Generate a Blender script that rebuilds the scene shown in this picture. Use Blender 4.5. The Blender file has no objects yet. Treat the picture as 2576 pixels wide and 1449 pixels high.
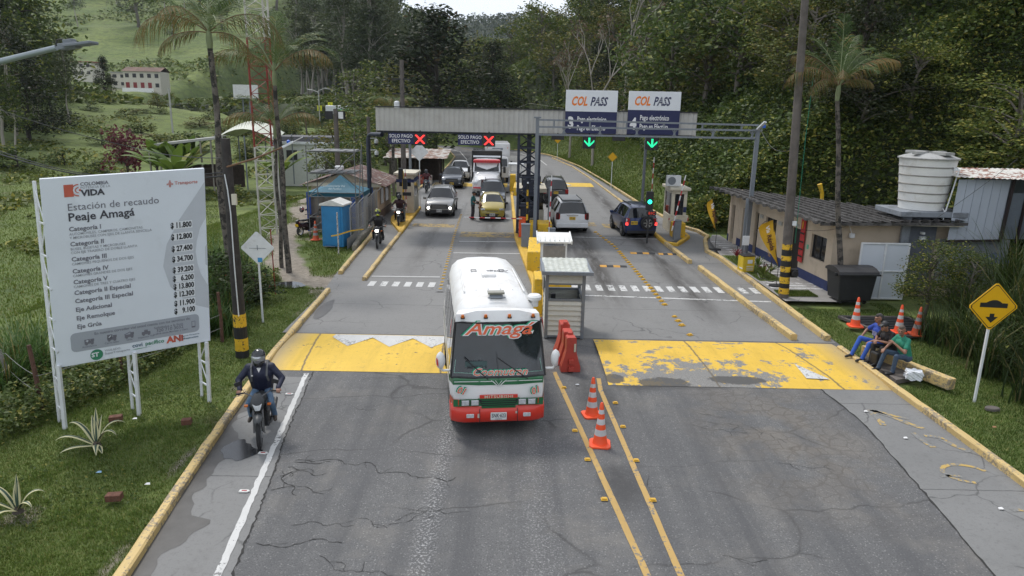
import bpy, bmesh, math, random
import numpy as np
from mathutils import Vector, Matrix, Euler
random.seed(7); rng = np.random.default_rng(7)
C = bpy.context.scene.collection
SC = bpy.context.scene
R = math.radians

# ---------------------------------------------------------------- camera, sky, sun, exposure
CAM_H, PITCH, ROLL, FPX = 6.8, R(14.3), R(1.1), 1780.0      # focal length in pixels of a 2576 px wide picture
_r = Vector((1, 0, 0)); _f = Vector((0, math.cos(PITCH), -math.sin(PITCH))); _u = Vector((0, math.sin(PITCH), math.cos(PITCH)))
cam_d = bpy.data.cameras.new("camera"); cam_d.sensor_width = 36; cam_d.lens = 36 * FPX / 2576
cam_d.clip_start = 0.1; cam_d.clip_end = 6000
cam = bpy.data.objects.new("camera", cam_d); C.objects.link(cam)
_cx = _r * math.cos(ROLL) + _u * math.sin(ROLL); _cy = -_r * math.sin(ROLL) + _u * math.cos(ROLL)
_m = Matrix((_cx, _cy, -_f)).transposed().to_4x4(); _m.translation = (0, 0, CAM_H); cam.matrix_world = _m
SC.camera = cam

SUN_EL, SUN_AZ = R(58), R(-35)           # azimuth from +Y towards +X
w = bpy.data.worlds.new("World"); SC.world = w; w.use_nodes = True
nt = w.node_tree; bg = nt.nodes["Background"]
sky = nt.nodes.new("ShaderNodeTexSky"); sky.sky_type = 'NISHITA'; sky.sun_disc = False
sky.sun_elevation = SUN_EL; sky.sun_rotation = SUN_AZ; sky.air_density = 1.0; sky.dust_density = 3.0; sky.ozone_density = 1.0; sky.altitude = 1300
# overcast veil: thin clouds over the blue
tc = nt.nodes.new("ShaderNodeTexCoord"); mp = nt.nodes.new("ShaderNodeMapping"); mp.inputs['Scale'].default_value = (1, 1, 3.5)
no = nt.nodes.new("ShaderNodeTexNoise"); no.inputs['Scale'].default_value = 2.2; no.inputs['Detail'].default_value = 6
rp = nt.nodes.new("ShaderNodeValToRGB"); rp.color_ramp.elements[0].position = .3; rp.color_ramp.elements[0].color = (.6, .6, .6, 1)
rp.color_ramp.elements[1].position = .62; rp.color_ramp.elements[1].color = (.97, .97, .97, 1)
mx = nt.nodes.new("ShaderNodeMix"); mx.data_type = 'RGBA'
nt.links.new(tc.outputs['Generated'], mp.inputs[0]); nt.links.new(mp.outputs[0], no.inputs['Vector']); nt.links.new(no.outputs[0], rp.inputs[0])
nt.links.new(rp.outputs[0], mx.inputs[0]); nt.links.new(sky.outputs[0], mx.inputs[6]); mx.inputs[7].default_value = (7.6, 8.0, 8.6, 1)
nt.links.new(mx.outputs[2], bg.inputs[0]); bg.inputs[1].default_value = 0.095
sun_d = bpy.data.lights.new("sun", 'SUN'); sun_d.energy = 1.5; sun_d.angle = R(11); sun_d.color = (1, .96, .9)
sun = bpy.data.objects.new("sun", sun_d); C.objects.link(sun)
_sd = Vector((math.sin(SUN_AZ) * math.cos(SUN_EL), math.cos(SUN_AZ) * math.cos(SUN_EL), math.sin(SUN_EL)))
sun.rotation_euler = _sd.to_track_quat('Z', 'Y').to_euler()
SC.view_settings.view_transform = 'Standard'; SC.view_settings.look = 'None'; SC.view_settings.gamma = 1
SC.view_settings.use_curve_mapping = False; SC.view_settings.exposure = 0.60
SC.cycles.max_bounces = 6; SC.cycles.diffuse_bounces = 3; SC.cycles.transparent_max_bounces = 6; SC.cycles.volume_bounces = 0
SC.cycles.caustics_reflective = False; SC.cycles.caustics_refractive = False

# ---------------------------------------------------------------- helpers
def ray(u, v):
    x = (u - 1288) / FPX; y = -(v - 724.5) / FPX
    return _r * (x * math.cos(ROLL) - y * math.sin(ROLL)) + _u * (x * math.sin(ROLL) + y * math.cos(ROLL)) + _f
def G(u, v, z=0.0):
    "where the sight line of a survey pixel meets height z"
    d = ray(u, v); t = (z - CAM_H) / d.z; return Vector((0, 0, CAM_H)) + d * t
def Dp(u, v, Y):
    d = ray(u, v); return Vector((0, 0, CAM_H)) + d * (Y / d.y)

def sstep(a, b, x): t = np.clip((x - a) / (b - a), 0, 1); return t * t * (3 - 2 * t)

class MB:
    "collects faces; build() links them as ONE mesh object"
    def __init__(s): s.v = []; s.f = []; s.m = []
    def face(s, pts, mi=0):
        n = len(s.v); s.v += [tuple(p) for p in pts]; s.f.append(tuple(range(n, n + len(pts)))); s.m.append(mi); return s
    def box(s, c, d, mi=0, rot=None, rz=0.0):
        hx, hy, hz = d[0] / 2, d[1] / 2, d[2] / 2
        M = rot if rot is not None else Matrix.Rotation(rz, 3, 'Z')
        n = len(s.v); c = Vector(c)
        for x, y, z in ((-1,-1,-1),(1,-1,-1),(1,1,-1),(-1,1,-1),(-1,-1,1),(1,-1,1),(1,1,1),(-1,1,1)):
            s.v.append(tuple(c + M @ Vector((x*hx, y*hy, z*hz))))
        for f in ((0,3,2,1),(4,5,6,7),(0,1,5,4),(1,2,6,5),(2,3,7,6),(3,0,4,7)):
            s.f.append(tuple(n + i for i in f)); s.m.append(mi)
        return s
    def bar(s, a, b, w, h=None, mi=0):
        "square bar from a to b"
        a = Vector(a); b = Vector(b); d = b - a; L = d.length
        if L < 1e-6: return s
        q = d.to_track_quat('Z', 'Y').to_matrix(); return s.box((a + b) / 2, (w, h or w, L), mi, q)
    def tube(s, pts, r, n=8, mi=0, caps=True):
        pts = [Vector(p) for p in pts]; k = len(pts); rr = r if isinstance(r, (list, tuple)) else [r] * k
        base = len(s.v); up = None
        for i, p in enumerate(pts):
            t = (pts[min(i+1, k-1)] - pts[max(i-1, 0)]).normalized()
            if up is None: up = t.orthogonal().normalized()
            a = (up - t * up.dot(t)); a = a.normalized() if a.length > 1e-6 else t.orthogonal().normalized(); up = a; b = t.cross(a)
            for j in range(n):
                an = 2 * math.pi * j / n; s.v.append(tuple(p + (a * math.cos(an) + b * math.sin(an)) * rr[i]))
        for i in range(k - 1):
            for j in range(n):
                s.f.append((base+i*n+j, base+i*n+(j+1)%n, base+(i+1)*n+(j+1)%n, base+(i+1)*n+j)); s.m.append(mi)
        if caps:
            s.f.append(tuple(base + j for j in reversed(range(n)))); s.m.append(mi)
            s.f.append(tuple(base + (k-1)*n + j for j in range(n))); s.m.append(mi)
        return s
    def lathe(s, prof, n=24, mi=0, c=(0,0,0), axis='Z', sx=1, sy=1):
        base = len(s.v); c = Vector(c)
        for r, z in prof:
            for j in range(n):
                a = 2*math.pi*j/n; x, y = r*math.cos(a)*sx, r*math.sin(a)*sy
                p = (x, y, z) if axis == 'Z' else ((z, x, y) if axis == 'X' else (x, z, y)); s.v.append(tuple(c + Vector(p)))
        for i in range(len(prof)-1):
            for j in range(n):
                s.f.append((base+i*n+j, base+i*n+(j+1)%n, base+(i+1)*n+(j+1)%n, base+(i+1)*n+j)); s.m.append(mi if not isinstance(mi, (list,tuple)) else mi[i])
        for k, rev in ((0, True), (len(prof)-1, False)):
            if prof[k][0] > 1e-4:
                o = [base+k*n+j for j in range(n)]; s.f.append(tuple(reversed(o) if rev else o)); s.m.append(mi if not isinstance(mi, (list,tuple)) else mi[min(k, len(mi)-1)])
        return s
    def prism(s, poly, z0, z1, mi=0, M=None):
        "poly in xy, extruded z0..z1; M maps to final"
        M = M or Matrix.Identity(4); n = len(poly); base = len(s.v)
        for z in (z0, z1):
            for p in poly: s.v.append(tuple(M @ Vector((p[0], p[1], z))))
        s.f.append(tuple(base + i for i in reversed(range(n)))); s.m.append(mi)
        s.f.append(tuple(base + n + i for i in range(n))); s.m.append(mi)
        for i in range(n):
            s.f.append((base+i, base+(i+1)%n, base+n+(i+1)%n, base+n+i)); s.m.append(mi)
        return s
    def grid(s, rows, mi=0, closed=False):
        base = len(s.v); k = len(rows[0])
        for r_ in rows: s.v += [tuple(p) for p in r_]
        for i in range(len(rows)-1):
            for j in range(k if closed else k-1):
                a, b = base+i*k+j, base+i*k+(j+1)%k; s.f.append((a, b, b+k, a+k)); s.m.append(mi if not callable(mi) else mi(i, j))
        return s
    def text(s, txt, size, M, mi=0, bold=0.0, align='LEFT', ext=0.0, sx=1.0, shear=0.0, sp=1.0):
        cu = bpy.data.curves.new("t", 'FONT'); cu.body = txt; cu.size = size; cu.offset = bold * size; cu.align_x = align
        cu.resolution_u = 2; cu.extrude = ext; cu.shear = shear; cu.space_character = sp
        ob = bpy.data.objects.new("t", cu); me = ob.to_mesh(); n = len(s.v)
        for v_ in me.vertices: s.v.append(tuple(M @ Vector((v_.co.x * sx, v_.co.y, v_.co.z))))
        for p in me.polygons: s.f.append(tuple(n + i for i in p.vertices)); s.m.append(mi)
        ob.to_mesh_clear(); bpy.data.objects.remove(ob); bpy.data.curves.remove(cu); return s
    def mesh(s, name, mats, smooth=False):
        me = bpy.data.meshes.new(name); me.from_pydata(s.v, [], s.f); 
        for m_ in (mats if isinstance(mats, (list, tuple)) else [mats]): me.materials.append(m_)
        me.polygons.foreach_set('material_index', s.m)
        if smooth: me.polygons.foreach_set('use_smooth', [True]*len(s.f))
        me.update(); return me
    def build(s, name, mats, parent=None, smooth=False, bevel=0, subd=0, loc=None):
        o = bpy.data.objects.new(name, s.mesh(name, mats, smooth)); C.objects.link(o)
        if parent is not None: o.parent = parent
        if loc is not None: o.location = loc
        if bevel:
            b = o.modifiers.new("b", 'BEVEL'); b.width = bevel; b.segments = 2; b.limit_method = 'ANGLE'; b.angle_limit = R(40)
        if subd:
            b = o.modifiers.new("s", 'SUBSURF'); b.levels = subd; b.render_levels = subd
        if smooth and not subd:
            try: o.data.set_sharp_from_angle(angle=R(40))
            except Exception: pass
        return o

def npmesh(name, V, F, mats, mi=None, smooth=False):
    "fast mesh from numpy arrays; F is (n,3) or (n,4)"
    me = bpy.data.meshes.new(name); k = F.shape[1]
    me.vertices.add(len(V)); me.vertices.foreach_set('co', np.ascontiguousarray(V, dtype=np.float32).ravel())
    me.loops.add(F.size); me.loops.foreach_set('vertex_index', np.ascontiguousarray(F, dtype=np.int32).ravel())
    me.polygons.add(len(F)); me.polygons.foreach_set('loop_start', np.arange(0, F.size, k, dtype=np.int32))
    try: me.polygons.foreach_set('loop_total', np.full(len(F), k, dtype=np.int32))
    except Exception: pass
    for m_ in (mats if isinstance(mats, (list, tuple)) else [mats]): me.materials.append(m_)
    if mi is not None: me.polygons.foreach_set('material_index', np.ascontiguousarray(mi, dtype=np.int32))
    if smooth: me.polygons.foreach_set('use_smooth', np.ones(len(F), dtype=bool))
    me.update(calc_edges=True); return me

def tag(o, label=None, cat=None, group=None, kind=None):
    if label: o['label'] = label
    if cat: o['category'] = cat
    if group: o['group'] = group
    if kind: o['kind'] = kind
    return o
def thing(name, label, cat, loc=(0,0,0), rz=0.0, group=None):
    o = bpy.data.objects.new(name, None); C.objects.link(o); o.location = loc; o.rotation_euler = (0, 0, rz); o.empty_display_size = .2
    return tag(o, label, cat, group)
def struct(o): o['kind'] = 'structure'; return o
def dup(root, loc=None, rz=None, label=None, group=None, scale=None):
    def cp(o, par):
        c = o.copy(); C.objects.link(c)
        if par is not None: c.parent = par
        for ch in list(o.children): cp(ch, c)
        return c
    c = cp(root, None)
    if loc is not None: c.location = loc
    if rz is not None: c.rotation_euler = (0, 0, rz)
    if scale is not None: c.scale = (scale,)*3 if not isinstance(scale, tuple) else scale
    if label: c['label'] = label
    if group: c['group'] = group
    return c

# ---------------------------------------------------------------- materials
MATS = {}
def mat(name, c, r=.6, met=0.0, var=.12, vs=4.0, bump=0.0, bs=30.0, dirt=None, coat=0.0, spec=None, wear=None, emis=None, coord='Object'):
    """c base colour; var lightness variation; dirt=(colour, amount, scale); wear=(colour, amount, scale) hard edged chips"""
    if name in MATS: return MATS[name]
    m = bpy.data.materials.new(name); m.use_nodes = True; MATS[name] = m; n = m.node_tree.nodes; l = m.node_tree.links; b = n['Principled BSDF']
    b.inputs['Roughness'].default_value = r; b.inputs['Metallic'].default_value = met
    if spec is not None: b.inputs['Specular IOR Level'].default_value = spec
    if coat: b.inputs['Coat Weight'].default_value = coat; b.inputs['Coat Roughness'].default_value = .06
    t = n.new('ShaderNodeTexCoord'); co = t.outputs[coord]
    def noise(s, d=4, rough=.55):
        x = n.new('ShaderNodeTexNoise'); x.inputs['Scale'].default_value = s; x.inputs['Detail'].default_value = d; x.inputs['Roughness'].default_value = rough
        l.new(co, x.inputs['Vector']); return x.outputs['Fac']
    def rng_(src, a, b_, lo, hi):
        x = n.new('ShaderNodeMapRange'); l.new(src, x.inputs[0]); x.inputs[1].default_value = a; x.inputs[2].default_value = b_; x.inputs[3].default_value = lo; x.inputs[4].default_value = hi; return x.outputs[0]
    def mixc(f, a, b_):
        x = n.new('ShaderNodeMix'); x.data_type = 'RGBA'
        l.new(f, x.inputs[0])
        for k, q in ((6, a), (7, b_)):
            if isinstance(q, tuple): x.inputs[k].default_value = (*q, 1)
            else: l.new(q, x.inputs[k])
        return x.outputs[2]
    lo = tuple(max(0, k*(1-var)) for k in c); hi = tuple(min(1, k*(1+var)) for k in c)
    col = mixc(rng_(noise(vs), .3, .7, 0, 1), lo, hi)
    if dirt: col = mixc(rng_(noise(dirt[2], 6, .65), .62 - .3*dirt[1], .85 - .2*dirt[1], 0, min(1, .4+dirt[1])), col, dirt[0])
    if wear: col = mixc(rng_(noise(wear[2], 8, .7), .60 - .22*wear[1], .63 - .22*wear[1], 0, 1), col, wear[0])
    l.new(col, b.inputs['Base Color'])
    if emis: b.inputs['Emission Color'].default_value = (*emis[0], 1); b.inputs['Emission Strength'].default_value = emis[1]
    if bump:
        x = n.new('ShaderNodeBump'); x.inputs['Strength'].default_value = bump; x.inputs['Distance'].default_value = .02
        l.new(noise(bs), x.inputs['Height']); l.new(x.outputs[0], b.inputs['Normal'])
    return m

class NT:
    "tiny node helper for bigger materials"
    def __init__(s, name):
        s.m = bpy.data.materials.new(name); s.m.use_nodes = True; s.n = s.m.node_tree.nodes; s.l = s.m.node_tree.links
        s.b = s.n['Principled BSDF']; s.tc = s.n.new('ShaderNodeTexCoord'); s.co = s.tc.outputs['Object']
        x = s.n.new('ShaderNodeSeparateXYZ'); s.l.new(s.co, x.inputs[0]); s.x, s.y, s.z = x.outputs
    def noise(s, sc, d=5, ro=.55, v=None, dist=0.0):
        x = s.n.new('ShaderNodeTexNoise'); x.inputs['Scale'].default_value = sc; x.inputs['Detail'].default_value = d; x.inputs['Roughness'].default_value = ro; x.inputs['Distortion'].default_value = dist
        s.l.new(v if v is not None else s.co, x.inputs['Vector']); return x.outputs['Fac']
    def map(s, sc=(1,1,1), v=None, loc=(0,0,0)):
        x = s.n.new('ShaderNodeMapping'); x.inputs['Scale'].default_value = sc; x.inputs['Location'].default_value = loc; s.l.new(v if v is not None else s.co, x.inputs[0]); return x.outputs[0]
    def warp(s, amt, sc=1.0, v=None):
        x = s.n.new('ShaderNodeTexNoise'); x.inputs['Scale'].default_value = sc; x.inputs['Detail'].default_value = 4; s.l.new(v if v is not None else s.co, x.inputs['Vector'])
        y = s.n.new('ShaderNodeVectorMath'); y.operation = 'MULTIPLY_ADD'; s.l.new(x.outputs['Color'], y.inputs[0]); y.inputs[1].default_value = (amt,)*3; s.l.new(v if v is not None else s.co, y.inputs[2]); return y.outputs[0]
    def vor(s, sc, feat='DISTANCE_TO_EDGE', v=None, rnd=1.0):
        x = s.n.new('ShaderNodeTexVoronoi'); x.feature = feat; x.inputs['Scale'].default_value = sc; x.inputs['Randomness'].default_value = rnd; s.l.new(v if v is not None else s.co, x.inputs['Vector']); return x.outputs['Distance']
    def rg(s, a, lo, hi, o0=0.0, o1=1.0):
        x = s.n.new('ShaderNodeMapRange'); s.l.new(a, x.inputs[0])
        for k, q in enumerate((lo, hi, o0, o1)): x.inputs[k+1].default_value = q
        return x.outputs[0]
    def ma(s, op, a, b=0.0, c=0.0):
        x = s.n.new('ShaderNodeMath'); x.operation = op
        for k, q in enumerate((a, b, c)):
            if isinstance(q, (int, float)): x.inputs[k].default_value = q
            else: s.l.new(q, x.inputs[k])
        return x.outputs[0]
    def band(s, a, c, w, soft):
        "1 near a==c, falling off"
        return s.rg(s.ma('ABSOLUTE', s.ma('SUBTRACT', a, c)), w, w + soft, 1, 0)
    def mix(s, f, a, b):
        x = s.n.new('ShaderNodeMix'); x.data_type = 'RGBA'
        if isinstance(f, (int, float)): x.inputs[0].default_value = f
        else: s.l.new(f, x.inputs[0])
        for k, q in ((6, a), (7, b)):
            if isinstance(q, tuple): x.inputs[k].default_value = (*q, 1)
            else: s.l.new(q, x.inputs[k])
        return x.outputs[2]
    def bump(s, h, st=.5, d=.02):
        x = s.n.new('ShaderNodeBump'); x.inputs['Strength'].default_value = st; x.inputs['Distance'].default_value = d; s.l.new(h, x.inputs['Height']); s.l.new(x.outputs[0], s.b.inputs['Normal'])
    def out(s, col, rough=.8):
        s.l.new(col, s.b.inputs['Base Color'])
        if isinstance(rough, (int, float)): s.b.inputs['Roughness'].default_value = rough
        else: s.l.new(rough, s.b.inputs['Roughness'])
        return s.m

def asphalt_mat():
    t = NT('asphalt')
    big = t.noise(.35, 4); fine = t.noise(38, 3, .7); med = t.noise(3.5, 5, .65)
    col = t.mix(t.rg(big, .3, .7), (.108, .108, .111), (.155, .154, .153))
    col = t.mix(t.rg(med, .42, .72, 0, .5), col, (.085, .085, .088))
    # aggregate speckle
    sp = t.vor(17, 'F1'); col = t.mix(t.rg(sp, .08, .30, .75, 0), col, (.30, .30, .29)); col = t.mix(t.rg(t.noise(13, 4, .8), .54, .66, 0, .55), col, (.07, .07, .072))
    col = t.mix(t.rg(fine, .48, .66, 0, .75), col, (.045, .045, .047)); col = t.mix(t.ma('MULTIPLY', t.rg(t.noise(.55, 5, .7), .5, .66), .4), col, (.20, .185, .165))
    # long wheel streaks along Y
    st = t.noise(1.0, 5, .6, t.map((1.3, .06, 1)))
    col = t.mix(t.rg(st, .45, .66, 0, .7), col, (.062, .063, .068))
    # lighter gravel drip line by the bus lane
    dr = t.ma('MULTIPLY', t.band(t.x, -1.32, .05, .22), t.rg(t.noise(22, 3, .7), .52, .6)); col = t.mix(t.ma('MULTIPLY', dr, .7), col, (.4, .4, .4))
    dr = t.ma('MULTIPLY', t.band(t.x, .55, .1, .55), t.rg(t.noise(24, 3, .7, t.map(loc=(5,3,1))), .57, .63)); col = t.mix(t.ma('MULTIPLY', dr, .55), col, (.38, .38, .38))
    # cracks: transverse + alligator patches
    wv = t.warp(.55, 1.1)
    c1 = t.rg(t.vor(.42, v=t.map((.55, 1.25, 1), wv)), .0, .016, 1, 0)
    cm = t.rg(t.noise(.3, 2, v=t.map(loc=(3, 9, 0))), .47, .56); c1 = t.ma('MULTIPLY', c1, cm)
    c2 = t.rg(t.vor(3.4, v=t.warp(.22, 3)), .0, .085, 1, 0)
    pm = t.ma('MULTIPLY', t.rg(t.noise(.9, 3), .4, .56), t.ma('MULTIPLY', t.band(t.x, 5.9, .8, 1.3), t.band(t.y, 14.2, 1.2, 3.0)))
    c2 = t.ma('MULTIPLY', c2, pm)
    cr = t.ma('MAXIMUM', t.ma('MULTIPLY', c1, .6), t.ma('MULTIPLY', c2, .8)); col = t.mix(cr, col, (.028, .027, .027))
    dirty = t.ma('MULTIPLY', pm, .5); col = t.mix(dirty, col, (.16, .14, .118))
    # damp dark patches near the centre lines
    for (cx, cy, rx, ry) in ((2.1, 11.9, .5, .9), (2.1, 15.9, .5, 1.6), (3.3, 16.9, .7, .5), (4.6, 17.0, 1.5, .35)):
        d = t.ma('ADD', t.ma('POWER', t.ma('DIVIDE', t.ma('SUBTRACT', t.x, cx), rx), 2), t.ma('POWER', t.ma('DIVIDE', t.ma('SUBTRACT', t.y, cy), ry), 2))
        d = t.ma('ADD', d, t.ma('MULTIPLY', t.noise(3, 5, .7), 1.6)); col = t.mix(t.rg(d, .9, 2.0, .65, 0), col, (.035, .034, .035))
    t.bump(t.ma('SUBTRACT', t.ma('ADD', fine, t.ma('MULTIPLY', sp, .5)), cr), .5, .012)
    return t.out(col, t.rg(big, .3, .7, .72, .9))

def concrete_mat(name, base, oil=True):
    t = NT(name)
    big = t.noise(.5, 5, .6); fine = t.noise(30, 4, .7)
    a = tuple(k*.88 for k in base); b = tuple(k*1.12 for k in base)
    col = t.mix(t.rg(big, .3, .7), a, b)
    col = t.mix(t.rg(fine, .52, .75, 0, .35), col, tuple(k*.55 for k in base))
    col = t.mix(t.rg(t.noise(2.2, 7, .75), .53, .7, 0, .45), col, tuple(k*.62 for k in base))
    # transverse slab joints every 4 m
    jy = t.ma('ABSOLUTE', t.ma('SUBTRACT', t.ma('FRACT', t.ma('DIVIDE', t.ma('ADD', t.y, t.ma('MULTIPLY', t.noise(6), .05)), 4.0)), .5))
    j = t.rg(jy, .4955, .4985, 0, .8); col = t.mix(j, col, (.04, .04, .04)); col = t.mix(t.rg(t.noise(11, 5, .8), .53, .68, 0, .5), col, tuple(k*.5 for k in base))
    if oil:
        for cx, wd, am, y0, y1 in ((3.75, .42, 1.0, 23, 70), (6.9, .4, .9, 21, 60), (-4.4, .3, .45, 27, 70), (-1.3, .35, .7, 30, 80), (3.0, .5, .8, 30, 44), (8.0, .3, .4, 22, 40)):
            m = t.ma('MULTIPLY', t.band(t.x, cx, wd*.2, wd*1.6), t.rg(t.noise(1, 6, .7, t.map((2.5, .35, 1), loc=(cx, 0, 0))), .33, .54))
            m = t.ma('MULTIPLY', m, t.ma('MULTIPLY', t.rg(t.y, y0, y0+5), t.rg(t.y, y1, y1+15, 1, 0))); col = t.mix(t.ma('MULTIPLY', m, am), col, (.045, .04, .037))
    c1 = t.rg(t.vor(.5, v=t.warp(.6, 1.3)), .0, .012, 1, 0); c1 = t.ma('MULTIPLY', c1, t.rg(t.noise(.4, 2), .5, .58, 0, .7)); col = t.mix(c1, col, (.04, .04, .04))
    t.bump(fine, .25, .01)
    return t.out(col, t.rg(big, .3, .7, .6, .85))

def terrain_mat():
    t = NT('grass_ground')
    n1 = t.noise(.045, 5, .6); n2 = t.noise(.5, 6, .7); n3 = t.noise(9, 4, .75)
    col = t.mix(t.rg(n1, .35, .65), (.085, .13, .027), (.16, .20, .05))
    col = t.mix(t.rg(n2, .42, .68, 0, .8), col, (.035, .06, .014))
    col = t.mix(t.rg(n3, .5, .72, 0, .6), col, (.21, .21, .07))
    col = t.mix(t.rg(t.noise(.25, 5, .7), .6, .72, 0, .6), col, (.15, .115, .055))
    # terracettes of grazed slopes
    wz = t.ma('FRACT', t.ma('MULTIPLY', t.ma('ADD', t.z, t.ma('MULTIPLY', t.noise(.08, 4), 6)), .55))
    far = t.rg(t.y, 120, 200); col = t.mix(t.ma('MULTIPLY', t.ma('MULTIPLY', t.rg(wz, .0, .25, 1, 0), far), .45), col, (.04, .06, .02))
    at = t.n.new('ShaderNodeAttribute'); at.attribute_name = 'dirt'; f = t.rg(t.ma('ADD', at.outputs['Fac'], t.ma('MULTIPLY', t.ma('SUBTRACT', n2, .5), .9)), .42, .6)
    soil = t.mix(t.rg(t.noise(3, 6, .7), .35, .65), (.20, .17, .135), (.33, .29, .24)); soil = t.mix(t.rg(n3, .55, .7, 0, .6), soil, (.10, .085, .07))
    col = t.mix(f, col, soil)
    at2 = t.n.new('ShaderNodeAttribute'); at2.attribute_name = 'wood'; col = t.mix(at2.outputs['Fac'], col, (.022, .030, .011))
    t.bump(n3, .8, .08)
    return t.out(col, .95)

def paint_mat(name, c, under, amt, sc=6.0, extra=None, post=None):
    t = NT(name); n = t.noise(sc, 9, .78); n2 = t.noise(.9, 5, .7)
    base = t.mix(t.rg(n2, .3, .7), tuple(k*.85 for k in c), c)
    base = t.mix(t.rg(t.noise(1.0, 5, .7, t.map((3, .4, 1))), .5, .7, 0, .4), base, tuple(k*.55 for k in c))
    m = t.ma('ADD', t.ma('MULTIPLY', n, .6), t.ma('MULTIPLY', n2, .4))
    if extra is not None: m = t.ma('ADD', m, extra(t))
    f = t.rg(m, .66 - .28*amt, .675 - .28*amt); u = t.mix(t.rg(t.noise(30), .4, .6), tuple(k*.8 for k in under), tuple(k*1.15 for k in under))
    t.bump(t.noise(40), .2, .01); col = t.mix(f, base, u)
    if post:
        for (cx, cy, rx, ry) in post[0]:
            d = t.ma('ADD', t.ma('POWER', t.ma('DIVIDE', t.ma('SUBTRACT', t.x, cx), rx), 2), t.ma('POWER', t.ma('DIVIDE', t.ma('SUBTRACT', t.y, cy), ry), 2)); d = t.ma('ADD', d, t.ma('MULTIPLY', t.noise(4, 6, .75), 1.8)); col = t.mix(t.rg(d, 1.5, 1.75, .92, 0), col, (.06, .058, .056))
        for sx, k in post[1]:
            q = t.ma('ADD', t.ma('SUBTRACT', t.x, sx), t.ma('ADD', t.ma('MULTIPLY', t.ma('SUBTRACT', t.y, 18.5), k), t.ma('MULTIPLY', t.noise(5, 5, .7), .10))); col = t.mix(t.rg(t.ma('ABSOLUTE', q), .012, .04, .85, 0), col, (.10, .08, .055))
        col = t.mix(t.ma('MULTIPLY', t.rg(t.noise(7, 6, .8, t.map((1, 2.2, 1))), .60, .66), .7), col, (.16, .12, .06)); col = t.mix(t.rg(t.x, post[2][0], post[2][1], 0, .75), col, (.30, .25, .17))
    return t.out(col, .65)

A_ = asphalt_mat(); CONC = concrete_mat('concrete_slabs', (.19, .188, .184)); SHOULD = concrete_mat('shoulder_concrete', (.182, .182, .18), False)
WALK = concrete_mat('pavement_concrete', (.27, .26, .25), False)
WHITEP = paint_mat('worn_white_paint', (.58, .58, .57), (.17, .17, .17), .38, 13)
WHITEP2 = paint_mat('very_worn_white_paint', (.62, .62, .61), (.18, .18, .175), .5, 6)
YELP = paint_mat('worn_yellow_paint', (.48, .31, .10), (.15, .15, .145), .42, 9)
YELFAINT = paint_mat('faint_yellow_paint', (.50, .34, .10), (.19, .19, .185), .66, 5)
HUMPL = paint_mat('hump_yellow_paint', (.74, .48, .05), (.25, .17, .06), .28, 5, post=([], [(-5.55,.10),(-1.85,.06)], (-5.85,-6.45)))
HUMPR = paint_mat('peeled_yellow_paint', (.72, .46, .05), (.20, .195, .185), .38, 2.2,
    lambda t: t.ma('MULTIPLY', t.ma('MULTIPLY', t.rg(t.y, 19.4, 17.4, 0, 1), t.rg(t.ma('ABSOLUTE', t.ma('SUBTRACT', t.x, 5.0)), .8, 2.8, 1, 0)), .13), ([(3.95,17.0,.75,.4),(5.9,17.25,.85,.28),(2.7,17.2,.3,.3)], [(5.35,.02),(8.35,.12)], (8.9,9.7)))
KERBM = paint_mat('worn_kerb_paint', (.62, .45, .19), (.27, .22, .15), .50, 11)
KERBY = paint_mat('fresh_kerb_paint', (.68, .42, .05), (.28, .23, .16), .25, 7)
GRASSM = terrain_mat()
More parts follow.
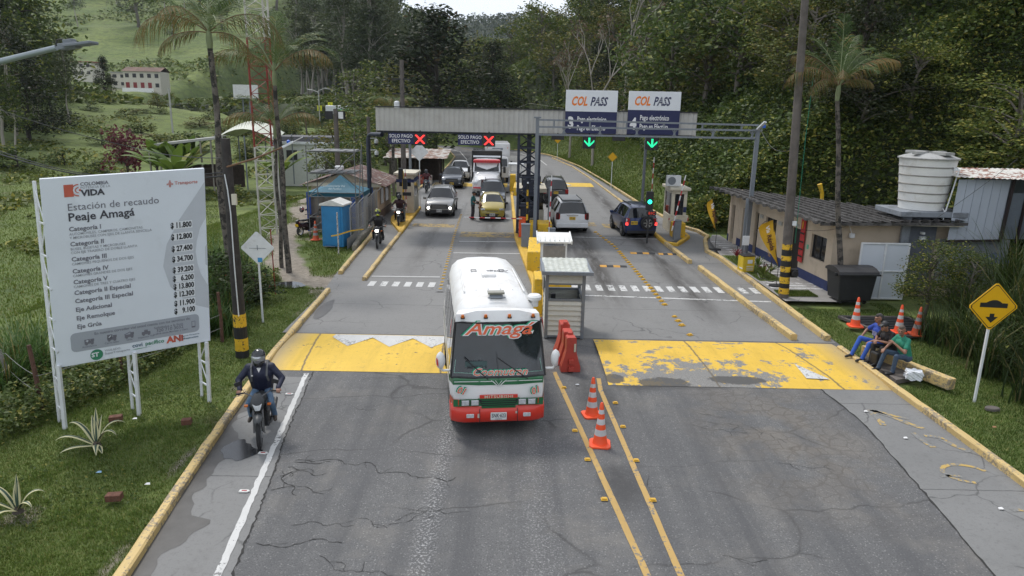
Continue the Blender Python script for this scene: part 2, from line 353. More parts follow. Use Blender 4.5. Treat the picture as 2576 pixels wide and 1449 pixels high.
# ---------------------------------------------------------------- terrain
XR = np.array([(-50,12.6),(0,12.6),(22,13.4),(25,18.5),(38,18),(41,10.9),(55,9.6),(85,8),(106,6.6),(118,1),(126,-8),(134,-22),(145,-50),(160,-95),(2000,-95)])
def hn(x, y, s, seed):    # cheap smooth noise
    r = np.random.default_rng(seed); o = np.zeros_like(x, dtype=float)
    for k in range(6):
        a = r.uniform(0, 2*math.pi); f = (1.7**k) / s; p = r.uniform(0, 6.28, 2)
        o = o + np.sin((x*math.cos(a)+y*math.sin(a))*f+p[0]) * np.sin((-x*math.sin(a)+y*math.cos(a))*f*.83+p[1]) / 1.5**k
    return o
def T(x, y):
    x = np.asarray(x, float); y = np.asarray(y, float)
    xr = np.interp(y, XR[:,0], XR[:,1]); d = x - xr
    cap = 7 + np.clip(x + 12, 0, 200)*.62; cap = cap * (1 - .35*sstep(130, 300, y)) + 60*sstep(300, 900, y)*0
    dd = np.clip(d, 0, None); s = np.where(y < 23, .55, .95)
    zr = cap * (1 - np.exp(-s*dd/cap)) * sstep(0, 2.5, dd)
    zr = zr + hn(x, y, 9, 3)*.35*sstep(2, 10, dd)
    # left side
    xl = np.interp(y, [-50, 20, 26, 45, 80, 106, 118, 126, 134, 145, 160, 2000], [-10, -10, -14, -15.5, -11, -10, -13, -18, -32, -60, -100, -100])
    dl = np.clip(xl - x, 0, None); low = -1.6*sstep(0, 7, dl)
    ramp = np.interp(y, [-50, 75, 100, 130, 180, 230, 260, 340, 450, 600], [0, 0, 1.5, 4.2, 8.2, 12.2, 19, 42, 77, 88])
    a = x/np.maximum(y, 30); ff = 1 - .55*sstep(-.19, -.03, a)
    side = .10*np.clip(-x - 42, 0, 60)*sstep(25, 60, y)*sstep(230, 120, y)
    zl = low + (ramp*ff + side)*sstep(0, 12, dl)
    zl = zl + hn(x, y, 30, 5)*.9*sstep(60, 140, y)*sstep(0, 12, dl) + hn(x, y, 60, 8)*3.5*sstep(200, 350, y)
    z = np.where(d > 0, zr, np.where(dl > 0, zl, 0.0))
    # far: join both sides into hills behind
    b = sstep(150, 260, y); mid = 12 + 30*sstep(250, 500, y) + hn(x, y, 70, 9)*3
    z = np.where((y > 150) & (x > -60), z*(1-b) + np.maximum(ramp*ff, mid)*b, z)
    ridge = 106 + hn(x, y*0, 120, 12)*9 - 12*sstep(0, 350, -x-120) + 30*sstep(150, 500, x)
    z = z*(1 - sstep(600, 850, y)) + ridge*sstep(600, 900, y) - 60*sstep(950, 1300, y)
    z = z - .035*(1 - sstep(0, .8, np.maximum(d, dl)))
    return z
def Tz(x, y): return float(T(np.array([x]), np.array([y]))[0])
def seg_dist(px, py, pts):
    best = np.full(px.shape, 1e9)
    for (x0, y0), (x1, y1) in zip(pts[:-1], pts[1:]):
        dx, dy = x1-x0, y1-y0; t = np.clip(((px-x0)*dx+(py-y0)*dy)/(dx*dx+dy*dy), 0, 1); best = np.minimum(best, np.hypot(px-x0-t*dx, py-y0-t*dy))
    return best
def spaced(parts):
    o = []
    for a, b, s in parts: o.append(np.arange(a, b, s))
    return np.concatenate(o)
xs = spaced([(-900,-300,20),(-300,-120,6),(-120,-40,2),(-40,-16,.8),(-16,26,.4),(26,60,1),(60,150,3),(150,900.1,15)])
ys = spaced([(-30,0,3),(0,50,.4),(50,130,1),(130,300,3),(300,620,8),(620,1400.1,18)])
X, Y = np.meshgrid(xs, ys); Z = T(X, Y)
nx, ny = len(xs), len(ys); idx = np.arange(nx*ny).reshape(ny, nx)
F = np.stack([idx[:-1,:-1], idx[:-1,1:], idx[1:,1:], idx[1:,:-1]], -1).reshape(-1, 4)
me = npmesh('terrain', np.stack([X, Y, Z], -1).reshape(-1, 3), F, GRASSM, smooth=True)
path = [(-6.9,27.0),(-8.6,27.6),(-9.8,30),(-11,33),(-12.2,37),(-12.6,42),(-15,50),(-16,60)]
dm = np.maximum(0, 1 - seg_dist(X, Y, path)/1.5)
dm = np.maximum(dm, np.clip(1.25 - seg_dist(X, Y, [(-6.9,25.9),(-6.9,28.2)])/1.0, 0, 1))
for (cx, cy, rr) in ((-10.4,36.4,.9),(-11.2,38.5,1.2),(-8.2,13.0,.35),(-8.2,10.6,.6),(13.2,22.6,1.6),(-9.4,50,2)): dm = np.maximum(dm, np.clip(1.1 - np.hypot(X-cx, Y-cy)/rr, 0, 1))
dm = np.maximum(dm, .8*np.clip(1 - seg_dist(X, Y, [(-135,226),(-100,228),(-80,222),(-60,200),(-48,170)])/3.2, 0, 1))
dm = np.maximum(dm, .75*np.clip(1 - seg_dist(X, Y, [(-100,180),(-96,188),(-90,190)])/7, 0, 1))
# bare earth strip behind kerbs
def kerb_edge(y): return np.interp(y, [5,9,12,15.4,18.7,25.6], [-5.45,-5.65,-6.01,-6.36,-6.62,-6.89])
wear_ = np.clip(hn(X, Y, 14, 91)-1.1, 0, .5)*(Y > 30)*(X < -14); dm = np.maximum(dm, wear_); dm = np.maximum(dm, .62*np.clip(1 - np.abs(X - (kerb_edge(Y)-.32))/.4, 0, 1)*(Y < 26))
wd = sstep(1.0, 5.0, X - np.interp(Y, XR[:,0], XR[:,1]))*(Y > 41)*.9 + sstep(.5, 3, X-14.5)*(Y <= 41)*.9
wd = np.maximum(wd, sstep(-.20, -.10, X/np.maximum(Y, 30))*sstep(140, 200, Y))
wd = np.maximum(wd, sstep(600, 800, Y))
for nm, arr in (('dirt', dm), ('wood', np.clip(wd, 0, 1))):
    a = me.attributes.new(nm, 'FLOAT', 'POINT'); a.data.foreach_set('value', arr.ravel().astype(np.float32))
terrain = bpy.data.objects.new('terrain', me); C.objects.link(terrain); struct(terrain)

# ---------------------------------------------------------------- road
def strip(name, mat_, left, right, z, y_list):
    "sheet between two x(y) curves"
    lx = np.interp(y_list, [p[1] for p in left], [p[0] for p in left]); rx = np.interp(y_list, [p[1] for p in right], [p[0] for p in right])
    mb = MB(); mb.grid([[(lx[i], y_list[i], z), ((lx[i]+rx[i])/2, y_list[i], z), (rx[i], y_list[i], z)] for i in range(len(y_list))])
    return mb.build(name, mat_)
road_l = [(-5.3,-5),(-5.75,9),(-6.1,12),(-6.45,15.4),(-6.75,18.7),(-7.05,25.6),(-7.3,28.4),(-7.7,36.6),(-8.3,41),(-8.4,50),(-8.0,57),(-7.6,80),(-8.2,100),(-10,112),(-13.5,124)]
road_r = [(10.0,-5),(10.0,26),(9.9,33),(10.9,36),(11.0,41),(10.2,44),(9.2,54),(8.6,70),(7.8,86),(6.2,100),(5.0,107),(1.4,117),(-5,124)]
ysr = np.concatenate([np.arange(-5, 40, 1.5), np.arange(40, 124, 3.0), [124.]])
road = struct(strip('road', A_, road_l, road_r, .0, ysr))
mb = MB(); L = [(-13.5,124),(-20,129),(-30,134)]; Rr = [(-5,124),(-13,137),(-26,144)]
mb.grid([[(*L[i], 0), (*Rr[i], 0)] for i in range(3)]); struct(mb.build('road', A_))
# concrete of the toll plaza
ys2 = np.arange(20.62, 106, 2.0)
conc_l = [(-7.0,20),(-7.05,25.6),(-7.3,28.4),(-7.7,36.6),(-8.25,41),(-8.35,50),(-7.9,57),(-6.8,80),(-6,106)]
conc_r = [(9.95,20),(9.95,26),(9.85,33),(10.85,36),(10.95,41),(10.1,44),(9.1,54),(7.6,86),(4.6,106)]
struct(strip('concrete_road', CONC, conc_l, conc_r, .004, ys2))
struct(strip('concrete_shoulder', SHOULD, [(-5.5,5),(-5.75,9),(-6.1,12),(-6.45,15.4),(-6.6,17.4)], [(-4.05,5),(-4.05,9),(-4.3,11),(-4.75,13.9),(-5.15,17.4)], .004, np.arange(5, 17.5, 1.0)))
struct(strip('concrete_shoulder', SHOULD, [(7.0,7),(7.45,9.2),(7.75,12),(8.05,15),(7.9,17.0)], [(10,7),(10,17.0)], .004, np.arange(7, 17.1, 1.0)))
# dark ragged joint between asphalt and left shoulder, puddles
def ribbon(mb, pts, w, z, mi=0, jit=0.0):
    pts = [Vector((p[0], p[1], z)) for p in pts]; rows = []
    for i, p in enumerate(pts):
        t = (pts[min(i+1, len(pts)-1)] - pts[max(i-1, 0)]).normalized(); n = Vector((t.y, -t.x, 0)); ww = w/2
        rows.append([p - n*(ww + random.uniform(-jit, jit)), p + n*(ww + random.uniform(-jit, jit))])
    mb.grid(rows, mi); return mb
def dense(pts, step=.15):
    o = []
    for a, b in zip(pts[:-1], pts[1:]):
        a = Vector(a); b = Vector(b); k = max(1, int((b-a).length/step)); o += [a.lerp(b, i/k) for i in range(k)]
    return o + [Vector(pts[-1])]
crack_m = mat('crack_tar', (.03,.029,.028), .9, var=.3)
mb = MB(); ribbon(mb, [p + Vector((random.uniform(-.02,.02), 0)) for p in dense([(-4.05,7.5),(-4.05,9),(-4.3,11),(-4.5,12.4),(-4.75,13.9),(-5.15,17.4)], .07)], .025, .009, 0, .013)
ribbon(mb, [p + Vector((random.uniform(-.02,.02), 0)) for p in dense([(7.3,8.5),(7.45,9.2),(7.75,12),(8.05,15),(7.9,16.9)], .15)], .03, .009, 0, .012)
def crack(x, y, ang, n, st=.075, w=.025, wig=.75):
    p = [Vector((x, y))]; a = ang
    for i in range(n): a += random.uniform(-wig, wig) - (a-ang)*.3; p.append(p[-1] + Vector((math.cos(a), math.sin(a)))*st)
    ribbon(mb, p, w, .0085, 0, w*.45); return p
for x, y, a, n in ((-4.2,12.6,.05,30),(-4.25,12.35,-.6,7),(-4.3,12.2,-.9,9),(-4.2,12.55,.5,6),(-4.3,12.0,.3,8),(-3.6,10.4,.1,22),(-2.9,9.6,.1,14),(-4.0,9.9,.05,12),(-3.8,16.9,.2,9),(4.1,14.6,-.7,10),(3.4,9.8,.4,6),(-3.6,15.2,0,5),(-1.9,10.6,.1,12),(4.3,15.3,-.1,6),(4.9,14.7,-1.1,12),(5.4,12.9,-.2,9),(2.6,11.6,1.4,6),(-4.3,11.5,.1,9),(-3.5,8.9,.1,14)):
    p = crack(x, y, a, int(n*1.7), w=.012 if x < -3.9 else .007)
    for q in p[3::9]: crack(q.x, q.y, a + random.choice((-1,1))*random.uniform(.6,1.3), random.randint(3,9), .05, .006)
struct(mb.build('road_crack', crack_m))
wet = mat('puddle_water', (.03,.031,.034), .10, var=.2); damp = mat('damp_concrete', (.075,.072,.07), .45, var=.2, vs=3)
def blob(mb, cx, cy, rx, ry, z, n=40, mi=0, seed=0, k=.22):
    r = random.Random(seed); ph = [r.uniform(0,6.28) for _ in range(5)]
    mb.face([(cx+rx*math.cos(a)*(1+k*sum(math.sin((q+2)*a+ph[q])/(q+1) for q in range(5))), cy+ry*math.sin(a)*(1+k*sum(math.cos((q+2)*a+ph[q])/(q+1) for q in range(5))), z) for a in [2*math.pi*i/n for i in range(n)]], mi); return mb
mb = MB(); pts = []
for y in np.arange(8, 16.4, .12):
    xk = kerb_edge(y) + .02; wdt = .28 + .18*math.sin(y*1.3) + .12*math.sin(y*3.7+1) + .05*math.sin(y*11) + (.55 if 12.2 < y < 13.9 else 0)*math.sin(max(0, min(1, (y-12.2)/1.7))*math.pi) + (.25 if y < 10.6 else 0)
    pts.append([(xk, y, .0075), (xk + max(.08, wdt) + random.uniform(-.02, .02), y, .0075)])
mb.grid(pts); struct(mb.build('gutter_stain', damp))
mb = MB(); blob(mb, -5.42, 12.95, .30, .42, .0115, seed=4, k=.3); struct(mb.build('puddle_water', wet))
mb = MB(); blob(mb, -6.4, 23.2, .22, 1.1, .012, seed=9, k=.1); struct(mb.build('gutter_stain', damp)); mb = MB(); blob(mb, -8.6, 26.5, .5, .5, .02, seed=3); struct(mb.build('puddle_water', wet))

# ---------------------------------------------------------------- markings
mb = MB(); ribbon(mb, dense([(-4.15,8),(-4.27,9.08),(-4.64,11.96),(-5.3,17.25)], .12), .115, .012, 0, .014); struct(mb.build('road_marking', WHITEP))
mb = MB(); ribbon(mb, dense([(2.3,8),(2.12,9.3),(1.79,12.2),(1.17,17.7)], .3), .115, .009, 0, .004)
ribbon(mb, dense([(2.85,8),(2.63,9.3),(2.26,16.5),(2.3,17.3)], .3), .11, .009, 0, .004); struct(mb.build('road_marking', YELP))
mb = MB()
for i in range(6): mb.face([(-5.62+i*.47+a, y, .010) for a, y in ((0,26.55),(.25,26.55),(.25,27.3),(0,27.3))])
mb.face([(-5.75,28.1,.010),(-2.95,28.2,.010),(-2.95,28.32,.010),(-5.75,28.22,.010)])
mb.face([(-2.8,36.2,.010),(.4,36.4,.010),(.4,36.52,.010),(-2.8,36.32,.010)]); mb.face([(-2.85,33.2,.010),(.6,33.3,.010),(.6,33.42,.010),(-2.85,33.32,.010)])
struct(mb.build('road_marking', WHITEP))
mb = MB()
for i in range(16): mb.face([(2.35+i*.47+a, y, .010) for a, y in ((0,26.5),(.25,26.5),(.25,27.4),(0,27.4))])
mb.face([(2.35,25.7,.010),(9.6,25.25,.010),(9.6,25.38,.010),(2.35,25.83,.010)])
for a in (-2.4, -1.9, -1.4, 1.2): mb.face([(a+q, y, .010) for q, y in ((0,26.6),(.25,26.6),(.25,27.3),(0,27.3))])
mb.face([(2.3,38.2,.010),(7.9,38.0,.010),(7.9,38.12,.010),(2.3,38.32,.010)])
struct(mb.build('road_marking', WHITEP2))
mb = MB(); ribbon(mb, dense([(-5.9,80),(-6.3,95),(-8.5,112),(-13,124)], 2), .14, .014); ribbon(mb, dense([(4.0,88),(3.4,98),(1.0,110),(-5,121)], 2), .14, .014)
struct(mb.build('road_marking', WHITEP))
mb = MB(); ribbon(mb, dense([(-.8,66),(-1.3,85),(-2.4,98),(-5.5,112),(-9,121)], 2), .12, .014); struct(mb.build('road_marking', YELP))
mb = MB()   # worn yellow bands across the lanes by the booths
for (x0, x1, y0, y1) in ((-2.9,.3,37.6,39.2),(-5.9,-3.2,40.6,41.8),(2.2,5.0,42.0,43.4),(5.4,7.9,41.4,43.0)):
    mb.face([(x0,y0,.009),(x1,y0,.009),(x1,y1,.009),(x0,y1,.009)])
struct(mb.build('road_marking', paint_mat('faded_yellow_band', (.42,.29,.08), (.13,.12,.11), .6, 4)))
mb = MB()   # faint symbols on the right shoulder
def arc(cx, cy, r0, r1, a0, a1, sx=1, sy=1): ribbon(mb, [(cx+sx*r0*math.cos(a), cy+sy*r0*math.sin(a)) for a in np.linspace(a0, a1, 14)], r1, .011)
arc(9.0,12.6,.45,.09,.3,4.6,1,.8); arc(9.15,10.9,.5,.09,-.5,1.9,1,.8); arc(8.6,11.9,.6,.08,1.2,1.9)
for p in ([(8.55,15.6),(8.45,14.75)],[(8.55,15.6),(9.2,15.1)],[(8.62,15.55),(9.25,14.6)],[(8.9,14.4),(8.95,13.7)],[(9.35,14.1),(9.6,13.5)],[(9.1,14.3),(9.5,14.1)]): ribbon(mb, dense(p, .2), .13, .011, 0, .03)
struct(mb.build('road_marking', YELFAINT))

# ---------------------------------------------------------------- humps
def hump(name, x0, x1, y0, y1, m_, h=.07, curve=0.0):
    mb = MB(); rows = []
    for k, (fy, fz) in enumerate(((0,.006),(.06,.3),(.16,.8),(.3,1),(.7,1),(.84,.8),(.94,.3),(1,.006))):
        rows.append([(x, y0 + (y1-y0)*fy + curve*(x-x0)/(x1-x0), .008 + h*fz) for x in np.linspace(x0, x1, 24)])
    mb.grid(rows); return struct(mb.build(name, m_, smooth=True))
hump('speed_hump', -6.62, .9, 17.45, 20.55, HUMPL)
hump('speed_hump', 2.5, 9.75, 16.85, 20.5, HUMPR)
hump('speed_hump', -7.2, -.6, 62.5, 65.5, HUMPL, .06); hump('speed_hump', 2.0, 7.2, 64, 67.4, HUMPL, .06)
mb = MB()
for cx in (-4.72,-3.52,-2.32,-1.12): mb.face([(cx-.6,20.05,.084),(cx+.6,20.05,.084),(cx+.03,19.25,.086)][::-1]); mb.face([(cx-.6,20.05,.084),(cx-.6,20.46,.03),(cx+.6,20.46,.03),(cx+.6,20.05,.084)][::-1])
struct(mb.build('road_marking', WHITEP))
mb = MB(); mb.face([(7.75,17.4,.082),(8.35,17.35,.082),(7.85,18.5,.084)]); struct(mb.build('road_marking', WHITEP))
mb = MB()
for c_ in (3.4, 4.9, -5.2, -3.8): mb.face([(c_-.4,64.5,.072),(c_+.4,64.5,.072),(c_,66,.074)])
struct(mb.build('road_marking', WHITEP))

# ---------------------------------------------------------------- kerbs and islands
def kerb(pts, wid=.17, h=.15, m_=None, name='kerb', chip=.012):
    pts = dense([Vector((p[0], p[1])) for p in pts], .45); rows = []
    for i, p in enumerate(pts):
        t = (pts[min(i+1, len(pts)-1)] - pts[max(i-1, 0)]).normalized(); n = Vector((t.y, -t.x)); j = lambda: random.uniform(-chip, chip)
        a = p - n*wid/2; b = p + n*wid/2; hh = h + random.uniform(-.008, .008)
        rows.append([(a.x, a.y, -.02), (a.x+j(), a.y, hh-.025), (a.x+n.x*.025, a.y+n.y*.025, hh+j()*.4), (b.x-n.x*.03, b.y-n.y*.03, hh+j()*.4), (b.x+j(), b.y, hh-.03), (b.x, b.y, -.02)])
    mb = MB(); mb.grid(rows); mb.face(rows[0]); mb.face(rows[-1][::-1]); return struct(mb.build(name, m_ or KERBM))
kerb([(-5.3,4),(-5.62,9),(-5.98,12),(-6.33,15.4),(-6.6,18.7),(-6.87,25.6)])
kerb([(-7.1,28.4),(-7.3,32),(-7.5,36.6),(-7.75,39),(-8.4,42)], h=.16)
kerb([(-8.1,57),(-7.7,80),(-8.3,100),(-10.1,112),(-14,124.5)], h=.12)
kerb([(-5.9,27.4),(-6.05,33),(-6.15,38)], h=.15)
kerb([(9.86,4),(9.84,14),(9.76,19.95)]); kerb([(9.76,20.8),(9.8,25.3),(9.85,33),(9.65,34.6),(10.35,37.6),(10.8,38.8),(10.7,40.6),(10.1,42.2)], .2, .17)
kerb([(8.72,20.8),(8.5,25),(8.3,30.6)], .2, .2); kerb([(8.15,31.8),(8.05,34.5),(7.98,36.4)], .2, .18)
kerb([(8.1,44),(8.2,54),(7.75,70),(7.0,86),(5.3,101)], .16, .12); kerb([(10.0,43),(9.35,54),(8.75,70),(7.95,86),(6.3,100.5),(5.1,107.5),(1.5,117.5),(-5,125)], .18, .14)
def island(poly, h, mtop, rim=None):
    mb = MB(); mb.prism(poly, -.02, h); o = struct(mb.build('traffic_island', mtop)); 
    if rim: kerb(rim, .2, h+.03, KERBY)
    return o
island([(.78,22.2),(.9,27),(.25,37),(-.2,64),(1.0,64),(1.7,50),(2.15,39),(2.2,22.2)], .12, SHOULD, [(.75,22),(.88,27),(.18,37.4),(-.3,64.5)])
mb = MB(); mb.face([(.85,22.4,.127),(1.12,22.4,.127),(1.2,27,.127),(.52,37,.127),(.25,37,.127),(.95,27,.127)]); struct(mb.build('road_marking', KERBY))
island([(-6.2,38.2),(-6.38,47.8),(-7.4,47.8),(-7.55,43.5),(-7.3,41.8)], .14, KERBY)
kerb([(-6.15,38),(-6.3,44),(-6.38,48)], .18, .17, KERBY)
island([(8.0,36.6),(8.0,44),(9.7,43.5),(9.75,39),(9.0,37.2)], .15, SHOULD); kerb([(7.98,43.8),(7.95,38.9),(8.0,36.5),(8.5,36.1),(9.65,38.5),(9.68,40)], .2, .17, KERBY)
# lane divider of yellow studs on a low mound
mb = MB(); rows = []
for y in np.arange(25.8, 52, .6):
    x = np.interp(y, [25.8,37.1,48.5,52], [-2.74,-3.18,-3.47,-3.55]); rows.append([(x-.16, y, .006), (x-.05, y, .03), (x+.1, y, .03), (x+.2, y, .006)])
mb.grid(rows); struct(mb.build('lane_divider', SHOULD))
studm = mat('yellow_stud', (.62,.37,.04), .5, var=.2, vs=8, dirt=((.2,.16,.1), .3, 9))
def stud(x, y, rz, sx=.12, sy=.10):
    mb = MB(); mb.prism([(-sx/2,-sy/2),(sx/2,-sy/2),(sx/2,sy/2),(-sx/2,sy/2)], 0, .012); mb.prism([(-sx*.36,-sy*.3),(sx*.36,-sy*.3),(sx*.36,sy*.3),(-sx*.36,sy*.3)], .012, .035)
    o = mb.build('road_stud', studm, loc=(x, y, .01)); o.rotation_euler = (0, 0, rz); return tag(o, 'small yellow reflective road stud between lanes', 'road stud', 'yellow road studs')
first = stud(1.35, 16.6, 0)
def put(x, y, rz, lab, grp, s=1.0):
    c = first.copy(); C.objects.link(c); c.location = (x, y, .012); c.rotation_euler = (0, 0, rz); c.scale = (s, s, s); c['label'] = lab; c['group'] = grp
first['label'] = 'small yellow stud along the left double line beside the bus'; first['group'] = 'studs along the double yellow lines'
for u, v in ((1446,1085),(1478,1158),(1520,1258),(1567,1075),(1600,1160),(1642,1260),(1548,1015)):
    g = G(u, v); put(g.x, g.y, 0, 'small yellow reflective stud beside a double yellow line on the asphalt', 'studs along the double yellow lines')
for k, y in enumerate(np.arange(26.2, 46, .55)): put(np.interp(y, [25.8,37.1,48.5], [-2.72,-3.16,-3.45]), y, .3, 'yellow plastic divider block between the two left lanes', 'divider blocks between the left lanes', 1.35)
for k, y in enumerate(list(np.arange(21.1, 23.6, .5)) + list(np.arange(24.6, 34.2, .48)) + list(np.arange(35, 41, .6))):
    if random.random() < .93: put(np.interp(y, [20.9,26.8,35.7,40.5], [5.59,5.46,5.2,4.6]), y, .5, 'worn yellow divider block between the two right lanes', 'divider blocks between the right lanes', random.uniform(1.2,1.6))
wst = mat('white_red_stud', (.6,.58,.56), .5, var=.2, wear=((.35,.03,.03), .6, 9))
for i, (u, v) in enumerate(((662,1142),(615,1238),(728,993))):
    g = G(u, v); mb = MB(); mb.prism([(-.09,-.04),(.06,-.04),(.1,0),(.06,.04),(-.09,.04)], 0, .02); mb.prism([(-.045,-.014),(.045,-.014),(.045,.014),(-.045,.014)], .02, .024, 1)
    o = mb.build('road_stud', [mat('stud_white', (.65,.65,.63), .5), mat('stud_red', (.35,.02,.03), .4)], loc=(g.x, g.y, .012))
    tag(o, 'white and red arrow shaped road stud left of the white edge line', 'road stud', 'white and red studs on the left shoulder')
# black/yellow rubber bumps across lanes on the right
rb = mat('black_rubber', (.03,.03,.032), .7, var=.3); ry = mat('bump_yellow', (.6,.30,.04), .5, var=.2, dirt=((.1,.08,.05), .4, 8))
for lab, x0, x1, y0, y1 in (('rubber speed bump across the rightmost lane beside the divider blocks',5.75,6.95,34.0,34.0),('short rubber speed bump near the inner right kerb',7.1,8.0,33.9,33.9),('rubber speed bump across the second lane, left of the divider blocks',3.9,5.1,30.9,30.9)):
    mb = MB(); n = 4
    for i in range(n):
        a = x0+(x1-x0)*i/n; b = x0+(x1-x0)*(i+1)/n; mb.grid([[(a,y0-.17,.006),(b,y0-.17,.006)],[(a,y0-.08,.05),(b,y0-.08,.05)],[(a,y0+.08,.05),(b,y0+.08,.05)],[(a,y0+.17,.006),(b,y0+.17,.006)]], i % 2)
    tag(mb.build('speed_bump', [ry, rb]), lab, 'speed bump')

# pavement beside the office with painted stripes
struct(strip('pavement', WALK, [(10.0,25.0),(9.98,28),(9.9,33),(10.5,37.4),(11.1,39)], [(13.1,25.0),(12.2,26.6),(11.5,37.4),(11.5,39)], .14, np.arange(25, 39.1, 1.0)))
mb = MB()
for k, (x0, x1, y) in enumerate([(10.15,12.2,26.9+.42*i) for i in range(3)]): mb.face([(x0,y,.146),(x1-.25*0,y-.1,.146),(x1,y+.12,.146),(x0,y+.22,.146)])
for i in range(17):
    y = 28.4 + i*.52; x1 = np.interp(y, [26.7,37.4], [12.1,11.4]); mb.face([(x1-.95,y,.146),(x1-.03,y-.08,.146),(x1-.03,y+.12,.146),(x1-.95,y+.2,.146)])
struct(mb.build('road_marking', paint_mat('pavement_paint', (.6,.6,.6), (.25,.24,.23), .55, 5)))
mb = MB(); mb.prism([(10.1,28.1),(11.15,28.1),(10.75,33.2),(10.0,33.2)], .12, .155); struct(mb.build('planting_bed', GRASSM))
mb = MB(); mb.prism([(10.05,25.6),(11.5,25.7),(11.5,26.5),(10.1,26.4)], .12, .158); struct(mb.build('planting_bed', GRASSM))
# ---------------------------------------------------------------- common materials
WHT = mat('white_painted_metal', (.66,.68,.70), .45, var=.06, dirt=((.28,.24,.2), .25, 3))
GRYM = mat('grey_painted_steel', (.17,.19,.215), .5, var=.1, dirt=((.10,.09,.08), .3, 4))
NAVYM = mat('navy_painted_steel', (.018,.024,.045), .5, var=.2)
DARK = mat('dark_metal', (.02,.021,.024), .5, var=.2); BLK = mat('black_plastic', (.016,.016,.018), .45, var=.2)
BEIGE = mat('beige_wall', (.50,.415,.32), .85, var=.06, vs=2, bump=.15, dirt=((.30,.25,.19), .3, 1.5))
BLUEB = mat('navy_wall_band', (.018,.03,.10), .7, var=.15)
CREAM = mat('cream_paint', (.56,.52,.42), .7, var=.06, dirt=((.2,.17,.13), .25, 3))
GLASSD = mat('dark_window_glass', (.012,.014,.017), .08, var=.3, spec=.6)
YELB = mat('yellow_block_paint', (.68,.42,.02), .6, var=.12, vs=2, wear=((.25,.2,.12), .12, 6))
ORNG = mat('orange_plastic', (.78,.10,.025), .45, var=.08, dirt=((.25,.06,.03), .25, 5))
REDW = mat('red_stripe', (.42,.012,.02), .5); WHTS = mat('white_stripe', (.7,.7,.7), .5)
NAVYS = mat('sign_navy', (.012,.016,.075), .5, var=.05); SIGNW = mat('sign_white', (.70,.72,.75), .5, var=.03)
TXTW = mat('lettering_white', (.75,.75,.76), .5, var=.02); TXTO = mat('lettering_orange', (.78,.20,.02), .5, var=.02); TXTD = mat('lettering_dark', (.05,.05,.065), .5, var=.02)
TXTG = mat('lettering_grey', (.16,.16,.19), .5, var=.02); CONCP = mat('pole_concrete', (.12,.105,.095), .85, var=.2, vs=3, bump=.2, dirt=((.05,.045,.04), .5, 2))
def XY(o, ex, ey, ez=None):
    ex = Vector(ex).normalized(); ey = Vector(ey); ey = (ey - ex*ey.dot(ex)).normalized(); ez = ex.cross(ey)
    M = Matrix((ex, ey, ez)).transposed().to_4x4(); M.translation = o; return M

# ---------------------------------------------------------------- toll price board
BL_ = Vector((-9.50,13.9,1.33)); BR_ = Vector((-6.90,15.5,1.46)); TL_ = Vector((-9.29,13.9,5.32)); TR_ = Vector((-6.82,15.5,5.36))
e1 = (BR_-BL_).normalized(); W_ = 3.02; H_ = 3.95; e2 = (TL_-BL_); e2 = e2.normalized(); en = e1.cross(e2).normalized()
bb = thing('toll_price_board', 'large pale board on white truss legs listing toll prices by category', 'billboard', (-8.2,14.7,0))
def loc_(p): return Vector(p) - Vector((-8.2,14.7,0))
PM = Matrix((e1, e2, en)).transposed().to_4x4(); PM.translation = loc_(BL_)         # panel matrix: x across, y up, +z towards the camera
mb = MB(); mb.box((W_/2, H_/2, -.06), (W_, H_, .12)); mb.v = [tuple(PM @ Vector(p)) for p in mb.v]
PANEL = mat('board_vinyl', (.68,.72,.78), .5, var=.035, vs=1.2, dirt=((.5,.52,.55), .2, 2)); mb.build('panel', [PANEL], bb, bevel=.01)
WM = mat('board_watermark', (.50,.525,.57), .5, var=.03)
def P(s, t, dz=.004): return (s*W_, (1-t)*H_, dz)
mb = MB(); out = []; inn = []
pts_o = [(1.0,.07),(.93,.15),(.82,.27),(.73,.40),(.70,.52),(.74,.64),(.83,.73),(.92,.775),(1.0,.80)]; pts_i = [(1.0,.27),(.955,.33),(.93,.40),(.92,.46),(.93,.53),(.95,.59),(.975,.63),(.99,.655),(1.0,.665)]
mb.grid([[P(*a), P(*b)] for a, b in zip(pts_i, pts_o)]); mb.grid([[P(1,.42,.004), P(.985,.44,.004)],[P(1,.55,.004),P(.985,.54,.004)]])
GB = mat('board_grey_box', (.34,.365,.41), .5, var=.02)
pb = []
for cx, cy, a0 in ((.895,.845,0),(.125,.845,90),(.125,.905,180),(.895,.905,270)): pb += [(cx*W_+.09*math.cos(R(a0+q)), (1-cy)*H_+.09*math.sin(R(a0+q))) for q in (0,30,60,90)]
mb.face([(x, y, .004) for x, y in pb], 1)
for cy in (.30,.364,.43,.489,.55,.6,.646,.692,.743,.788): mb.face([P(.775,cy-.021,.0055), P(.775,cy+.021,.0055), P(.905,cy+.021,.0055), P(.905,cy-.021,.0055)], 2)
mb.v = [tuple(PM @ Vector(p)) for p in mb.v]; mb.build('printed_background', [WM, GB, SIGNW], bb)
mb = MB(); TT = lambda s, t: PM @ Matrix.Translation(P(s, t, .008))
mb.text('COLOMBIA', .098, TT(.225,.048), 1, .02); mb.text('POTENCIA DE LA', .068, TT(.225,.064), 3); mb.text('VIDA', .17, TT(.228,.100), 0, .04, sx=1.05)
mb.text('Transporte', .10, TT(.80,.078), 2, .01)
mb.text('Estación de recaudo', .205, TT(.14,.170), 1, 0); mb.text('Peaje Amagá', .235, TT(.14,.224), 0, .018)
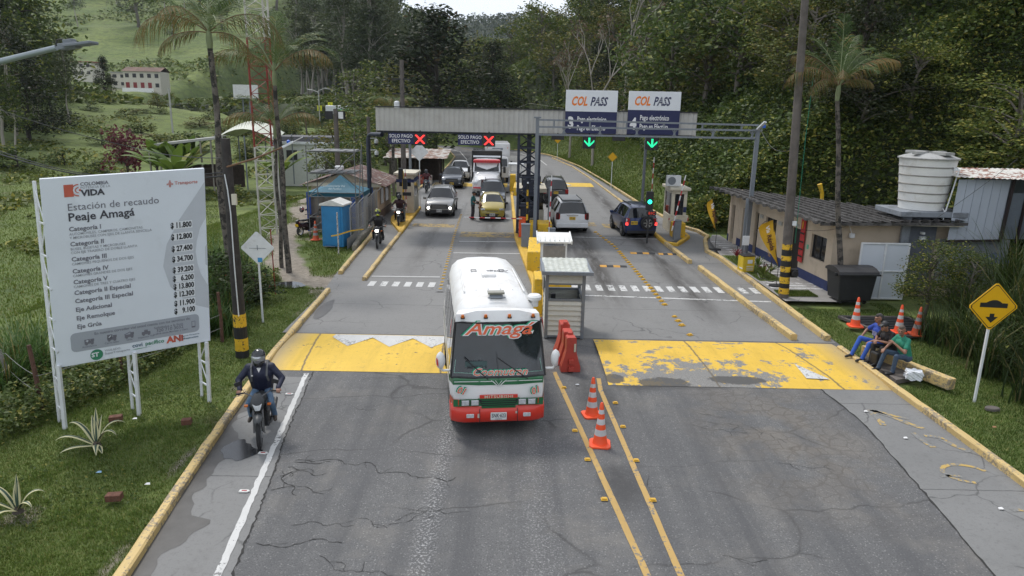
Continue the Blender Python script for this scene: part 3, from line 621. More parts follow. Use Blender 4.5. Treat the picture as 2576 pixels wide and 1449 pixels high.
for t, s_ in ((.276,'Categoría I'),(.354,'Categoría II'),(.434,'Categoría III'),(.498,'Categoría IV'),(.556,'Categoría V'),(.614,'Categoría II Especial'),(.659,'Categoría III Especial'),(.706,'Eje Adicional'),(.753,'Eje Remolque'),(.800,'Eje Grúa')): mb.text(s_, .128, TT(.14,t), 1, .022)
for t, s_ in ((.298,'AUTOMÓVILES, CAMPEROS, CAMIONETAS'),(.317,'Y MICROBUSES CON EJES DE LLANTA SENCILLA'),(.376,'BUSES, BUSETAS Y MICROBUSES'),(.395,'CON EJE TRASERO DE DOBLE LLANTA'),(.455,'CAMIONES PEQUEÑOS DE DOS EJES'),(.518,'CAMIONES GRANDES DE DOS EJES'),(.577,'CAMIONES DE TRES Y CUATRO EJES')): mb.text(s_, .074, TT(.14,t), 3, .004, sx=.95)
for cy, s_ in ((.30,'$ 11.800'),(.364,'$ 12.800'),(.43,'$ 27.400'),(.489,'$ 34.700'),(.55,'$ 39.200'),(.6,'$   6.200'),(.646,'$ 13.800'),(.692,'$ 12.300'),(.743,'$ 11.900'),(.788,'$   9.100')): mb.text(s_, .165, TT(.90,cy+.014), 4, .04, 'RIGHT', sx=.72)
mb.text('En nuestro corredor vial usted cuenta con los servicios de:', .085, TT(.24,.849), 1, .005, sx=.93)
for s_, x in (('Ambulancia',.205),('Carro taller',.345),('Grúa',.455),('Inspector Vial',.565)): mb.text(s_, .058, TT(x,.912), 1, .004, 'CENTER')
mb.text('Solicítelos a la línea', .076, TT(.815,.872), 1, .004, 'RIGHT'); mb.text('320 710 3032', .10, TT(.815,.892), 1, .01, 'RIGHT'); mb.text('o #818 desde Movistar y Claro', .056, TT(.845,.907), 1, .004, 'RIGHT')
mb.text('VIGILADO', .066, TT(.295,.953), 3); mb.text('SuperTransporte', .07, TT(.295,.970), 3, .004); mb.text('covi', .125, TT(.47,.958), 6, .02); mb.text('pacífico', .125, TT(.555,.958), 5, .02)
mb.text('ANi', .20, TT(.70,.966), 2, .05); mb.text('Agencia Nacional de', .045, TT(.80,.945), 6, .01); mb.text('Infraestructura', .058, TT(.80,.962), 6, .02); mb.text('ST', .13, TT(.213,.972), 7, .04)
mb.build('lettering', [TXTD, TXTG, mat('logo_red_brown', (.50,.10,.06), .5), mat('lettering_pale', (.27,.28,.31), .5), mat('price_black', (.012,.012,.015), .5), mat('logo_green', (.04,.22,.12), .5), mat('logo_blue_grey', (.06,.13,.2), .5), SIGNW], bb)
mb = MB(); z = .007
mb.face([(.13*W_,H_*.90,z),(.185*W_,H_*.90,z),(.185*W_,H_*.962,z),(.13*W_,H_*.962,z)], 0)
for k, (r0, r1, mi) in enumerate(((.125,.105,0),(.09,.07,1),(.06,.045,0))):
    for sg in (1,):
        a = [math.pi/2 + math.pi*q/10 for q in range(11)]; cx, cy = .215*W_, H_*.931
        mb.grid([[(cx+r0*math.cos(q)*1.1, cy+r0*math.sin(q), z+.001+k*.001), (cx+r1*math.cos(q)*1.1, cy+r1*math.sin(q), z+.001+k*.001)] for q in a], 0 if mi == 0 else 1)
mb.face([(.222*W_+.022*math.cos(q), H_*.931+.022*math.sin(q), z) for q in [k*.628 for k in range(10)]], 0)
mb.face([(.245*W_+.12*math.cos(q), H_*.038+.12*math.sin(q), z) for q in [k*.314 for k in range(20)]], 2)
cx, cy = .77*W_, H_*.929
for dx, dy, rr in ((0,.0,.035),(0,.055,.018),(-.05,-.01,.016),(.05,-.01,.016),(0,-.05,.022)): mb.face([(cx+dx+rr*math.cos(q), cy+dy+rr*1.3*math.sin(q), z) for q in [k*.628 for k in range(10)]], 3)
def truck_icon(x, y, k):
    mb.box((x, y, z), (.17,.06,.004), 4); mb.box((x+.06 if k != 3 else x, y+.045, z), (.07,.05,.004), 4)
    if k == 0: mb.box((x-.035, y+.04, z), (.1,.06,.004), 4); mb.box((x-.035,y+.035,z+.004), (.05,.014,.002), 1); mb.box((x-.035,y+.035,z+.0045), (.014,.05,.002), 1)
    if k == 1: mb.box((x-.035, y+.05, z), (.1,.09,.004), 4); mb.box((x-.035,y+.05,z+.004), (.06,.012,.002), 1, rz=.8)
    if k == 2: mb.box((x-.03, y+.06, z), (.13,.015,.004), 4, rz=.4)
    for q in (-.05,.055): mb.face([(x+q+.026*math.cos(a), y-.035+.026*math.sin(a), z+.003) for a in [k_*.628 for k_ in range(10)]], 4)
for k, sx in enumerate((.205,.345,.455,.565)): truck_icon(sx*W_, H_*(1-.885), k)
mb.box((.885*W_, H_*.119, z), (.075,.15,.004), 4); mb.box((.885*W_, H_*.122, z+.003), (.058,.105,.003), 5)
mb.box((.785*W_, H_*.045, z), (.006,.15,.002), 6)
mb.face([(.46*W_,H_*.028,z),(.5*W_,H_*.032,z),(.60*W_,H_*.031,z),(.5*W_,H_*.028,z)], 2)
mb.v = [tuple(PM @ Vector(p)) for p in mb.v]
mb.build('logo', [MATS['logo_red_brown'], PANEL, MATS['logo_green'], mat('crest_pink', (.5,.25,.24), .5), TXTG, GB, MATS['logo_blue_grey']], bb)
for q, (s_, zb, topz) in enumerate(((.004,0,5.3),(.47,0,1.5),(.955,0,1.5))):
    mb = MB(); a = loc_(BL_.lerp(BR_, s_)); up = 5.2 if s_ < .1 else 1.6
    base = loc_(Vector((-9.53,13.9,0)).lerp(Vector((-6.95,15.5,0)), s_)); ey = Vector((-e1.y, e1.x, 0))
    if s_ == .965: ey = ey
    o1 = -ey*.03; o2 = ey*.34; tp = Vector((base.x + (.22 if up > 2 else .06), base.y, 0))
    mb.bar(base+o1+Vector((0,0,-.1)), tp+o1+Vector((0,0,1.4 if up > 2 else 1.45)) - Vector(((.16 if up > 2 else 0),0,0)), .07); 
    mb.bar(base+o2+Vector((-.12,0,-.1)), tp+o2+Vector((-.12,0,up)), .05)
    n = 7 if up > 2 else 2
    for k in range(n):
        z0 = .35 + k*(up-.5)/n; z1 = .35+(k+1)*(up-.5)/n; f0 = z0/5.3*.22; f1 = z1/5.3*.22; A = [base+o1+Vector((f0,.03,z0)), base+o2+Vector((-.12+f0,0,z0))]; B = [base+o1+Vector((f1,.03,z1)), base+o2+Vector((-.12+f1,0,z1))]
        mb.bar(A[k%2], B[1-k%2], .02); mb.bar(A[0], A[1], .03)
    mb.build('leg', WHT, bb)
mb = MB()
for t in (.15,.5,.85):
    a = loc_(BL_.lerp(TL_, 1-t)) - en*.13; mb.bar(a+e1*.05, a+e1*(W_-.05), .06)
mb.build('rear_frame', WHT, bb)

# ---------------------------------------------------------------- toll canopy with fascia
STEELG = mat('canopy_fascia_sheet', (.44,.43,.405), .5, var=.06, vs=1.5, dirt=((.28,.25,.22), .3, 1.2))
can = thing('toll_canopy', 'long flat canopy with grey ribbed fascia spanning all four toll lanes', 'canopy', (0,38,0))
def fz(x, top): f = (x+7.25)/16.7; return (6.68+.05*f) if top else (5.47+.09*f)
mb = MB(); xsr = []; x = -7.25; k = 0
rows = [[], []]
while x < 9.44:
    for dx, dy in ((0,0),(.07,-.035),(.12,-.035),(.19,0)):
        q = min(x+dx, 9.44); rows[0].append((q, dy, fz(q,0))); rows[1].append((q, dy, fz(q,1)))
    x += .26
mb.grid(rows); mb.build('fascia', STEELG, can)
mb = MB(); mb.box((1.1,-.03,6.73), (16.8,.12,.05)); mb.box((1.1,-.03,5.49), (16.8,.1,.04)); mb.build('fascia_trim', DARK, can)
mb = MB(); mb.box((1.1,1.9,6.55), (16.7,3.7,.05)); mb.box((-7.27,1.9,6.05), (.05,3.8,1.25)); mb.box((9.46,1.9,6.1), (.05,3.8,1.2)); mb.box((1.1,3.8,6.05),(16.7,.05,1.2)); mb.build('roof_sheet', STEELG, can)
mb = MB()
for y in (.12, 3.5): mb.bar((-7.1,y,5.45),(9.3,y,5.5),.1); mb.bar((-7.1,y,5.95),(9.3,y,6.0),.08)
for i in range(22):
    x0 = -7.0+i*.74; mb.bar((x0,.12,5.45 if i%2 else 5.95),(x0+.74,.12,5.95 if i%2 else 5.45),.05); 
for i in range(9): mb.bar((-7+i*2.0,.1,5.45),(-7+i*2.0,3.6,5.45),.07)
mb.build('truss_beam', NAVYM, can)
def truss_col(x0, x1, y0, y1, z0, z1, m_):
    mb = MB(); c4 = [(x0,y0),(x1,y0),(x1,y1),(x0,y1)]
    for a in c4: mb.bar((*a,z0),(*a,z1),.14)
    n = 7; 
    for k in range(n):
        za = z0+(z1-z0)*k/n; zb = z0+(z1-z0)*(k+1)/n
        for i in range(4):
            a, b = c4[i], c4[(i+1)%4]; mb.bar((*a,zb),(*b,zb),.08); mb.bar((*(a if k%2 else b),za),(*(b if k%2 else a),zb),.07)
    return mb
truss_col(.22,1.32,.35,1.5,.1,5.5,NAVYM).build('column', NAVYM, can); mb = MB(); mb.bar((.78,.95,.1),(.78,.95,5.5),.24); mb.box((.78,.8,2.6),(.6,.5,.9)); mb.box((.78,.8,1.4),(.8,.5,.7)); mb.build('inner_mast', NAVYM, can)
mb = MB(); mb.tube([(7.9,5.5,0),(7.9,5.5,5.6)], .09, 10); mb.build('column', GRYM, can)
mb = MB(); mb.tube([(-6.95,9.8,0),(-6.95,9.8,5.6)], .09, 10); mb.build('column', GRYM, can)
# overhead boards
def board(name, lab, x0, x1, z0, zm, z1, num, l1, l2):
    t = thing(name, lab, 'sign', ((x0+x1)/2,37.88,0), 0, 'electronic payment boards on the canopy'); w_ = x1-x0
    mb = MB(); mb.box((0,0,(zm+z1)/2), (w_,.14,z1-zm), 0); mb.box((0,0,(z0+zm)/2), (w_,.139,zm-z0), 1); mb.build('panel', [SIGNW, NAVYS], t, bevel=.008)
    M = lambda x, z: XY(Vector((x,-.078,z)), (1,0,0), (0,0,1))
    mb = MB(); zc = zm + (z1-zm)*.5
    mb.text('COL', .62, M(-w_*.40, zc-.22), 0, .035, sx=.66, shear=.3); mb.text('PASS', .60, M(-w_*.03, zc-.22), 1, .03, sx=.68, shear=.3)
    for q in range(4): mb.box((-w_*.03+.24-q*.03+.25, -.084, zc-.10+q*.085), (.55-.1*q,.004,.016), 3)
    mb.text(num, .78, M(-w_*.45, z0+.28), 2, .05, sx=.8); mb.text(l1, .36, M(-w_*.27, zm-.50), 2, .018, sx=.62); mb.text(l2, .36, M(-w_*.27, zm-.94), 2, .018, sx=.62)
    mb.build('lettering', [TXTO, mat('pass_navy', (.03,.035,.09), .5), TXTW, SIGNW], t)
board('lane_board', 'white and navy COL PASS board numbered 3 above the third lane', 2.6,5.27,5.56,6.67,7.74,'3','Pago electrónico','Pago en Efectivo')
board('lane_board', 'white and navy COL PASS board numbered 4 above the rightmost lane', 5.85,8.53,5.56,6.80,7.74,'4','Pago electrónico','Pago en Efectivo')
for k, (lab, x0, x1) in enumerate((('navy SOLO PAGO EFECTIVO sign above the leftmost lane',-6.65,-5.3),('navy SOLO PAGO EFECTIVO sign above the second lane, left of the bus lane pillar',-2.99,-1.72))):
    t = thing('payment_sign', lab, 'sign', ((x0+x1)/2,37.95,0), 0, 'cash only signs'); w_ = x1-x0
    mb = MB(); mb.box((0,0,5.12), (w_,.08,.56)); mb.bar((-w_*.3,0,5.35),(-w_*.3,.1,5.6),.04); mb.bar((w_*.3,0,5.35),(w_*.3,.1,5.6),.04); mb.build('panel', NAVYS, t)
    mb = MB(); M = lambda z: XY(Vector((0,-.045,z)), (1,0,0), (0,0,1)); mb.text('SOLO PAGO', .25, M(5.17), 0, .01, 'CENTER', sx=.88); mb.text('EFECTIVO', .25, M(4.92), 0, .01, 'CENTER', sx=.88); mb.build('lettering', TXTW, t)
REDL = mat('red_led', (.4,.01,.01), .5, emis=((1,.035,.03), 2.2)); GRNL = mat('green_led', (.01,.3,.12), .5, emis=((.02,.85,.35), 1.5))
def led(lab, x, kind):
    t = thing('lane_signal', lab, 'lane signal', (x,37.93,0), 0, 'lane signals under the canopy')
    mb = MB(); mb.box((0,0,5.10 if kind != 'off' else 5.33), (.66,.18,.62 if kind != 'off' else .24)); mb.bar((0,0,5.4),(0,.05,5.55),.06); mb.build('housing', BLK, t, bevel=.015)
    if kind == 'off': return
    mb = MB(); M = Matrix
    if kind == 'x':
        for a in (1,-1):
            for i in range(9):
                for j in (-1,0,1):
                    d = (i-4)*.05; mb.box((a*d+j*.03, -.095, 5.10+d-j*a*.0-abs(j)*.0), (.04,.012,.04), 0, rz=0)
    else:
        for i in range(8):
            for j in (-.5,.5): mb.box((j*.055,-.095,5.33-i*.05), (.038,.012,.036))
        for a in (1,-1):
            for i in range(6):
                for j in (0,1): mb.box((a*(.03+i*.042),-.095,4.93+i*.042+j*.055), (.036,.012,.036))
    mb.build('symbol', REDL if kind == 'x' else GRNL, t)
led('lit red cross signal above the leftmost lane', -4.97, 'x'); led('lit red cross signal above the second lane', -1.36, 'x')
led('lit green arrow signal, left one, beneath the left tall board', 3.9, 'g'); led('lit green arrow signal, right one, beneath the right tall board', 7.2, 'g')
led('dark unlit signal box just right of the truss column', 2.25, 'off'); led('dark unlit signal box between the two green arrows', 5.45, 'off')

# ---------------------------------------------------------------- grey gantry frame in front
ga = thing('steel_gantry', 'slim grey steel portal frame standing in front of the canopy on the right lanes', 'gantry', (1.11,36.15,0))
A0 = Vector((0,0,0)); A1 = Vector((10.2,-2.35,0))
for a, h in ((A0,6.35),(A1,6.0)):
    mb = MB(); mb.bar(a, a+Vector((0,0,h)), .17); mb.box(a+Vector((0,0,h)), (.36,.24,.08)); mb.box(a+Vector((0,0,.16)), (.4,.4,.05)); mb.build('post', GRYM, ga)
mb = MB()
for za, zb in ((6.24,6.22),(5.9,5.98),(5.52,5.62)): mb.bar(A0+Vector((0,-.02,za)), A1+Vector((0,-.02,zb)), .085)
for i in range(6):
    f = .08+i*.17; p = A0.lerp(A1, f); mb.bar(p+Vector((0,0,6.2)), p+Vector((0,0,5.95)), .07); mb.bar(p+Vector((.5,-.1,5.92)), p+Vector((.5,-.1,5.56)), .08)
    for s_ in (-.13,.13): mb.bar(p+Vector((.5+s_,-.1,5.92)), p+Vector((.5,-.1,5.74)), .03); mb.bar(p+Vector((.5+s_,-.1,5.56)), p+Vector((.5,-.1,5.74)), .03)
mb.build('beam', GRYM, ga)
t = thing('street_light', 'small white street light clamped to the right end of the grey frame', 'light', (11.35,33.75,6.1)); mb = MB(); mb.box((0,-.25,.1), (.14,.62,.07), 0, Matrix.Rotation(R(-38),3,'X')@Matrix.Rotation(.3,3,'Z')); mb.build('head', WHT, t, bevel=.01)
mb = MB(); mb.lathe([(.0,.16),(.06,.15),(.075,.08),(.075,0)], 12, c=(.18,-.1,0)); mb.build('sensor', mat('blue_cap', (.02,.10,.5), .4), t)

# ---------------------------------------------------------------- left mast with cameras
t = thing('camera_mast', 'navy steel mast bending toward the canopy with two white dome cameras', 'mast', (-8.3,40.8,0))
mb = MB(); mb.tube([(0,0,0),(0,0,4.9),(.06,0,5.1),(.25,-.3,5.2),(1.1,-1.6,5.25)], .12, 12, caps=True); mb.build('pole', NAVYM, t, smooth=True)
for z in (4.75, 4.1):
    mb = MB(); mb.bar((0,0,z+.22),(.5,-.1,z+.24),.035); mb.lathe([(.0,.2),(.09,.18),(.12,.1),(.12,0),(.10,-.04)], 14, c=(.48,-.1,z), mi=0); mb.lathe([(.10,-.04),(.09,-.11),(.05,-.16),(0,-.17)], 14, c=(.48,-.1,z), mi=1); mb.build('dome_camera', [WHT, BLK], t, smooth=True)

# ---------------------------------------------------------------- poles
def pole(name, lab, x, y, h, r0, r1, bands=None, lean=(0,0), mt=None, grp=None):
    t = thing(name, lab, 'utility pole', (x,y,0), 0, grp); mb = MB()
    mb.lathe([(r0*(1-z/h)+r1*z/h, z) for z in np.linspace(-.2, h, 12)], 14); mb.v = [(p[0]+lean[0]*p[2]/h, p[1]+lean[1]*p[2]/h, p[2]) for p in mb.v]
    mb.build('shaft', mt or CONCP, t, smooth=True)
    for i, (z0, z1, c) in enumerate(bands or []):
        mb = MB(); f = lambda z: r0*(1-z/h)+r1*z/h+.006
        mb.lathe([(f(z0), z0), (f(z1), z1)], 14); mb.v = [(p[0]+lean[0]*p[2]/h, p[1]+lean[1]*p[2]/h, p[2]) for p in mb.v]
        mb.build('painted_band', {'Y': mat('band_yellow', (.66,.40,.02), .6, var=.12, wear=((.05,.04,.03), .22, 9)), 'B': mat('band_black', (.014,.014,.015), .7, var=.3)}[c], t)
    return t
pL = pole('utility_pole', 'dark utility pole with yellow and black bands at its foot beside the price board', -7.43,18.5,5.9,.175,.115,[(0,.18,'B'),(.18,.53,'Y'),(.53,.86,'B'),(.86,1.22,'Y')], mt=mat('dark_wood_pole', (.035,.03,.028), .8, var=.3, vs=5, dirt=((.08,.075,.07), .3, 6)))
mb = MB(); mb.tube([(.06,-.19,1.2),(.05,-.185,2.6),(.06,-.18,4.0),(.02,-.16,4.6),(-.03,-.15,5.0)], .016, 6); mb.build('conduit', WHT, pL); mb = MB(); mb.box((.16,-.12,4.35),(.12,.08,.28)); mb.build('junction_box', CREAM, pL)
yb = [(.3,.52,'Y'),(.52,.70,'B'),(.70,.94,'Y'),(.94,1.13,'B'),(1.13,1.33,'Y'),(1.33,1.55,'B'),(1.55,1.73,'Y'),(1.73,1.96,'B'),(1.96,2.16,'Y')]
pR = pole('utility_pole', 'tall concrete pole with many yellow and black bands in front of the beige office', 10.12,25.5,11.6,.18,.115,yb, lean=(-.5,0))
mb = MB(); mb.box((.22,-.1,1.1),(.24,.2,.3)); mb.lathe([(.12,0),(.12,-.08),(.1,-.09)], 14, c=(.22,-.2,1.1), axis='Y'); mb.build('signal_lamp', BLK, pR); mb = MB(); mb.box((.0,-.2,2.95),(.13,.08,.16)); mb.build('junction_box', WHT, pR)
mb = MB(); mb.tube([(.17,-.03,2.2),(.1,-.03,6),(.12,-.03,8)], .012, 5); mb.build('cable', mat('green_cable', (.02,.2,.12), .5), pR)
t = pole('utility_pole', 'grey concrete pole with a white transformer rising behind the left end of the canopy', -8.05,52,9.9,.2,.15)
mb = MB(); mb.lathe([(.0,0),(.2,.03),(.2,.62),(.12,.7),(0,.72)], 14, c=(-.38,-.1,6.4)); mb.build('transformer', WHT, t); mb = MB(); mb.bar((-.7,-.1,8.6),(.6,-.1,8.6),.08); mb.bar((-.7,-.1,7.6),(.4,-.1,7.6),.07); mb.build('crossarm', DARK, t)
t = pole('utility_pole', 'grey pole carrying two square floodlights behind the scaffold', -11.85,48,6.5,.19,.15)
for s_ in (-1,1):
    mb = MB(); mb.box((s_*.42,-.1,6.1),(.5,.16,.52), 0, Matrix.Rotation(-s_*.5,3,'Z')); mb.box((s_*.42-s_*.04,-.19,6.1),(.4,.02,.42), 1 if s_ > 0 else 0, Matrix.Rotation(-s_*.5,3,'Z')); mb.build('floodlight', [DARK, WHTS], t)
pole('utility_pole', 'dark wooden pole directly left of the canopy end', -8.9,44,6.1,.13,.1)

# street lamps
t = thing('street_lamp', 'grey street lamp arm reaching in over the left pasture', 'street lamp', (-9.3,9,0))
mb = MB(); mb.lathe([(.1,-1.5),(.06,6.9)], 12); mb.build('pole', GRYM, t); a = Dp(0,155,9)-Vector((-9.3,9,0)); b = Dp(142,120,9)-Vector((-9.3,9,0)); c = Dp(201,112,9)-Vector((-9.3,9,0))
LG = mat('galvanised', (.28,.32,.34), .4, met=.3, var=.1); mb = MB(); mb.tube([(0,0,6.6), a+(a-b)*.3, b], [.045,.04,.034], 10); mb.build('arm', LG, t, smooth=True)
mb = MB(); d = (c-b).normalized(); q = d.to_track_quat('X','Z').to_matrix(); mb.box(b+d*.16,(.22,.13,.07),0,q); mb.box(b+d*.3+Vector((0,0,-.0)),(.34,.2,.035),0,q); mb.box(b+d*.17+Vector((0,0,.05)),(.12,.1,.05),0,q); mb.build('head', GRYM, t, bevel=.008)
mb = MB(); mb.tube([b+Vector((.0,0,.02)), b+Vector((.02,0,.09)), b+Vector((.08,0,.10)), b+Vector((.13,0,.03))], .009, 6); mb.build('cable', BLK, t)
t = thing('street_lamp', 'rusty pipe arm with a pale lamp head fixed to the left banded pole', 'street lamp', (-7.4,18.5,4.0)); a = Dp(570,420,18.4)-Vector((-7.4,18.5,4.0)); b = Dp(712,370,18.4)-Vector((-7.4,18.5,4.0)); c = Dp(757,347,18.4)-Vector((-7.4,18.5,4.0))
mb = MB(); mb.tube([a, a.lerp(b,.5)+Vector((0,0,-.04)), b], .024, 8); mb.build('arm', mat('rusty_pipe', (.16,.09,.05), .8, var=.3), t)
mb = MB(); d = (c-b).normalized(); q = d.to_track_quat('X','Z').to_matrix(); mb.box(b+d*.14,(.3,.1,.06),0,q); mb.box(b+d*.4,(.36,.06,.02),0,q); mb.build('head', WHT, t, bevel=.01); mb = MB(); mb.lathe([(.04,0),(.045,.06),(.0,.09)], 10, c=b+d*.16+Vector((0,0,.03))); mb.build('sensor', MATS['blue_cap'], t)

# ---------------------------------------------------------------- diamond signs
def diamond(name, lab, x, y, zc, hd, face, post_m, back=None, border=None):
    t = thing(name, lab, 'road sign', (x,y,0)); mb = MB(); mb.bar((0,0,-.1),(0,0,zc-hd*.4),.05); mb.build('post', post_m, t)
    def dia(r, yy, mi): 
        c_ = hd*.09; o = []
        for k in range(4):
            a = k*math.pi/2; 
            for s_ in (-1,1): o.append((r*math.cos(a) - (c_ if True else 0)*math.cos(a)*.6 - s_*(-1)*c_*math.sin(a)*-.6, r*math.sin(a) - c_*math.sin(a)*.6 - s_*(-1)*c_*math.cos(a)*.6))
        return o
    mb = MB(); Mx = XY(Vector((0,-.03,zc)), (1,0,0), (0,0,1)); mb.prism(dia(hd,0,0), -.012, .0, 0, Mx)
    if border: mb.prism(dia(hd*.94,0,0), .0, .002, 1, Mx); mb.prism(dia(hd*.90,0,0), .002, .004, 0, Mx)
    mb.build('panel', [face, border or face], t); return t, Mx
t, Mx = diamond('road_sign', 'blank white diamond sign on a white post beside the dirt path', -7.97,21.7,2.41,.535,WHT,WHT)
mb = MB(); mb.box((0,-.036,2.40),(.52,.006,.012)); mb.box((0,-.036,2.42),(.02,.006,.16)); mb.box((.06,-.04,2.03),(.14,.006,.14),1); mb.build('sticker', [GRYM, mat('blue_sticker', (.05,.25,.5), .5)], t)
diamond('road_sign', 'small white diamond sign beyond the left toll booth', -6.36,48,3.82,.62,WHT,WHT)
YS = mat('sign_yellow', (.74,.40,.006), .45, var=.04); t, Mx = diamond('road_sign', 'yellow diamond speed hump sign with a down arrow on the right verge', 11.47,16.3,2.42,.60,YS,WHT,border=BLK)
mb = MB(); mb.prism([(-.33,-.01),(.33,-.03),(.33,.085),(.19,.09),(.13,.135),(.05,.165),(-.04,.165),(-.12,.14),(-.19,.10),(-.33,.10)], .005,.008,0,Mx); mb.prism([(-.055,-.17),(.055,-.17),(.055,-.25),(.15,-.25),(.0,-.40),(-.15,-.25),(-.055,-.25)],.005,.008,0,Mx); mb.build('symbol', BLK, t)
mb = MB(); mb.lathe([(0,0),(.17,0),(.17,.05),(.15,.07),(0,.07)], 18, sy=.7); tag(mb.build('concrete_footing', CONCP, loc=(11.55,15.75,.0)), 'round concrete footing plate in the grass by the yellow sign', 'footing')
for lab, u, v, Y in (('small yellow warning sign on the far right bank', 1541,395,62),('yellow warning sign far along the right roadside', 1403,353,95)):
    p = Dp(u,v,Y); t, Mx = diamond('road_sign', lab, p.x, Y, p.z, .42, YS, WHT, border=BLK)

# ---------------------------------------------------------------- booths
def booth(lab, x0, x1, y0, y1, h, z0=.14, win=True):
    t = thing('toll_booth', lab, 'toll booth', ((x0+x1)/2,(y0+y1)/2,z0)); w_, d_ = x1-x0, y1-y0
    mb = MB(); mb.box((0,0,.5), (w_,d_,1.0)); 
    for sx in (-1,1):
        for sy in (-1,1): mb.box((sx*(w_/2-.09), sy*(d_/2-.09), 1+(h-1.25)/2), (.18,.18,h-1.25))
    mb.box((0,0,h-.2),(w_,d_,.2)); mb.build('wall', CREAM, t, bevel=.015)
    mb = MB(); mb.box((0,0,h-.02),(w_+.3,d_+.3,.16)); mb.build('roof', CREAM, t, bevel=.03)
    mb = MB(); mb.box((0,-d_/2+.05,(h+.7)/2),(w_-.36,.02,h-1.25)); mb.box((0,d_/2-.05,(h+.7)/2),(w_-.36,.02,h-1.25)); mb.box((-w_/2+.05,0,(h+.7)/2),(.02,d_-.36,h-1.25)); mb.box((w_/2-.05,0,(h+.7)/2),(.02,d_-.36,h-1.25)); mb.build('window', GLASSD, t)
    mb = MB(); mb.box((0,0,h-.45),(w_+.01,d_+.01,.2)); 
    return t, mb
t, mb = booth('cream toll booth with a navy band on the left island', -7.45,-6.35,45,47.3,2.5); mb.build('painted_band', BLUEB, t)
mb = MB(); mb.box((-.05,-1.17,1.05),(.95,.02,1.3)); mb.build('front_panel', CREAM, t)
t, mb = booth('cream toll booth with a dark window and air conditioner on its roof', 8.75,9.6,39.2,41.2,2.5)
mb = MB(); mb.box((.33,-1.02,1.35),(.17,.03,.3)); mb.build('painted_band', BLUEB, t)
mb = MB(); mb.box((0,-1.05,.86),(1.05,.12,.36)); mb.box((0,-1.05,.86),(.85,.13,.02),0); mb.build('counter', CREAM, t); mb = MB(); mb.box((-.52,-1.1,.82),(.05,.03,.12)); mb.box((.52,-1.1,.82),(.05,.03,.2)); mb.build('reflector', REDW, t)
ac = thing('air_conditioner', 'white air conditioner unit standing on the right booth roof', 'air conditioner', (8.85,39.6,2.74)); mb = MB(); mb.box((0,0,.3),(.78,.34,.58)); mb.build('casing', WHT, ac, bevel=.02); mb = MB(); mb.lathe([(.0,0),(.22,0),(.22,-.02),(.2,-.02)], 20, c=(-.12,-.175,.3), axis='Y'); mb.build('fan_grille', GRYM, ac)
t = thing('toll_booth', 'dark central toll booth with a flat slab roof behind the truss column', 'toll booth', (1.0,42.0,.12)); mb = MB(); mb.box((0,0,.5),(1.5,2.6,1.0)); mb.build('wall', CREAM, t); mb = MB(); mb.box((0,0,1.5),(1.4,2.5,1.0)); mb.build('window', GLASSD, t); mb = MB(); mb.box((0,0,2.12),(1.75,3.0,.24)); mb.build('roof', CREAM, t, bevel=.02)
mb = MB(); mb.box((-.2,.2,2.55),(.7,.5,.6)); mb.box((.35,.7,2.5),(.5,.5,.5)); mb.build('roof_machinery', DARK, t, bevel=.02)
t = thing('ticket_shelter', 'small white roofed shelter far down the median island', 'shelter', (.15,61,.12)); mb = MB()
for sx in (-.45,.45):
    for sy in (-.6,.6): mb.bar((sx,sy,0),(sx,sy,2.0),.08)
mb.box((0,-.6,.9),(.95,.06,.3)); mb.box((0,-.6,1.4),(.95,.06,.12)); mb.build('frame', WHT, t); mb = MB(); mb.box((0,0,2.05),(1.3,1.6,.1)); mb.build('roof', WHT, t)

# barrier machines
def barrier(lab, x, y, z0, cab, a, b, alab=None, h=1.0, cw=.36):
    t = thing('barrier_gate', lab, 'barrier', (x,y,z0)); mb = MB(); mb.box((0,0,h/2),(cw,cw*.9,h)); mb.box((0,0,h+.02),(cw*1.05,cw,.05)); mb.build('cabinet', cab, t, bevel=.02)
    a = Vector(a)-Vector((x,y,z0)); b = Vector(b)-Vector((x,y,z0)); n = 11; mb = MB()
    for k in range(n): mb.bar(a.lerp(b, k/n), a.lerp(b, (k+1)/n), .085, .045, k % 2)
    mb.build('arm', [WHTS, REDW], t); return t
barrier('orange barrier gate with its red and white arm lowered across the second lane', .48,37.4,.12,ORNG,(.45,37.15,1.12),(-2.62,37.1,1.15))
barrier('grey barrier gate with its arm raised upright beside the grey frame post', 1.95,35.3,.12,GRYM,Dp(1381,583,35.1),Dp(1388,442,35.1),h=.8)
barrier('orange barrier gate with raised arm behind the blue off-roader', 8.3,43.3,.14,ORNG,Dp(1635,540,43),Dp(1646,396,43))
barrier('grey barrier gate with a tilted raised arm in front of the right booth', 8.72,37.3,.15,GRYM,Dp(1690,580,37.1),Dp(1725,441,37.1))
barrier('orange barrier gate with raised arm in front of the left booth', -6.95,43.4,.14,ORNG,Dp(1023,530,43.2),Dp(1019,425,43.2))
t = thing('traffic_light', 'traffic light on a yellow post beside the left booth', 'traffic light', (-6.6,42.3,.14)); mb = MB(); mb.tube([(0,0,0),(0,0,2.9)], .05, 8); mb.build('post', YELB, t)
for k, z in enumerate((2.75,2.15)): mb = MB(); mb.box((.12 if k else -.12,-.02,z),(.26,.22,.62)); mb.build('signal_head', BLK, t)
mb = MB(); mb.box((.22,0,1.55),(.5,.14,.2)); mb.box((-.3,0,1.5),(.24,.2,.3)); mb.build('sensor_box', BLK, t)
mb = MB(); mb.box((0,0,.5),(.3,.28,.98)); mb.box((0,0,1.0),(.33,.31,.05)); tag(mb.build('ticket_cabinet', GRYM, loc=(-6.55,41.6,.14), bevel=.02), 'dark grey metal cabinet at the nose of the left island', 'cabinet')
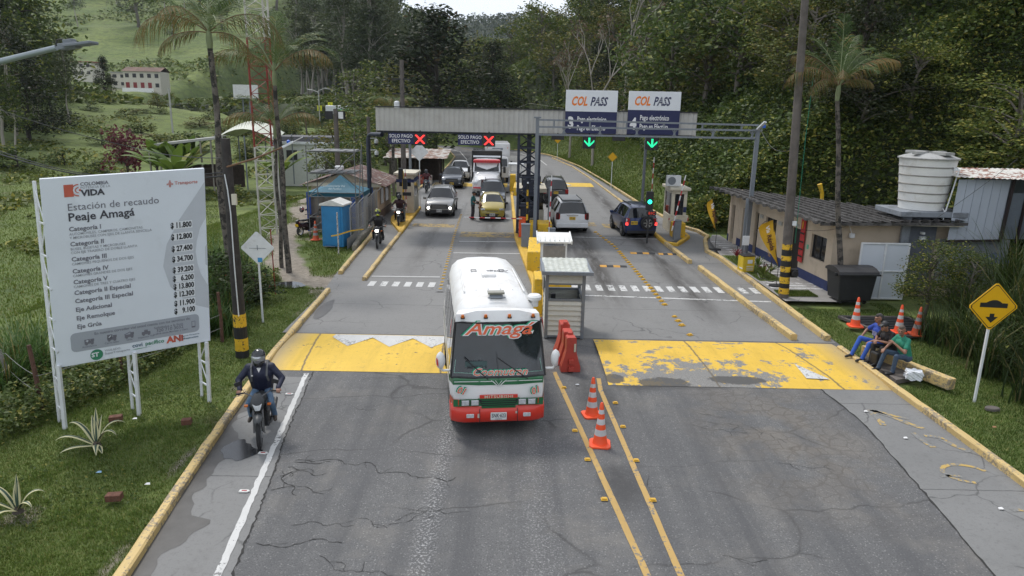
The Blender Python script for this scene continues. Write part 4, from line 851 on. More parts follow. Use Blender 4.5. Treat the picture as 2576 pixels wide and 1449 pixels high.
t = thing('traffic_light', 'traffic light with a lit green lamp left of the right booth', 'traffic light', Vector(G(1627,612))); mb = MB(); mb.bar((0,0,0),(0,0,1.9),.07); mb.build('post', DARK, t); mb = MB(); mb.box((0,0,2.25),(.36,.2,.95)); mb.box((.12,-.1,1.62),(.5,.12,.22)); mb.build('signal_head', BLK, t, bevel=.02)
mb = MB(); mb.lathe([(0,-.01),(.11,-.01),(.11,0)], 16, c=(0,-.105,2.2), axis='Y'); mb.build('lamp', mat('green_lamp', (.01,.4,.2), .4, emis=((.02,.95,.5), 2.5)), t)
mb = MB(); mb.text('81C', .2, XY(Vector((-.05,-.165,1.55)), (1,0,0), (0,0,1)), 0, .02); mb.build('lettering', mat('dim_red_led', (.3,.02,.01), .5, emis=((.8,.05,.02), .35)), t)
t = thing('bollard_post', 'yellow and black striped post beside the lowered barrier', 'post', (.72,36.9,.12)); mb = MB()
for k in range(9): mb.tube([(0,0,k*.32),(0,0,k*.32+.32)], .055, 8, k % 2)
mb.lathe([(.0,.1),(.05,.06),(.05,0)], 10, c=(0,0,2.88), mi=2); mb.build('post', [mat('band_black', (0,0,0)), mat('band_yellow', (0,0,0)), WHT], t)
mb = MB(); mb.box((0,0,.55),(.42,.36,1.1)); mb.box((.0,0,1.12),(.46,.4,.06)); tag(mb.build('ticket_cabinet', GRYM, loc=(.62,34.6,.12), bevel=.02), 'dark grey metal cabinet between the orange gate and the grey frame post', 'cabinet')
mb = MB(); mb.tube([(0,0,0),(0,0,2.6)], .09, 10); tag(mb.build('steel_post', GRYM, loc=(1.95,38.2,.1)), 'short round grey post left of the white off-roader', 'post')

# concrete blocks
def block(lab, x0, x1, y0, y1, h, slope=.0, z0=.0):
    mb = MB(); n = slope; mb.v = [(x0,y0,z0),(x1,y0,z0),(x1,y1,z0),(x0,y1,z0),(x0+.0,y0+.05,z0+h*.72),(x1,y0+.05,z0+h*.72),(x1-.05,y1,z0+h),(x0+.1,y1,z0+h)] if slope else [(x0,y0,z0),(x1,y0,z0),(x1,y1,z0),(x0,y1,z0),(x0+.02,y0+.02,z0+h),(x1-.02,y0+.02,z0+h),(x1-.02,y1-.02,z0+h),(x0+.02,y1-.02,z0+h)]
    mb.f = [(0,3,2,1),(4,5,6,7),(0,1,5,4),(1,2,6,5),(2,3,7,6),(3,0,4,7)]; mb.m = [0]*6
    cx, cy = (x0+x1)/2, (y0+y1)/2; mb.v = [(a-cx, b-cy, c) for a, b, c in mb.v]; tag(mb.build('crash_block', YELB, bevel=.03, loc=(cx, cy, .0)), lab, 'concrete block', 'yellow concrete blocks on the median')
block('yellow wedge shaped concrete block left of the white roofed kiosk', .62,1.22,29.2,31.0,1.15,1,.1)
block('tall narrow yellow block beside the louvred kiosk', .72,1.02,22.6,23.9,1.25,0,.1)
block('low yellow block behind the louvred kiosk window', 1.25,2.15,24.6,25.6,.75,0,.1)
block('wide yellow block at the foot of the truss column, left half', .85,1.15,36.5,38.0,.85,0,.1)
block('wide yellow block at the foot of the truss column, right half', 1.27,2.05,36.5,38.0,.85,0,.1)
block('yellow block at the foot of the right booth', 8.62,9.3,37.75,38.6,.8,0,.14)
block('tall yellow block far down the median by the shelter', -.35,.15,58.5,59.6,1.35,0,.1)
block('low yellow block at the end of the far median', -.05,.35,55.5,57.2,.9,1,.1)

# kiosks
LOUV = mat('cream_lapped_sheet', (.55,.55,.50), .5, var=.05, dirt=((.25,.23,.18), .25, 4)); KROOF = mat('kiosk_roof_sheet', (.50,.52,.48), .5, var=.08, vs=3, dirt=((.3,.31,.24), .6, 5))
t = thing('guard_kiosk', 'grey framed kiosk clad in cream louvred sheets with a flat pale roof', 'kiosk', (1.60,21.25,.02)); t.scale = (.88,1,.97); w_, d_ = 1.25,1.4; mb = MB()
for sx in (-1,1):
    for sy in (-1,1): mb.bar((sx*(w_/2), sy*(d_/2),0),(sx*(w_/2), sy*(d_/2),2.1),.11)
for z in (.06,1.24,1.76,2.08):
    for s_ in (-1,1): mb.bar((-w_/2,s_*d_/2,z),(w_/2,s_*d_/2,z),.07); mb.bar((s_*w_/2,-d_/2,z),(s_*w_/2,d_/2,z),.07)
mb.build('frame', GRYM, t)
mb = MB()
def louv(p0, p1, z0, z1, n, nrm):
    for k in range(n):
        za = z0+(z1-z0)*k/n; zb = z0+(z1-z0)*(k+1)/n; o = Vector(nrm)*.05; a, b = Vector(p0), Vector(p1)
        mb.face([a+o+Vector((0,0,za)), b+o+Vector((0,0,za)), b+Vector((0,0,zb)), a+Vector((0,0,zb))]); mb.face([a+Vector((0,0,za)), b+Vector((0,0,za)), b+o+Vector((0,0,za)), a+o+Vector((0,0,za))])
for (p0, p1, nr) in (((-w_/2,-d_/2,0),(w_/2,-d_/2,0),(0,-1,0)),((w_/2,d_/2,0),(-w_/2,d_/2,0),(0,1,0)),((-w_/2,d_/2,0),(-w_/2,-d_/2,0),(-1,0,0)),((w_/2,-d_/2,0),(w_/2,d_/2,0),(1,0,0))): louv(p0,p1,.1,1.24,7,nr); louv(p0,p1,1.78,2.06,2,nr)
mb.build('louvred_wall', LOUV, t)
mb = MB(); mb.box((0,0,.9),(1.1,1.2,.05)); mb.box((-.35,.1,1.08),(.16,.16,.3),1); mb.build('inside_shelf', [GRYM, BLK], t)
mb = MB(); n = 8
rows = [[(-.75+k*.1, -.95, 2.17+(.02 if k%2 else 0)) for k in range(17)],[(-.75+k*.1, .95, 2.21+(.02 if k%2 else 0)) for k in range(17)]]; mb.grid(rows); mb.build('roof_sheet', KROOF, t)
mb = MB()
for s_ in (-1,1): mb.bar((-.82,s_*.98,2.15),(.9,s_*.98,2.15),.1); mb.bar((s_*.8+.03,-.98,2.15),(s_*.8+.03,.98,2.15),.1)
mb.build('roof_frame', GRYM, t)
t = thing('guard_kiosk', 'small kiosk with a white ribbed roof behind the louvred kiosk', 'kiosk', (1.56,26.6,.1)); t.scale = (.9,1,1); mb = MB()
for sx in (-.5,.5):
    for sy in (-.45,.45): mb.bar((sx,sy,0),(sx,sy,1.8),.07)
mb.box((0,-.45,.5),(1.0,.05,.9)); mb.box((0,.45,.5),(1.0,.05,.9)); mb.build('frame', WHT, t)
mb = MB(); mb.box((0,-.47,1.35),(.95,.02,.7)); mb.build('window', mat('scratched_plastic_window', (.22,.21,.20), .3, var=.15, dirt=((.4,.38,.36), .3, 3)), t)
mb = MB(); mb.box((0,0,1.93),(1.4,1.25,.06), 0, Matrix.Rotation(R(7),3,'X')); 
for k in range(7): mb.box((-.6+k*.2,-.25,1.95),(.03,.6,.06), 0, Matrix.Rotation(R(7),3,'X'))
for s_ in (-1,1): mb.box((s_*.71,0,1.94),(.05,1.28,.13), 0, Matrix.Rotation(R(7),3,'X'))
mb.build('roof', mat('white_roof', (.72,.72,.70), .5, var=.05), t)

# red water barrier
RB = mat('red_barrier_plastic', (.50,.065,.045), .5, var=.1, vs=2, dirt=((.28,.06,.05), .35, 4)); t = thing('water_barrier', 'red plastic water filled road barrier standing beside the louvred kiosk', 'barrier', (1.6,17.7,.01), R(5))
def sec(w2, w1, h, y): return [(-w2,y,0),(-w2,y,.14),(-w1*1.5,y,.34),(-w1,y,h*.62),(-w1,y,h-.03),(-w1+.03,y,h),(w1-.03,y,h),(w1,y,h-.03),(w1,y,h*.62),(w1*1.5,y,.34),(w2,y,.14),(w2,y,0)]
mb = MB(); ys_ = [0,.28,.30,.50,.52,.86,.88,1.06,1.08,1.5]; hs = [.96,.96,.80,.80,.96,.96,.80,.80,1.0,1.0]; wd_ = [.26,.26,.2,.2,.26,.26,.2,.2,.26,.26]
rows = [sec(wd_[k], wd_[k]*.5, hs[k], ys_[k]) for k in range(10)]; mb.grid(rows); mb.face(rows[0][::-1]); mb.face(rows[-1]); mb.build('body', RB, t, bevel=.012)
mb = MB(); mb.box((0,-.03,.30),(.14,.09,.13)); mb.box((0,-.03,.09),(.14,.09,.13)); mb.box((0,.3,.96),(.12,.1,.12)); mb.box((0,1.1,1.02),(.12,.1,.1)); mb.build('coupling', RB, t, bevel=.015); mb = MB(); mb.box((.09,-.012,.68),(.05,.02,.22)); mb.build('reflector', mat('pale_reflector', (.6,.58,.45), .4), t)

# cones
def cone(lab, x, y, h=.95, z=0.0, tilt=(0,0), dull=False, grp=None):
    t = thing('traffic_cone', lab, 'traffic cone', (x,y,z), 0, grp); t.rotation_euler = (tilt[0], tilt[1], random.uniform(-.2,.2)); s = h/.95
    og = mat('dull_cone', (.55,.09,.03), .6, var=.2) if dull else mat('cone_orange', (.85,.10,.03), .5, var=.06); gw = mat('cone_grey_band', (.28,.28,.28), .5) if dull else mat('cone_white_band', (.55,.55,.56), .4)
    mb = MB(); mb.prism([(-.22,-.16),(-.16,-.22),(.16,-.22),(.22,-.16),(.22,.16),(.16,.22),(-.16,.22),(-.22,.16)], 0, .045); mb.build('base', og, t, bevel=.01)
    mb = MB(); prof = [(.16,.045),(.14,.12),(.125,.24),(.106,.37),(.09,.48),(.075,.60),(.062,.71),(.05,.80),(.036,.92),(.02,.95)]; mb.lathe(prof, 20, [0,0,1,0,1,0,1,0,0]); mb.build('body', [og, gw], t, smooth=True); t.scale = (s,s,s)
g1 = 'cones beside the bus'; cone('orange cone with white bands, the farther of the two beside the bus', 1.88,15.0,.93,0,grp=g1); cone('orange cone with white bands, the nearest one on the centre lines', 1.9,13.55,.95,0,grp=g1)
g2 = 'cones on the black grating'; cone('orange cone standing at the front left corner of the black grating', 11.2,22.1,.98,.10,grp=g2); cone('orange cone behind the man in the black cap', 12.3,21.5,.92,.10,grp=g2,dull=False); cone('rightmost, duller orange cone on the black grating', 12.75,21.3,.92,.1,(.03,.02),True,g2)
cone('dirty orange cone beside the blue portable toilet', -10.15,35.9,1.0,0,dull=True)

# ---------------------------------------------------------------- office building
off = thing('office_building', 'single storey beige office with navy base band and ridged dark roof', 'building', (12.2,26.6,0)); F1 = Vector((12.2,26.6,0)); F0 = Vector((11.45,37.4,0)); fx = (F0-F1).normalized(); fn = Vector((-fx.y, fx.x, 0)); fn = fn if fn.x < 0 else -fn
MF = Matrix((fx, Vector((0,0,1)), fn)).transposed().to_4x4()   # facade frame: x along wall away from camera, y up, z out towards the road
def fb(mb, s0, s1, z0, z1, o0, o1, mi=0):
    n = len(mb.v); 
    for z_ in (o0, o1):
        for a, b in ((s0,z0),(s1,z0),(s1,z1),(s0,z1)): mb.v.append(tuple(MF @ Vector((a,b,z_))))
    for f in ((3,2,1,0),(4,5,6,7),(0,1,5,4),(1,2,6,5),(2,3,7,6),(3,0,4,7)): mb.f.append(tuple(n+i for i in f)); mb.m.append(mi)
ops = [(.48,1.70,1.15,2.11),(2.62,3.55,.14,2.1),(5.03,6.2,1.3,2.12),(7.0,7.4,.16,2.15),(8.3,9.0,.16,2.13),(9.52,10.6,.3,2.1)]
mb = MB(); s = 0.0; LEN = 10.83; top = 2.86
for a, b, z0, z1 in ops:
    fb(mb, s, a, 0, top, -.18, 0); fb(mb, a, b, z1, top, -.18, -.001)
    if z0 > .5: fb(mb, a, b, 0, z0, -.18, -.001)
    s = b
fb(mb, s, LEN, 0, top, -.18, 0)
mb.build('front_wall', BEIGE, off)
endL = 4.75; ex = Vector((1,.03,0)).normalized()
mb = MB(); mb.box((ex*endL/2 + Vector((.0,.09,top/2))), (endL,.18,top), rz=math.atan2(ex.y,ex.x)); mb.box(Vector((1.9,5.0,top/2)), (11.0,.18,top), rz=R(-62)); mb.box(Vector((-.35,10.5,top/2)), (.8,.18,top)); mb.build('end_wall', BEIGE, off)
mb = MB(); s = 0
for a, b, z0, z1 in ops:
    if z0 < .5: fb(mb, s, a, .0, .52, 0, .012); s = b
fb(mb, s, LEN, 0, .52, 0, .012); mb.box(ex*.42+Vector((0,-.006,.26)), (.85,.012,.52), rz=math.atan2(ex.y,ex.x)); mb.build('painted_base_band', BLUEB, off)
for a, b, z0, z1 in ops:
    mb = MB(); fb(mb, a, b, z0, z1, -.14, -.12, 0)
    if z0 > .5:
        o = mb.build('window', GLASSD, off); f = MB()
        for q in (a, (a+b)/2, b): fb(f, q-.03, q+.03, z0, z1, -.118, -.09)
        for q in (z0, z1): fb(f, a, b, q-.03, q+.03, -.118, -.09)
        f.build('frame', DARK, o)
    else: mb.build('door', mat('dark_doorway', (.012,.011,.010), .6), off)
mb = MB()   # corrugated overlapping roof courses
rfm = mat('weathered_fibre_cement_roof', (.075,.07,.068), .9, var=.25, vs=3, bump=.4, bs=15, dirt=((.15,.145,.14), .35, 3), wear=((.035,.033,.03), .35, 5))
x0e = -.82
for k in range(15):
    a = x0e + k*.36; za = 2.87 + k*.010; ym = float(np.interp(a, [-.8,.3,3.0,3.8,5], [11.75,9.9,4.3,1.8,-.1])); rr = []
    for i in range(64):
        y = -.62 + i*.195
        if y > ym: break
        j = (.055 if k == 0 and (i//2) % 2 else 0); rr.append((a - y*.07 - j, y, za + (.012 if i % 2 else 0) - (.05 if k==0 and (i//2)%2 else 0)))
    if len(rr) > 1: mb.grid([[(p[0], p[1], p[2]-.05) for p in rr], [(p[0], p[1], p[2]+.07) for p in rr], [(p[0]+.39, p[1], za+.01) for p in rr]])
mb.face([(-.85,-.62,2.78),(4.6,-.62,2.88),(4.6,-.62,3.0),(-.85,-.62,2.90)])
mb.build('roof', rfm, off)
mb = MB(); mb.box((1.9,-.3,2.84),(5.2,.55,.03)); mb.box((-.62,5.3,2.81),(.42,11.6,.02), rz=.069); mb.build('soffit', CREAM, off)
mb = MB()
for s_, z_, w2, h2 in ((6.65,2.05,.32,.16),(4.6,2.05,.34,.16),(3.05,2.22,.42,.12),(2.28,.0,0,0)):
    if w2: fb(mb, s_-w2/2, s_+w2/2, z_-h2/2, z_+h2/2, 0, .05)
fb(mb, 1.86, 2.0, 1.42, 1.6, 0, .02, 1); mb.build('wall_plaque', [mat('plaque_grey', (.35,.35,.33), .5, var=.3, vs=20), mat('green_notice', (.1,.4,.25), .5)], off)
mb = MB()
for s_ in (1.1, 5.7): mb.lathe([(0,0),(.09,.02),(.11,.1),(.09,.18),(0,.2)], 12, c=MF@Vector((s_,2.62,.12))); 
mb.build('wall_lamp', CREAM, off)
mb = MB(); mb.box((.62,-.1,2.35),(.16,.14,.16)); mb.box((3.3,-.1,2.3),(.2,.14,.12)); mb.box((3.25,-.12,2.5),(.1,.22,.08)); mb.tube([(.5,-.06,2.75),(.55,-.06,2.6),(.62,-.1,2.4)], .012, 5); mb.build('security_lamp', WHT, off)
GATE = mat('white_gate_sheet', (.56,.60,.66), .4, var=.04, vs=1); gt = thing('metal_gate', 'white sheet metal gate with frame on the office end wall', 'gate', (12.95,25.95,0)); mb = MB(); mb.box((.9,0,1.1),(1.75,.03,2.12)); mb.build('door_leaf', GATE, gt)
mb = MB()
for x in (.02,.92,1.78): mb.bar((x,-.03,.03),(x,-.03,2.18),.06)
for z in (.06,1.12,2.17): mb.bar((0,-.03,z),(1.8,-.03,z),.05)
mb.build('frame', WHT, gt)
st = thing('rescue_stretcher', 'red rescue stretcher board hung upright on the office wall', 'stretcher', F1+fx*2.33+fn*.08); Q = Matrix((fx, Vector((0,0,1)), fn)).transposed(); mb = MB(); mb.box((0,0,1.72),(.36,1.86,.05),0,Q); mb.build('board', mat('stretcher_red', (.42,.03,.03), .6, var=.2), st, bevel=.02)
mb = MB()
for z in (1.05,1.35,1.65,2.0): mb.box(fn*.035+Vector((0,0,z)),(.37,.06,.03),0,Q)
mb.box(fn*.035+Vector((0,0,2.35)),(.05,.3,.03),1,Q); mb.build('strap', [BLK, YELB], st)
t = thing('steel_post', 'slim grey post holding up the office eave', 'post', (10.75,32.6,0)); mb = MB(); mb.bar((0,0,.1),(0,0,2.95),.1); mb.build('shaft', GRYM, t)
mb = MB(); mb.tube([(.1,0,-.6),(0,0,.3),(-.18,0,.75)], [.09,.09,.12], 10); p = Dp(2040,470,36); tag(mb.build('yellow_hydrant_pipe', YELB, loc=(p.x+.6,p.y,p.z-.6)), 'yellow pipe sticking up behind the office roof', 'pipe')

# dumpster
t = thing('dumpster', 'black wheeled rubbish container with a rounded lid beside the palm trunk', 'dumpster', (12.45,25.35,.06), R(3)); D_ = mat('dumpster_black', (.022,.023,.026), .55, var=.15)
mb = MB(); mb.v = [(-.6,-.45,.15),(.6,-.45,.15),(.6,.4,.15),(-.6,.4,.15),(-.7,-.5,1.15),(.7,-.5,1.15),(.7,.5,1.15),(-.7,.5,1.15)]; mb.f = [(0,3,2,1),(4,5,6,7),(0,1,5,4),(1,2,6,5),(2,3,7,6),(3,0,4,7)]; mb.m = [0]*6; mb.build('body', D_, t, bevel=.03)
mb = MB(); rows = [[(-.74, y, z), (.74, y, z)] for y, z in ((-.55,1.16),(-.52,1.24),(-.3,1.33),(0,1.37),(.3,1.34),(.54,1.24),(.55,1.16))]; mb.grid(rows); mb.face([r_[0] for r_ in rows]); mb.face([r_[1] for r_ in rows][::-1]); mb.build('lid', mat('dumpster_lid', (.035,.034,.036), .5, var=.1), t)
mb = MB(); mb.tube([(-.8,-.3,1.12),(-.7,-.3,1.12)], .07, 8); mb.tube([(.8,-.3,1.12),(.7,-.3,1.12)], .07, 8); mb.bar((-.78,-.56,1.14),(.78,-.56,1.14),.06); mb.build('handle', D_, t)
for x in (-.45,.45):
    mb = MB(); mb.lathe([(.1,-.03),(.1,.03)], 12, c=(x,-.3,.1), axis='X'); mb.build('wheel', BLK, t)

# water tank
cx, cy = 15.7, 27.2; TW = mat('tank_white_plastic', (.74,.74,.72), .4, var=.04, vs=2, dirt=((.42,.38,.30), .3, 1.6)); t = thing('water_tank', 'large white ribbed water tank on a raised slab above the office', 'water tank', (cx-.05,cy,3.34)); t.scale = (.87,.87,.98)
prof = [(0,.0),(.90,0)]; 
for k in range(6):
    z0 = k*.33; r0 = .90+.235*(z0/1.95); prof += [(r0,z0+.01),(r0+.035,z0+.30),(r0+.015,z0+.325)]
prof += [(1.16,1.93),(1.19,1.95)]; mb = MB(); mb.lathe(prof, 44); mb.build('body', TW, t, smooth=True); mb = MB()
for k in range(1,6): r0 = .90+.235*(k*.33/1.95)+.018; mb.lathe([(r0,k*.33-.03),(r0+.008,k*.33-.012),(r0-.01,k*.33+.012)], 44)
mb.build('rib_shadow_line', mat('tank_rib_shade', (.22,.21,.19), .7), t)  # dark rings: groove shade between the ribs, put in as colour
mb = MB(); mb.lathe([(1.2,1.92),(1.21,1.97),(.9,2.07),(.5,2.14),(0,2.17)], 44); mb.build('lid', mat('tank_lid', (.36,.36,.35), .5, var=.1, dirt=((.12,.12,.10), .4, 3)), t, smooth=True)
mb = MB(); mb.box((0,0,2.15),(.5,2.1,.1), rz=.3); mb.box((0,0,2.15),(2.1,.22,.1), rz=.5); mb.build('lid_ridge', mat('tank_lid', (0,0,0)), t)
mb = MB(); mb.tube([(.72,-.96,1.62),(.76,-1.06,1.6),(.5,-1.05,.1),(.42,-1.05,-.25),(.36,-1.05,-.22)], .028, 8); mb.box((.65,-.98,1.6),(.16,.1,.12)); mb.tube([(.4,-.95,.1),(.42,-1.06,.05),(.44,-1.06,-.3)], .022, 6); mb.build('pipe', WHT, t)
t = thing('tank_tower', 'grey concrete column and slab carrying the white water tank', 'tank tower', (cx,cy,0)); SL = mat('painted_concrete_grey', (.22,.24,.27), .75, var=.1, dirt=((.05,.05,.045), .45, 2.5)); mb = MB(); mb.box((-.05,0,3.23),(2.5,2.0,.2)); mb.build('slab', SL, t, bevel=.02)
mb = MB(); mb.box((-.25,-.1,1.68),(1.15,1.1,2.9)); mb.build('column', mat('column_grey', (.10,.11,.135), .7, var=.12), t); mb = MB(); mb.box((-.86,-.66,1.6),(.3,.12,3.1)); mb.build('pilaster', SL, t)
mb = MB(); mb.box((15.8,27.3,2.85),(2.6,1.0,.05), rz=-.05); 

# shed on the right
t = thing('metal_shed', 'pale blue sheet metal shed raised on the bank behind the water tank', 'shed', (16.2,26.2,2.3)); SH = mat('shed_sheet_blue_grey', (.45,.49,.55), .45, var=.05, vs=1.3)
mb = MB(); n = 6
for k in range(n):
    a = k*.36; mb.face([(a+.03*0+.06,-.0+.06*k,0),(a+.35+.06,.06*(k+1),0),(a+.35+.12,.06*(k+1),2.25),(a+.12,.06*k,2.25)])
    mb.bar((a+.06,-.02+.06*k,0),(a+.12,-.02+.06*k,2.25),.02)
mb.build('wall', SH, t); mb = MB(); mb.bar((2.25,.3,-.1),(2.35,.3,2.3),.09); mb.bar((2.95,.4,-.1),(3.0,.4,2.2),.07); mb.bar((0,-.05,-.03),(2.3,.3,-.03),.07); mb.build('frame', mat('dark_brown_steel', (.025,.015,.015), .6), t)
for q in ([(2.4,.38,0),(2.9,.45,0),(2.95,.45,1.75),(2.42,.38,1.75)],[(3.02,.5,0),(4.4,.6,0),(4.4,.6,1.7),(3.02,.5,1.7)],[(2.2,2.4,0),(4.6,2.4,0),(4.6,2.4,2.2),(2.2,2.4,2.2)]): mb = MB(); mb.face(q); mb.build('door_panel', mat('shed_sheet_dark', (.16,.185,.215), .45, var=.08), t)
mb = MB(); rows = [[], []]
for k in range(49): x = -.05+k*.1; rows[0].append((x,-.25+.04*x,2.34+(.03 if k%2 else 0)-.02*x)); rows[1].append((x,2.4,2.5+(.03 if k%2 else 0)))
mb.grid(rows); mb.build('roof', mat('shed_roof_sheet', (.55,.54,.50), .6, var=.15, wear=((.22,.10,.07), .45, 3)), t)
mb = MB(); mb.box((1.4,1.4,-.9),(2.6,2.0,1.7)); mb.build('foundation', SL, t)
t = thing('blue_tarpaulin', 'dark blue tarpaulin heap below the shed', 'tarpaulin', (17.3,25.2,1.55)); mb = MB(); mb.grid([[(x, y, .45*math.exp(-((x-.2)**2*3+(y)**2*4))+.05*math.sin(x*9)+(0 if abs(x) < .8 else -.2)) for x in np.linspace(-.9,.9,14)] for y in np.linspace(-.5,.5,8)]); mb.build('cloth', mat('navy_tarp', (.03,.04,.09), .6, var=.2), t, smooth=True)

# feather flags
def flag(lab, base, top, h0, wd, flip=1):
    t = thing('feather_flag', lab, 'flag', base, 0, 'orange yellow feather flags'); top = Vector(top)-Vector(base); mb = MB(); p = [Vector((0,0,0)), Vector((0,0,h0)), top*.6+Vector((0.02,0,0)), top+Vector((0,0,0)), top+Vector((-wd*.5*flip,0,-.06)), top+Vector((-wd*flip,0,-.42))]
    mb.tube(p, .012, 6); mb.build('pole', BLK, t)
    rows = []; n = 14
    for k in range(n+1):
        f = k/n; z = h0+(top.z-h0)*f; w_ = wd*(math.sin(min(1, f*1.1)*math.pi*.5)**1.1)*(1 if f < .82 else math.sqrt(max(.02, 1-((f-.82)/.18)**2))); x = top.x*f
        rows.append([(x - flip*w_*q, .05*math.sin(q*3+f*8), z - (.0 if f < .8 else .1*q*w_)) for q in (0,.25,.5,.75,1)])
    mb = MB(); mb.grid(rows); FY = mat('flag_yellow', (.62,.36,.02), .7, var=.1, vs=3); o = mb.build('cloth', FY, t, smooth=True)
    mb = MB(); an = R(-70); ex_ = Vector((math.cos(an),0,math.sin(an))); o2 = Vector((-flip*wd*.80+top.x*.6,-.075,h0+(top.z-h0)*.86)); mb.text('Vía', .22, XY(o2+Vector((.03,0,0)), ex_, (-ex_.z,0,ex_.x)), 1, .02); mb.text('Rápida', .24, XY(o2+ex_*.36+Vector((.0,-.005,0)), ex_, (-ex_.z,0,ex_.x)), 0, .03); mb.text('peaje', .13, XY(o2+ex_*1.0+Vector((-.14,-.005,0)), ex_, (-ex_.z,0,ex_.x)), 2, .0)
    mb.build('lettering', [mat('flag_brown', (.09,.03,.02), .6), TXTW, mat('flag_ochre', (.42,.24,.03), .6)], t); mb = MB(); mb.lathe([(.3,0),(.3,.05),(.05,.08),(0,.08)], 16, sy=.7); mb.build('base', BLK, t)
    return t
flag('orange feather flag farther away, by the bend in the kerb', (10.05,34.6,.15), (9.72,34.6,2.66), .85, .34)
flag('larger yellow feather flag in front of the office door', (10.45,27.2,.15), (10.05,27.2,2.78), .8, .62)
t = thing('advert_planter', 'yellow printed box stand on the planting bed', 'advert box', (10.08,29.9,.1), R(8)); mb = MB(); mb.box((0,0,.36),(.52,.5,.72)); mb.build('box', mat('advert_yellow', (.64,.46,.03), .5, var=.08, vs=3), t, bevel=.01); mb = MB(); mb.box((0,0,.74),(.54,.52,.03)); mb.build('lid', BLK, t)
mb = MB(); mb.box((.05,-.255,.5),(.22,.01,.16)); 
for k in range(3): mb.box((.06,-.255,.3-k*.08),(.3,.01,.03))
mb.box((-.265,-.1,.2),(.01,.3,.05)); mb.build('printed_label', SIGNW, t)
t = thing('notice_board', 'small white notice on a thin black stake behind the yellow box', 'notice', (10.2,30.6,.15)); mb = MB(); mb.tube([(.1,0,0),(.1,0,1.1)], .012, 6); mb.build('stake', BLK, t); mb = MB(); mb.box((0,-.02,1.2),(.3,.02,.42)); mb.build('panel', SIGNW, t, bevel=.01)

# black grating with seat kerb, bag, mat
t = thing('drain_grating', 'black slatted grating in a concrete frame behind the seated men', 'grating', (12.2,22.3,.05)); q = [(-1.0,.95),(1.35,1.0),(1.55,-1.0),(-.35,-1.15)]; mb = MB(); mb.prism([(a*1.0,b*1.0) for a, b in q], 0, .05); mb.build('slab', mat('grating_black', (.03,.031,.034), .6, var=.25, vs=6), t)
mb = MB()
for k in range(12): f = k/11; a = Vector((-1.0+.65*f,.95-2.1*f,.065)); b = Vector((1.35+.2*f,1.0-2.0*f,.065)); mb.bar(a, b, .05, .02)
mb.build('slat', DARK, t); mb = MB(); pp = [Vector((*p, .03)) for p in q]
for a, b in zip(pp, pp[1:]+pp[:1]): mb.bar(a, b, .12, .08)
mb.build('frame', CONCP, t)
t = thing('concrete_bench_kerb', 'yellow topped low concrete beam the three men sit on', 'concrete beam', (0,0,0)); mb = MB(); mb.box((0,0,0),(3.1,.24,.3)); o = mb.build('beam', KERBM, t, bevel=.02); a = Vector((9.95,19.75,.2)); b = Vector((11.6,17.35,.2)); o.location = (a+b)/2; o.rotation_euler = (0,0,math.atan2(b.y-a.y,b.x-a.x)); 
mb = MB(); mb.prism([(10.0,19.2),(10.5,18.9),(10.75,17.6),(10.05,17.3)], 0, .12); mb.build('footing', CONCP, t)
# plastic bag
bm = bmesh.new(); bmesh.ops.create_icosphere(bm, subdivisions=4, radius=.2)
for v_ in bm.verts:
    c_ = v_.co; n_ = 1+.12*math.sin(c_.x*40+c_.z*23)*math.sin(c_.y*37)+.06*math.sin(c_.z*90+c_.x*70); v_.co = Vector((max(-.19,min(.19,c_.x*1.25))*n_, max(-.13,min(.13,c_.y))*n_, max(-.11,min(.12,c_.z))*n_+.12))
me = bpy.data.meshes.new('plastic_bag'); bm.to_mesh(me); bm.free(); me.materials.append(mat('white_plastic_film', (.68,.70,.74), .35, var=.1, vs=12)); o = bpy.data.objects.new('plastic_bag', me); C.objects.link(o); o.location = (10.52,17.38,.12); o.rotation_euler = (0,0,-.2); tag(o, 'white plastic bag lying beside the man in green', 'plastic bag')
# ---------------------------------------------------------------- vehicles (front towards local -y, wheels on z=0)
TYRE = mat('tyre_rubber', (.018,.018,.019), .8, var=.25, vs=12, bump=.3, bs=60); RIM = mat('alloy_rim', (.36,.37,.38), .3, met=.8, var=.1); CHR = mat('chrome', (.6,.6,.6), .15, met=1.0, var=.05)
LAMP = mat('headlamp_glass', (.50,.52,.54), .1, var=.2, vs=20, spec=.8); LIT = mat('lit_headlamp', (.8,.8,.75), .2, emis=((1,.98,.9), 6)); TAIL = mat('tail_lamp_red', (.32,.01,.012), .2, spec=.7); TAILIT = mat('lit_tail_lamp', (.6,.03,.03), .3, emis=((1,.06,.05), 1.2)); AMB = mat('amber_lamp', (.55,.13,.01), .3)
PLY = mat('plate_yellow', (.66,.42,.02), .5, var=.04); PLW = mat('plate_white', (.62,.63,.62), .5, var=.04); UND = mat('underbody_black', (.01,.01,.01), .9); CGL = mat('car_glass', (.010,.012,.015), .05, var=.3, vs=1, spec=.7)
def wheel(par, x, y, r=.34, w_=.22, arch=True, rimr=.62, rim=None):
    mb = MB(); s = 1 if x > 0 else -1
    mb.lathe([(r*rimr,-w_/2),(r*.93,-w_/2),(r,-w_/2+.03),(r,w_/2-.03),(r*.93,w_/2),(r*rimr,w_/2)], 24, c=(x,y,r), axis='X'); t = mb.build('tyre', TYRE, par, smooth=True)
    mb = MB(); mb.lathe([(0,s*w_*.30),(r*.16,s*w_*.32),(r*rimr,s*w_*.28),(r*rimr,s*w_*.5)], 20, c=(x,y,r), axis='X')
    for k in range(5):
        a = k*1.2566; mb.bar(Vector((x+s*w_*.42,y+.03*math.cos(a),r+.03*math.sin(a))), Vector((x+s*w_*.42,y+r*rimr*math.cos(a),r+r*rimr*math.sin(a))), .05)
    mb.build('rim', rim or RIM, t, smooth=True)
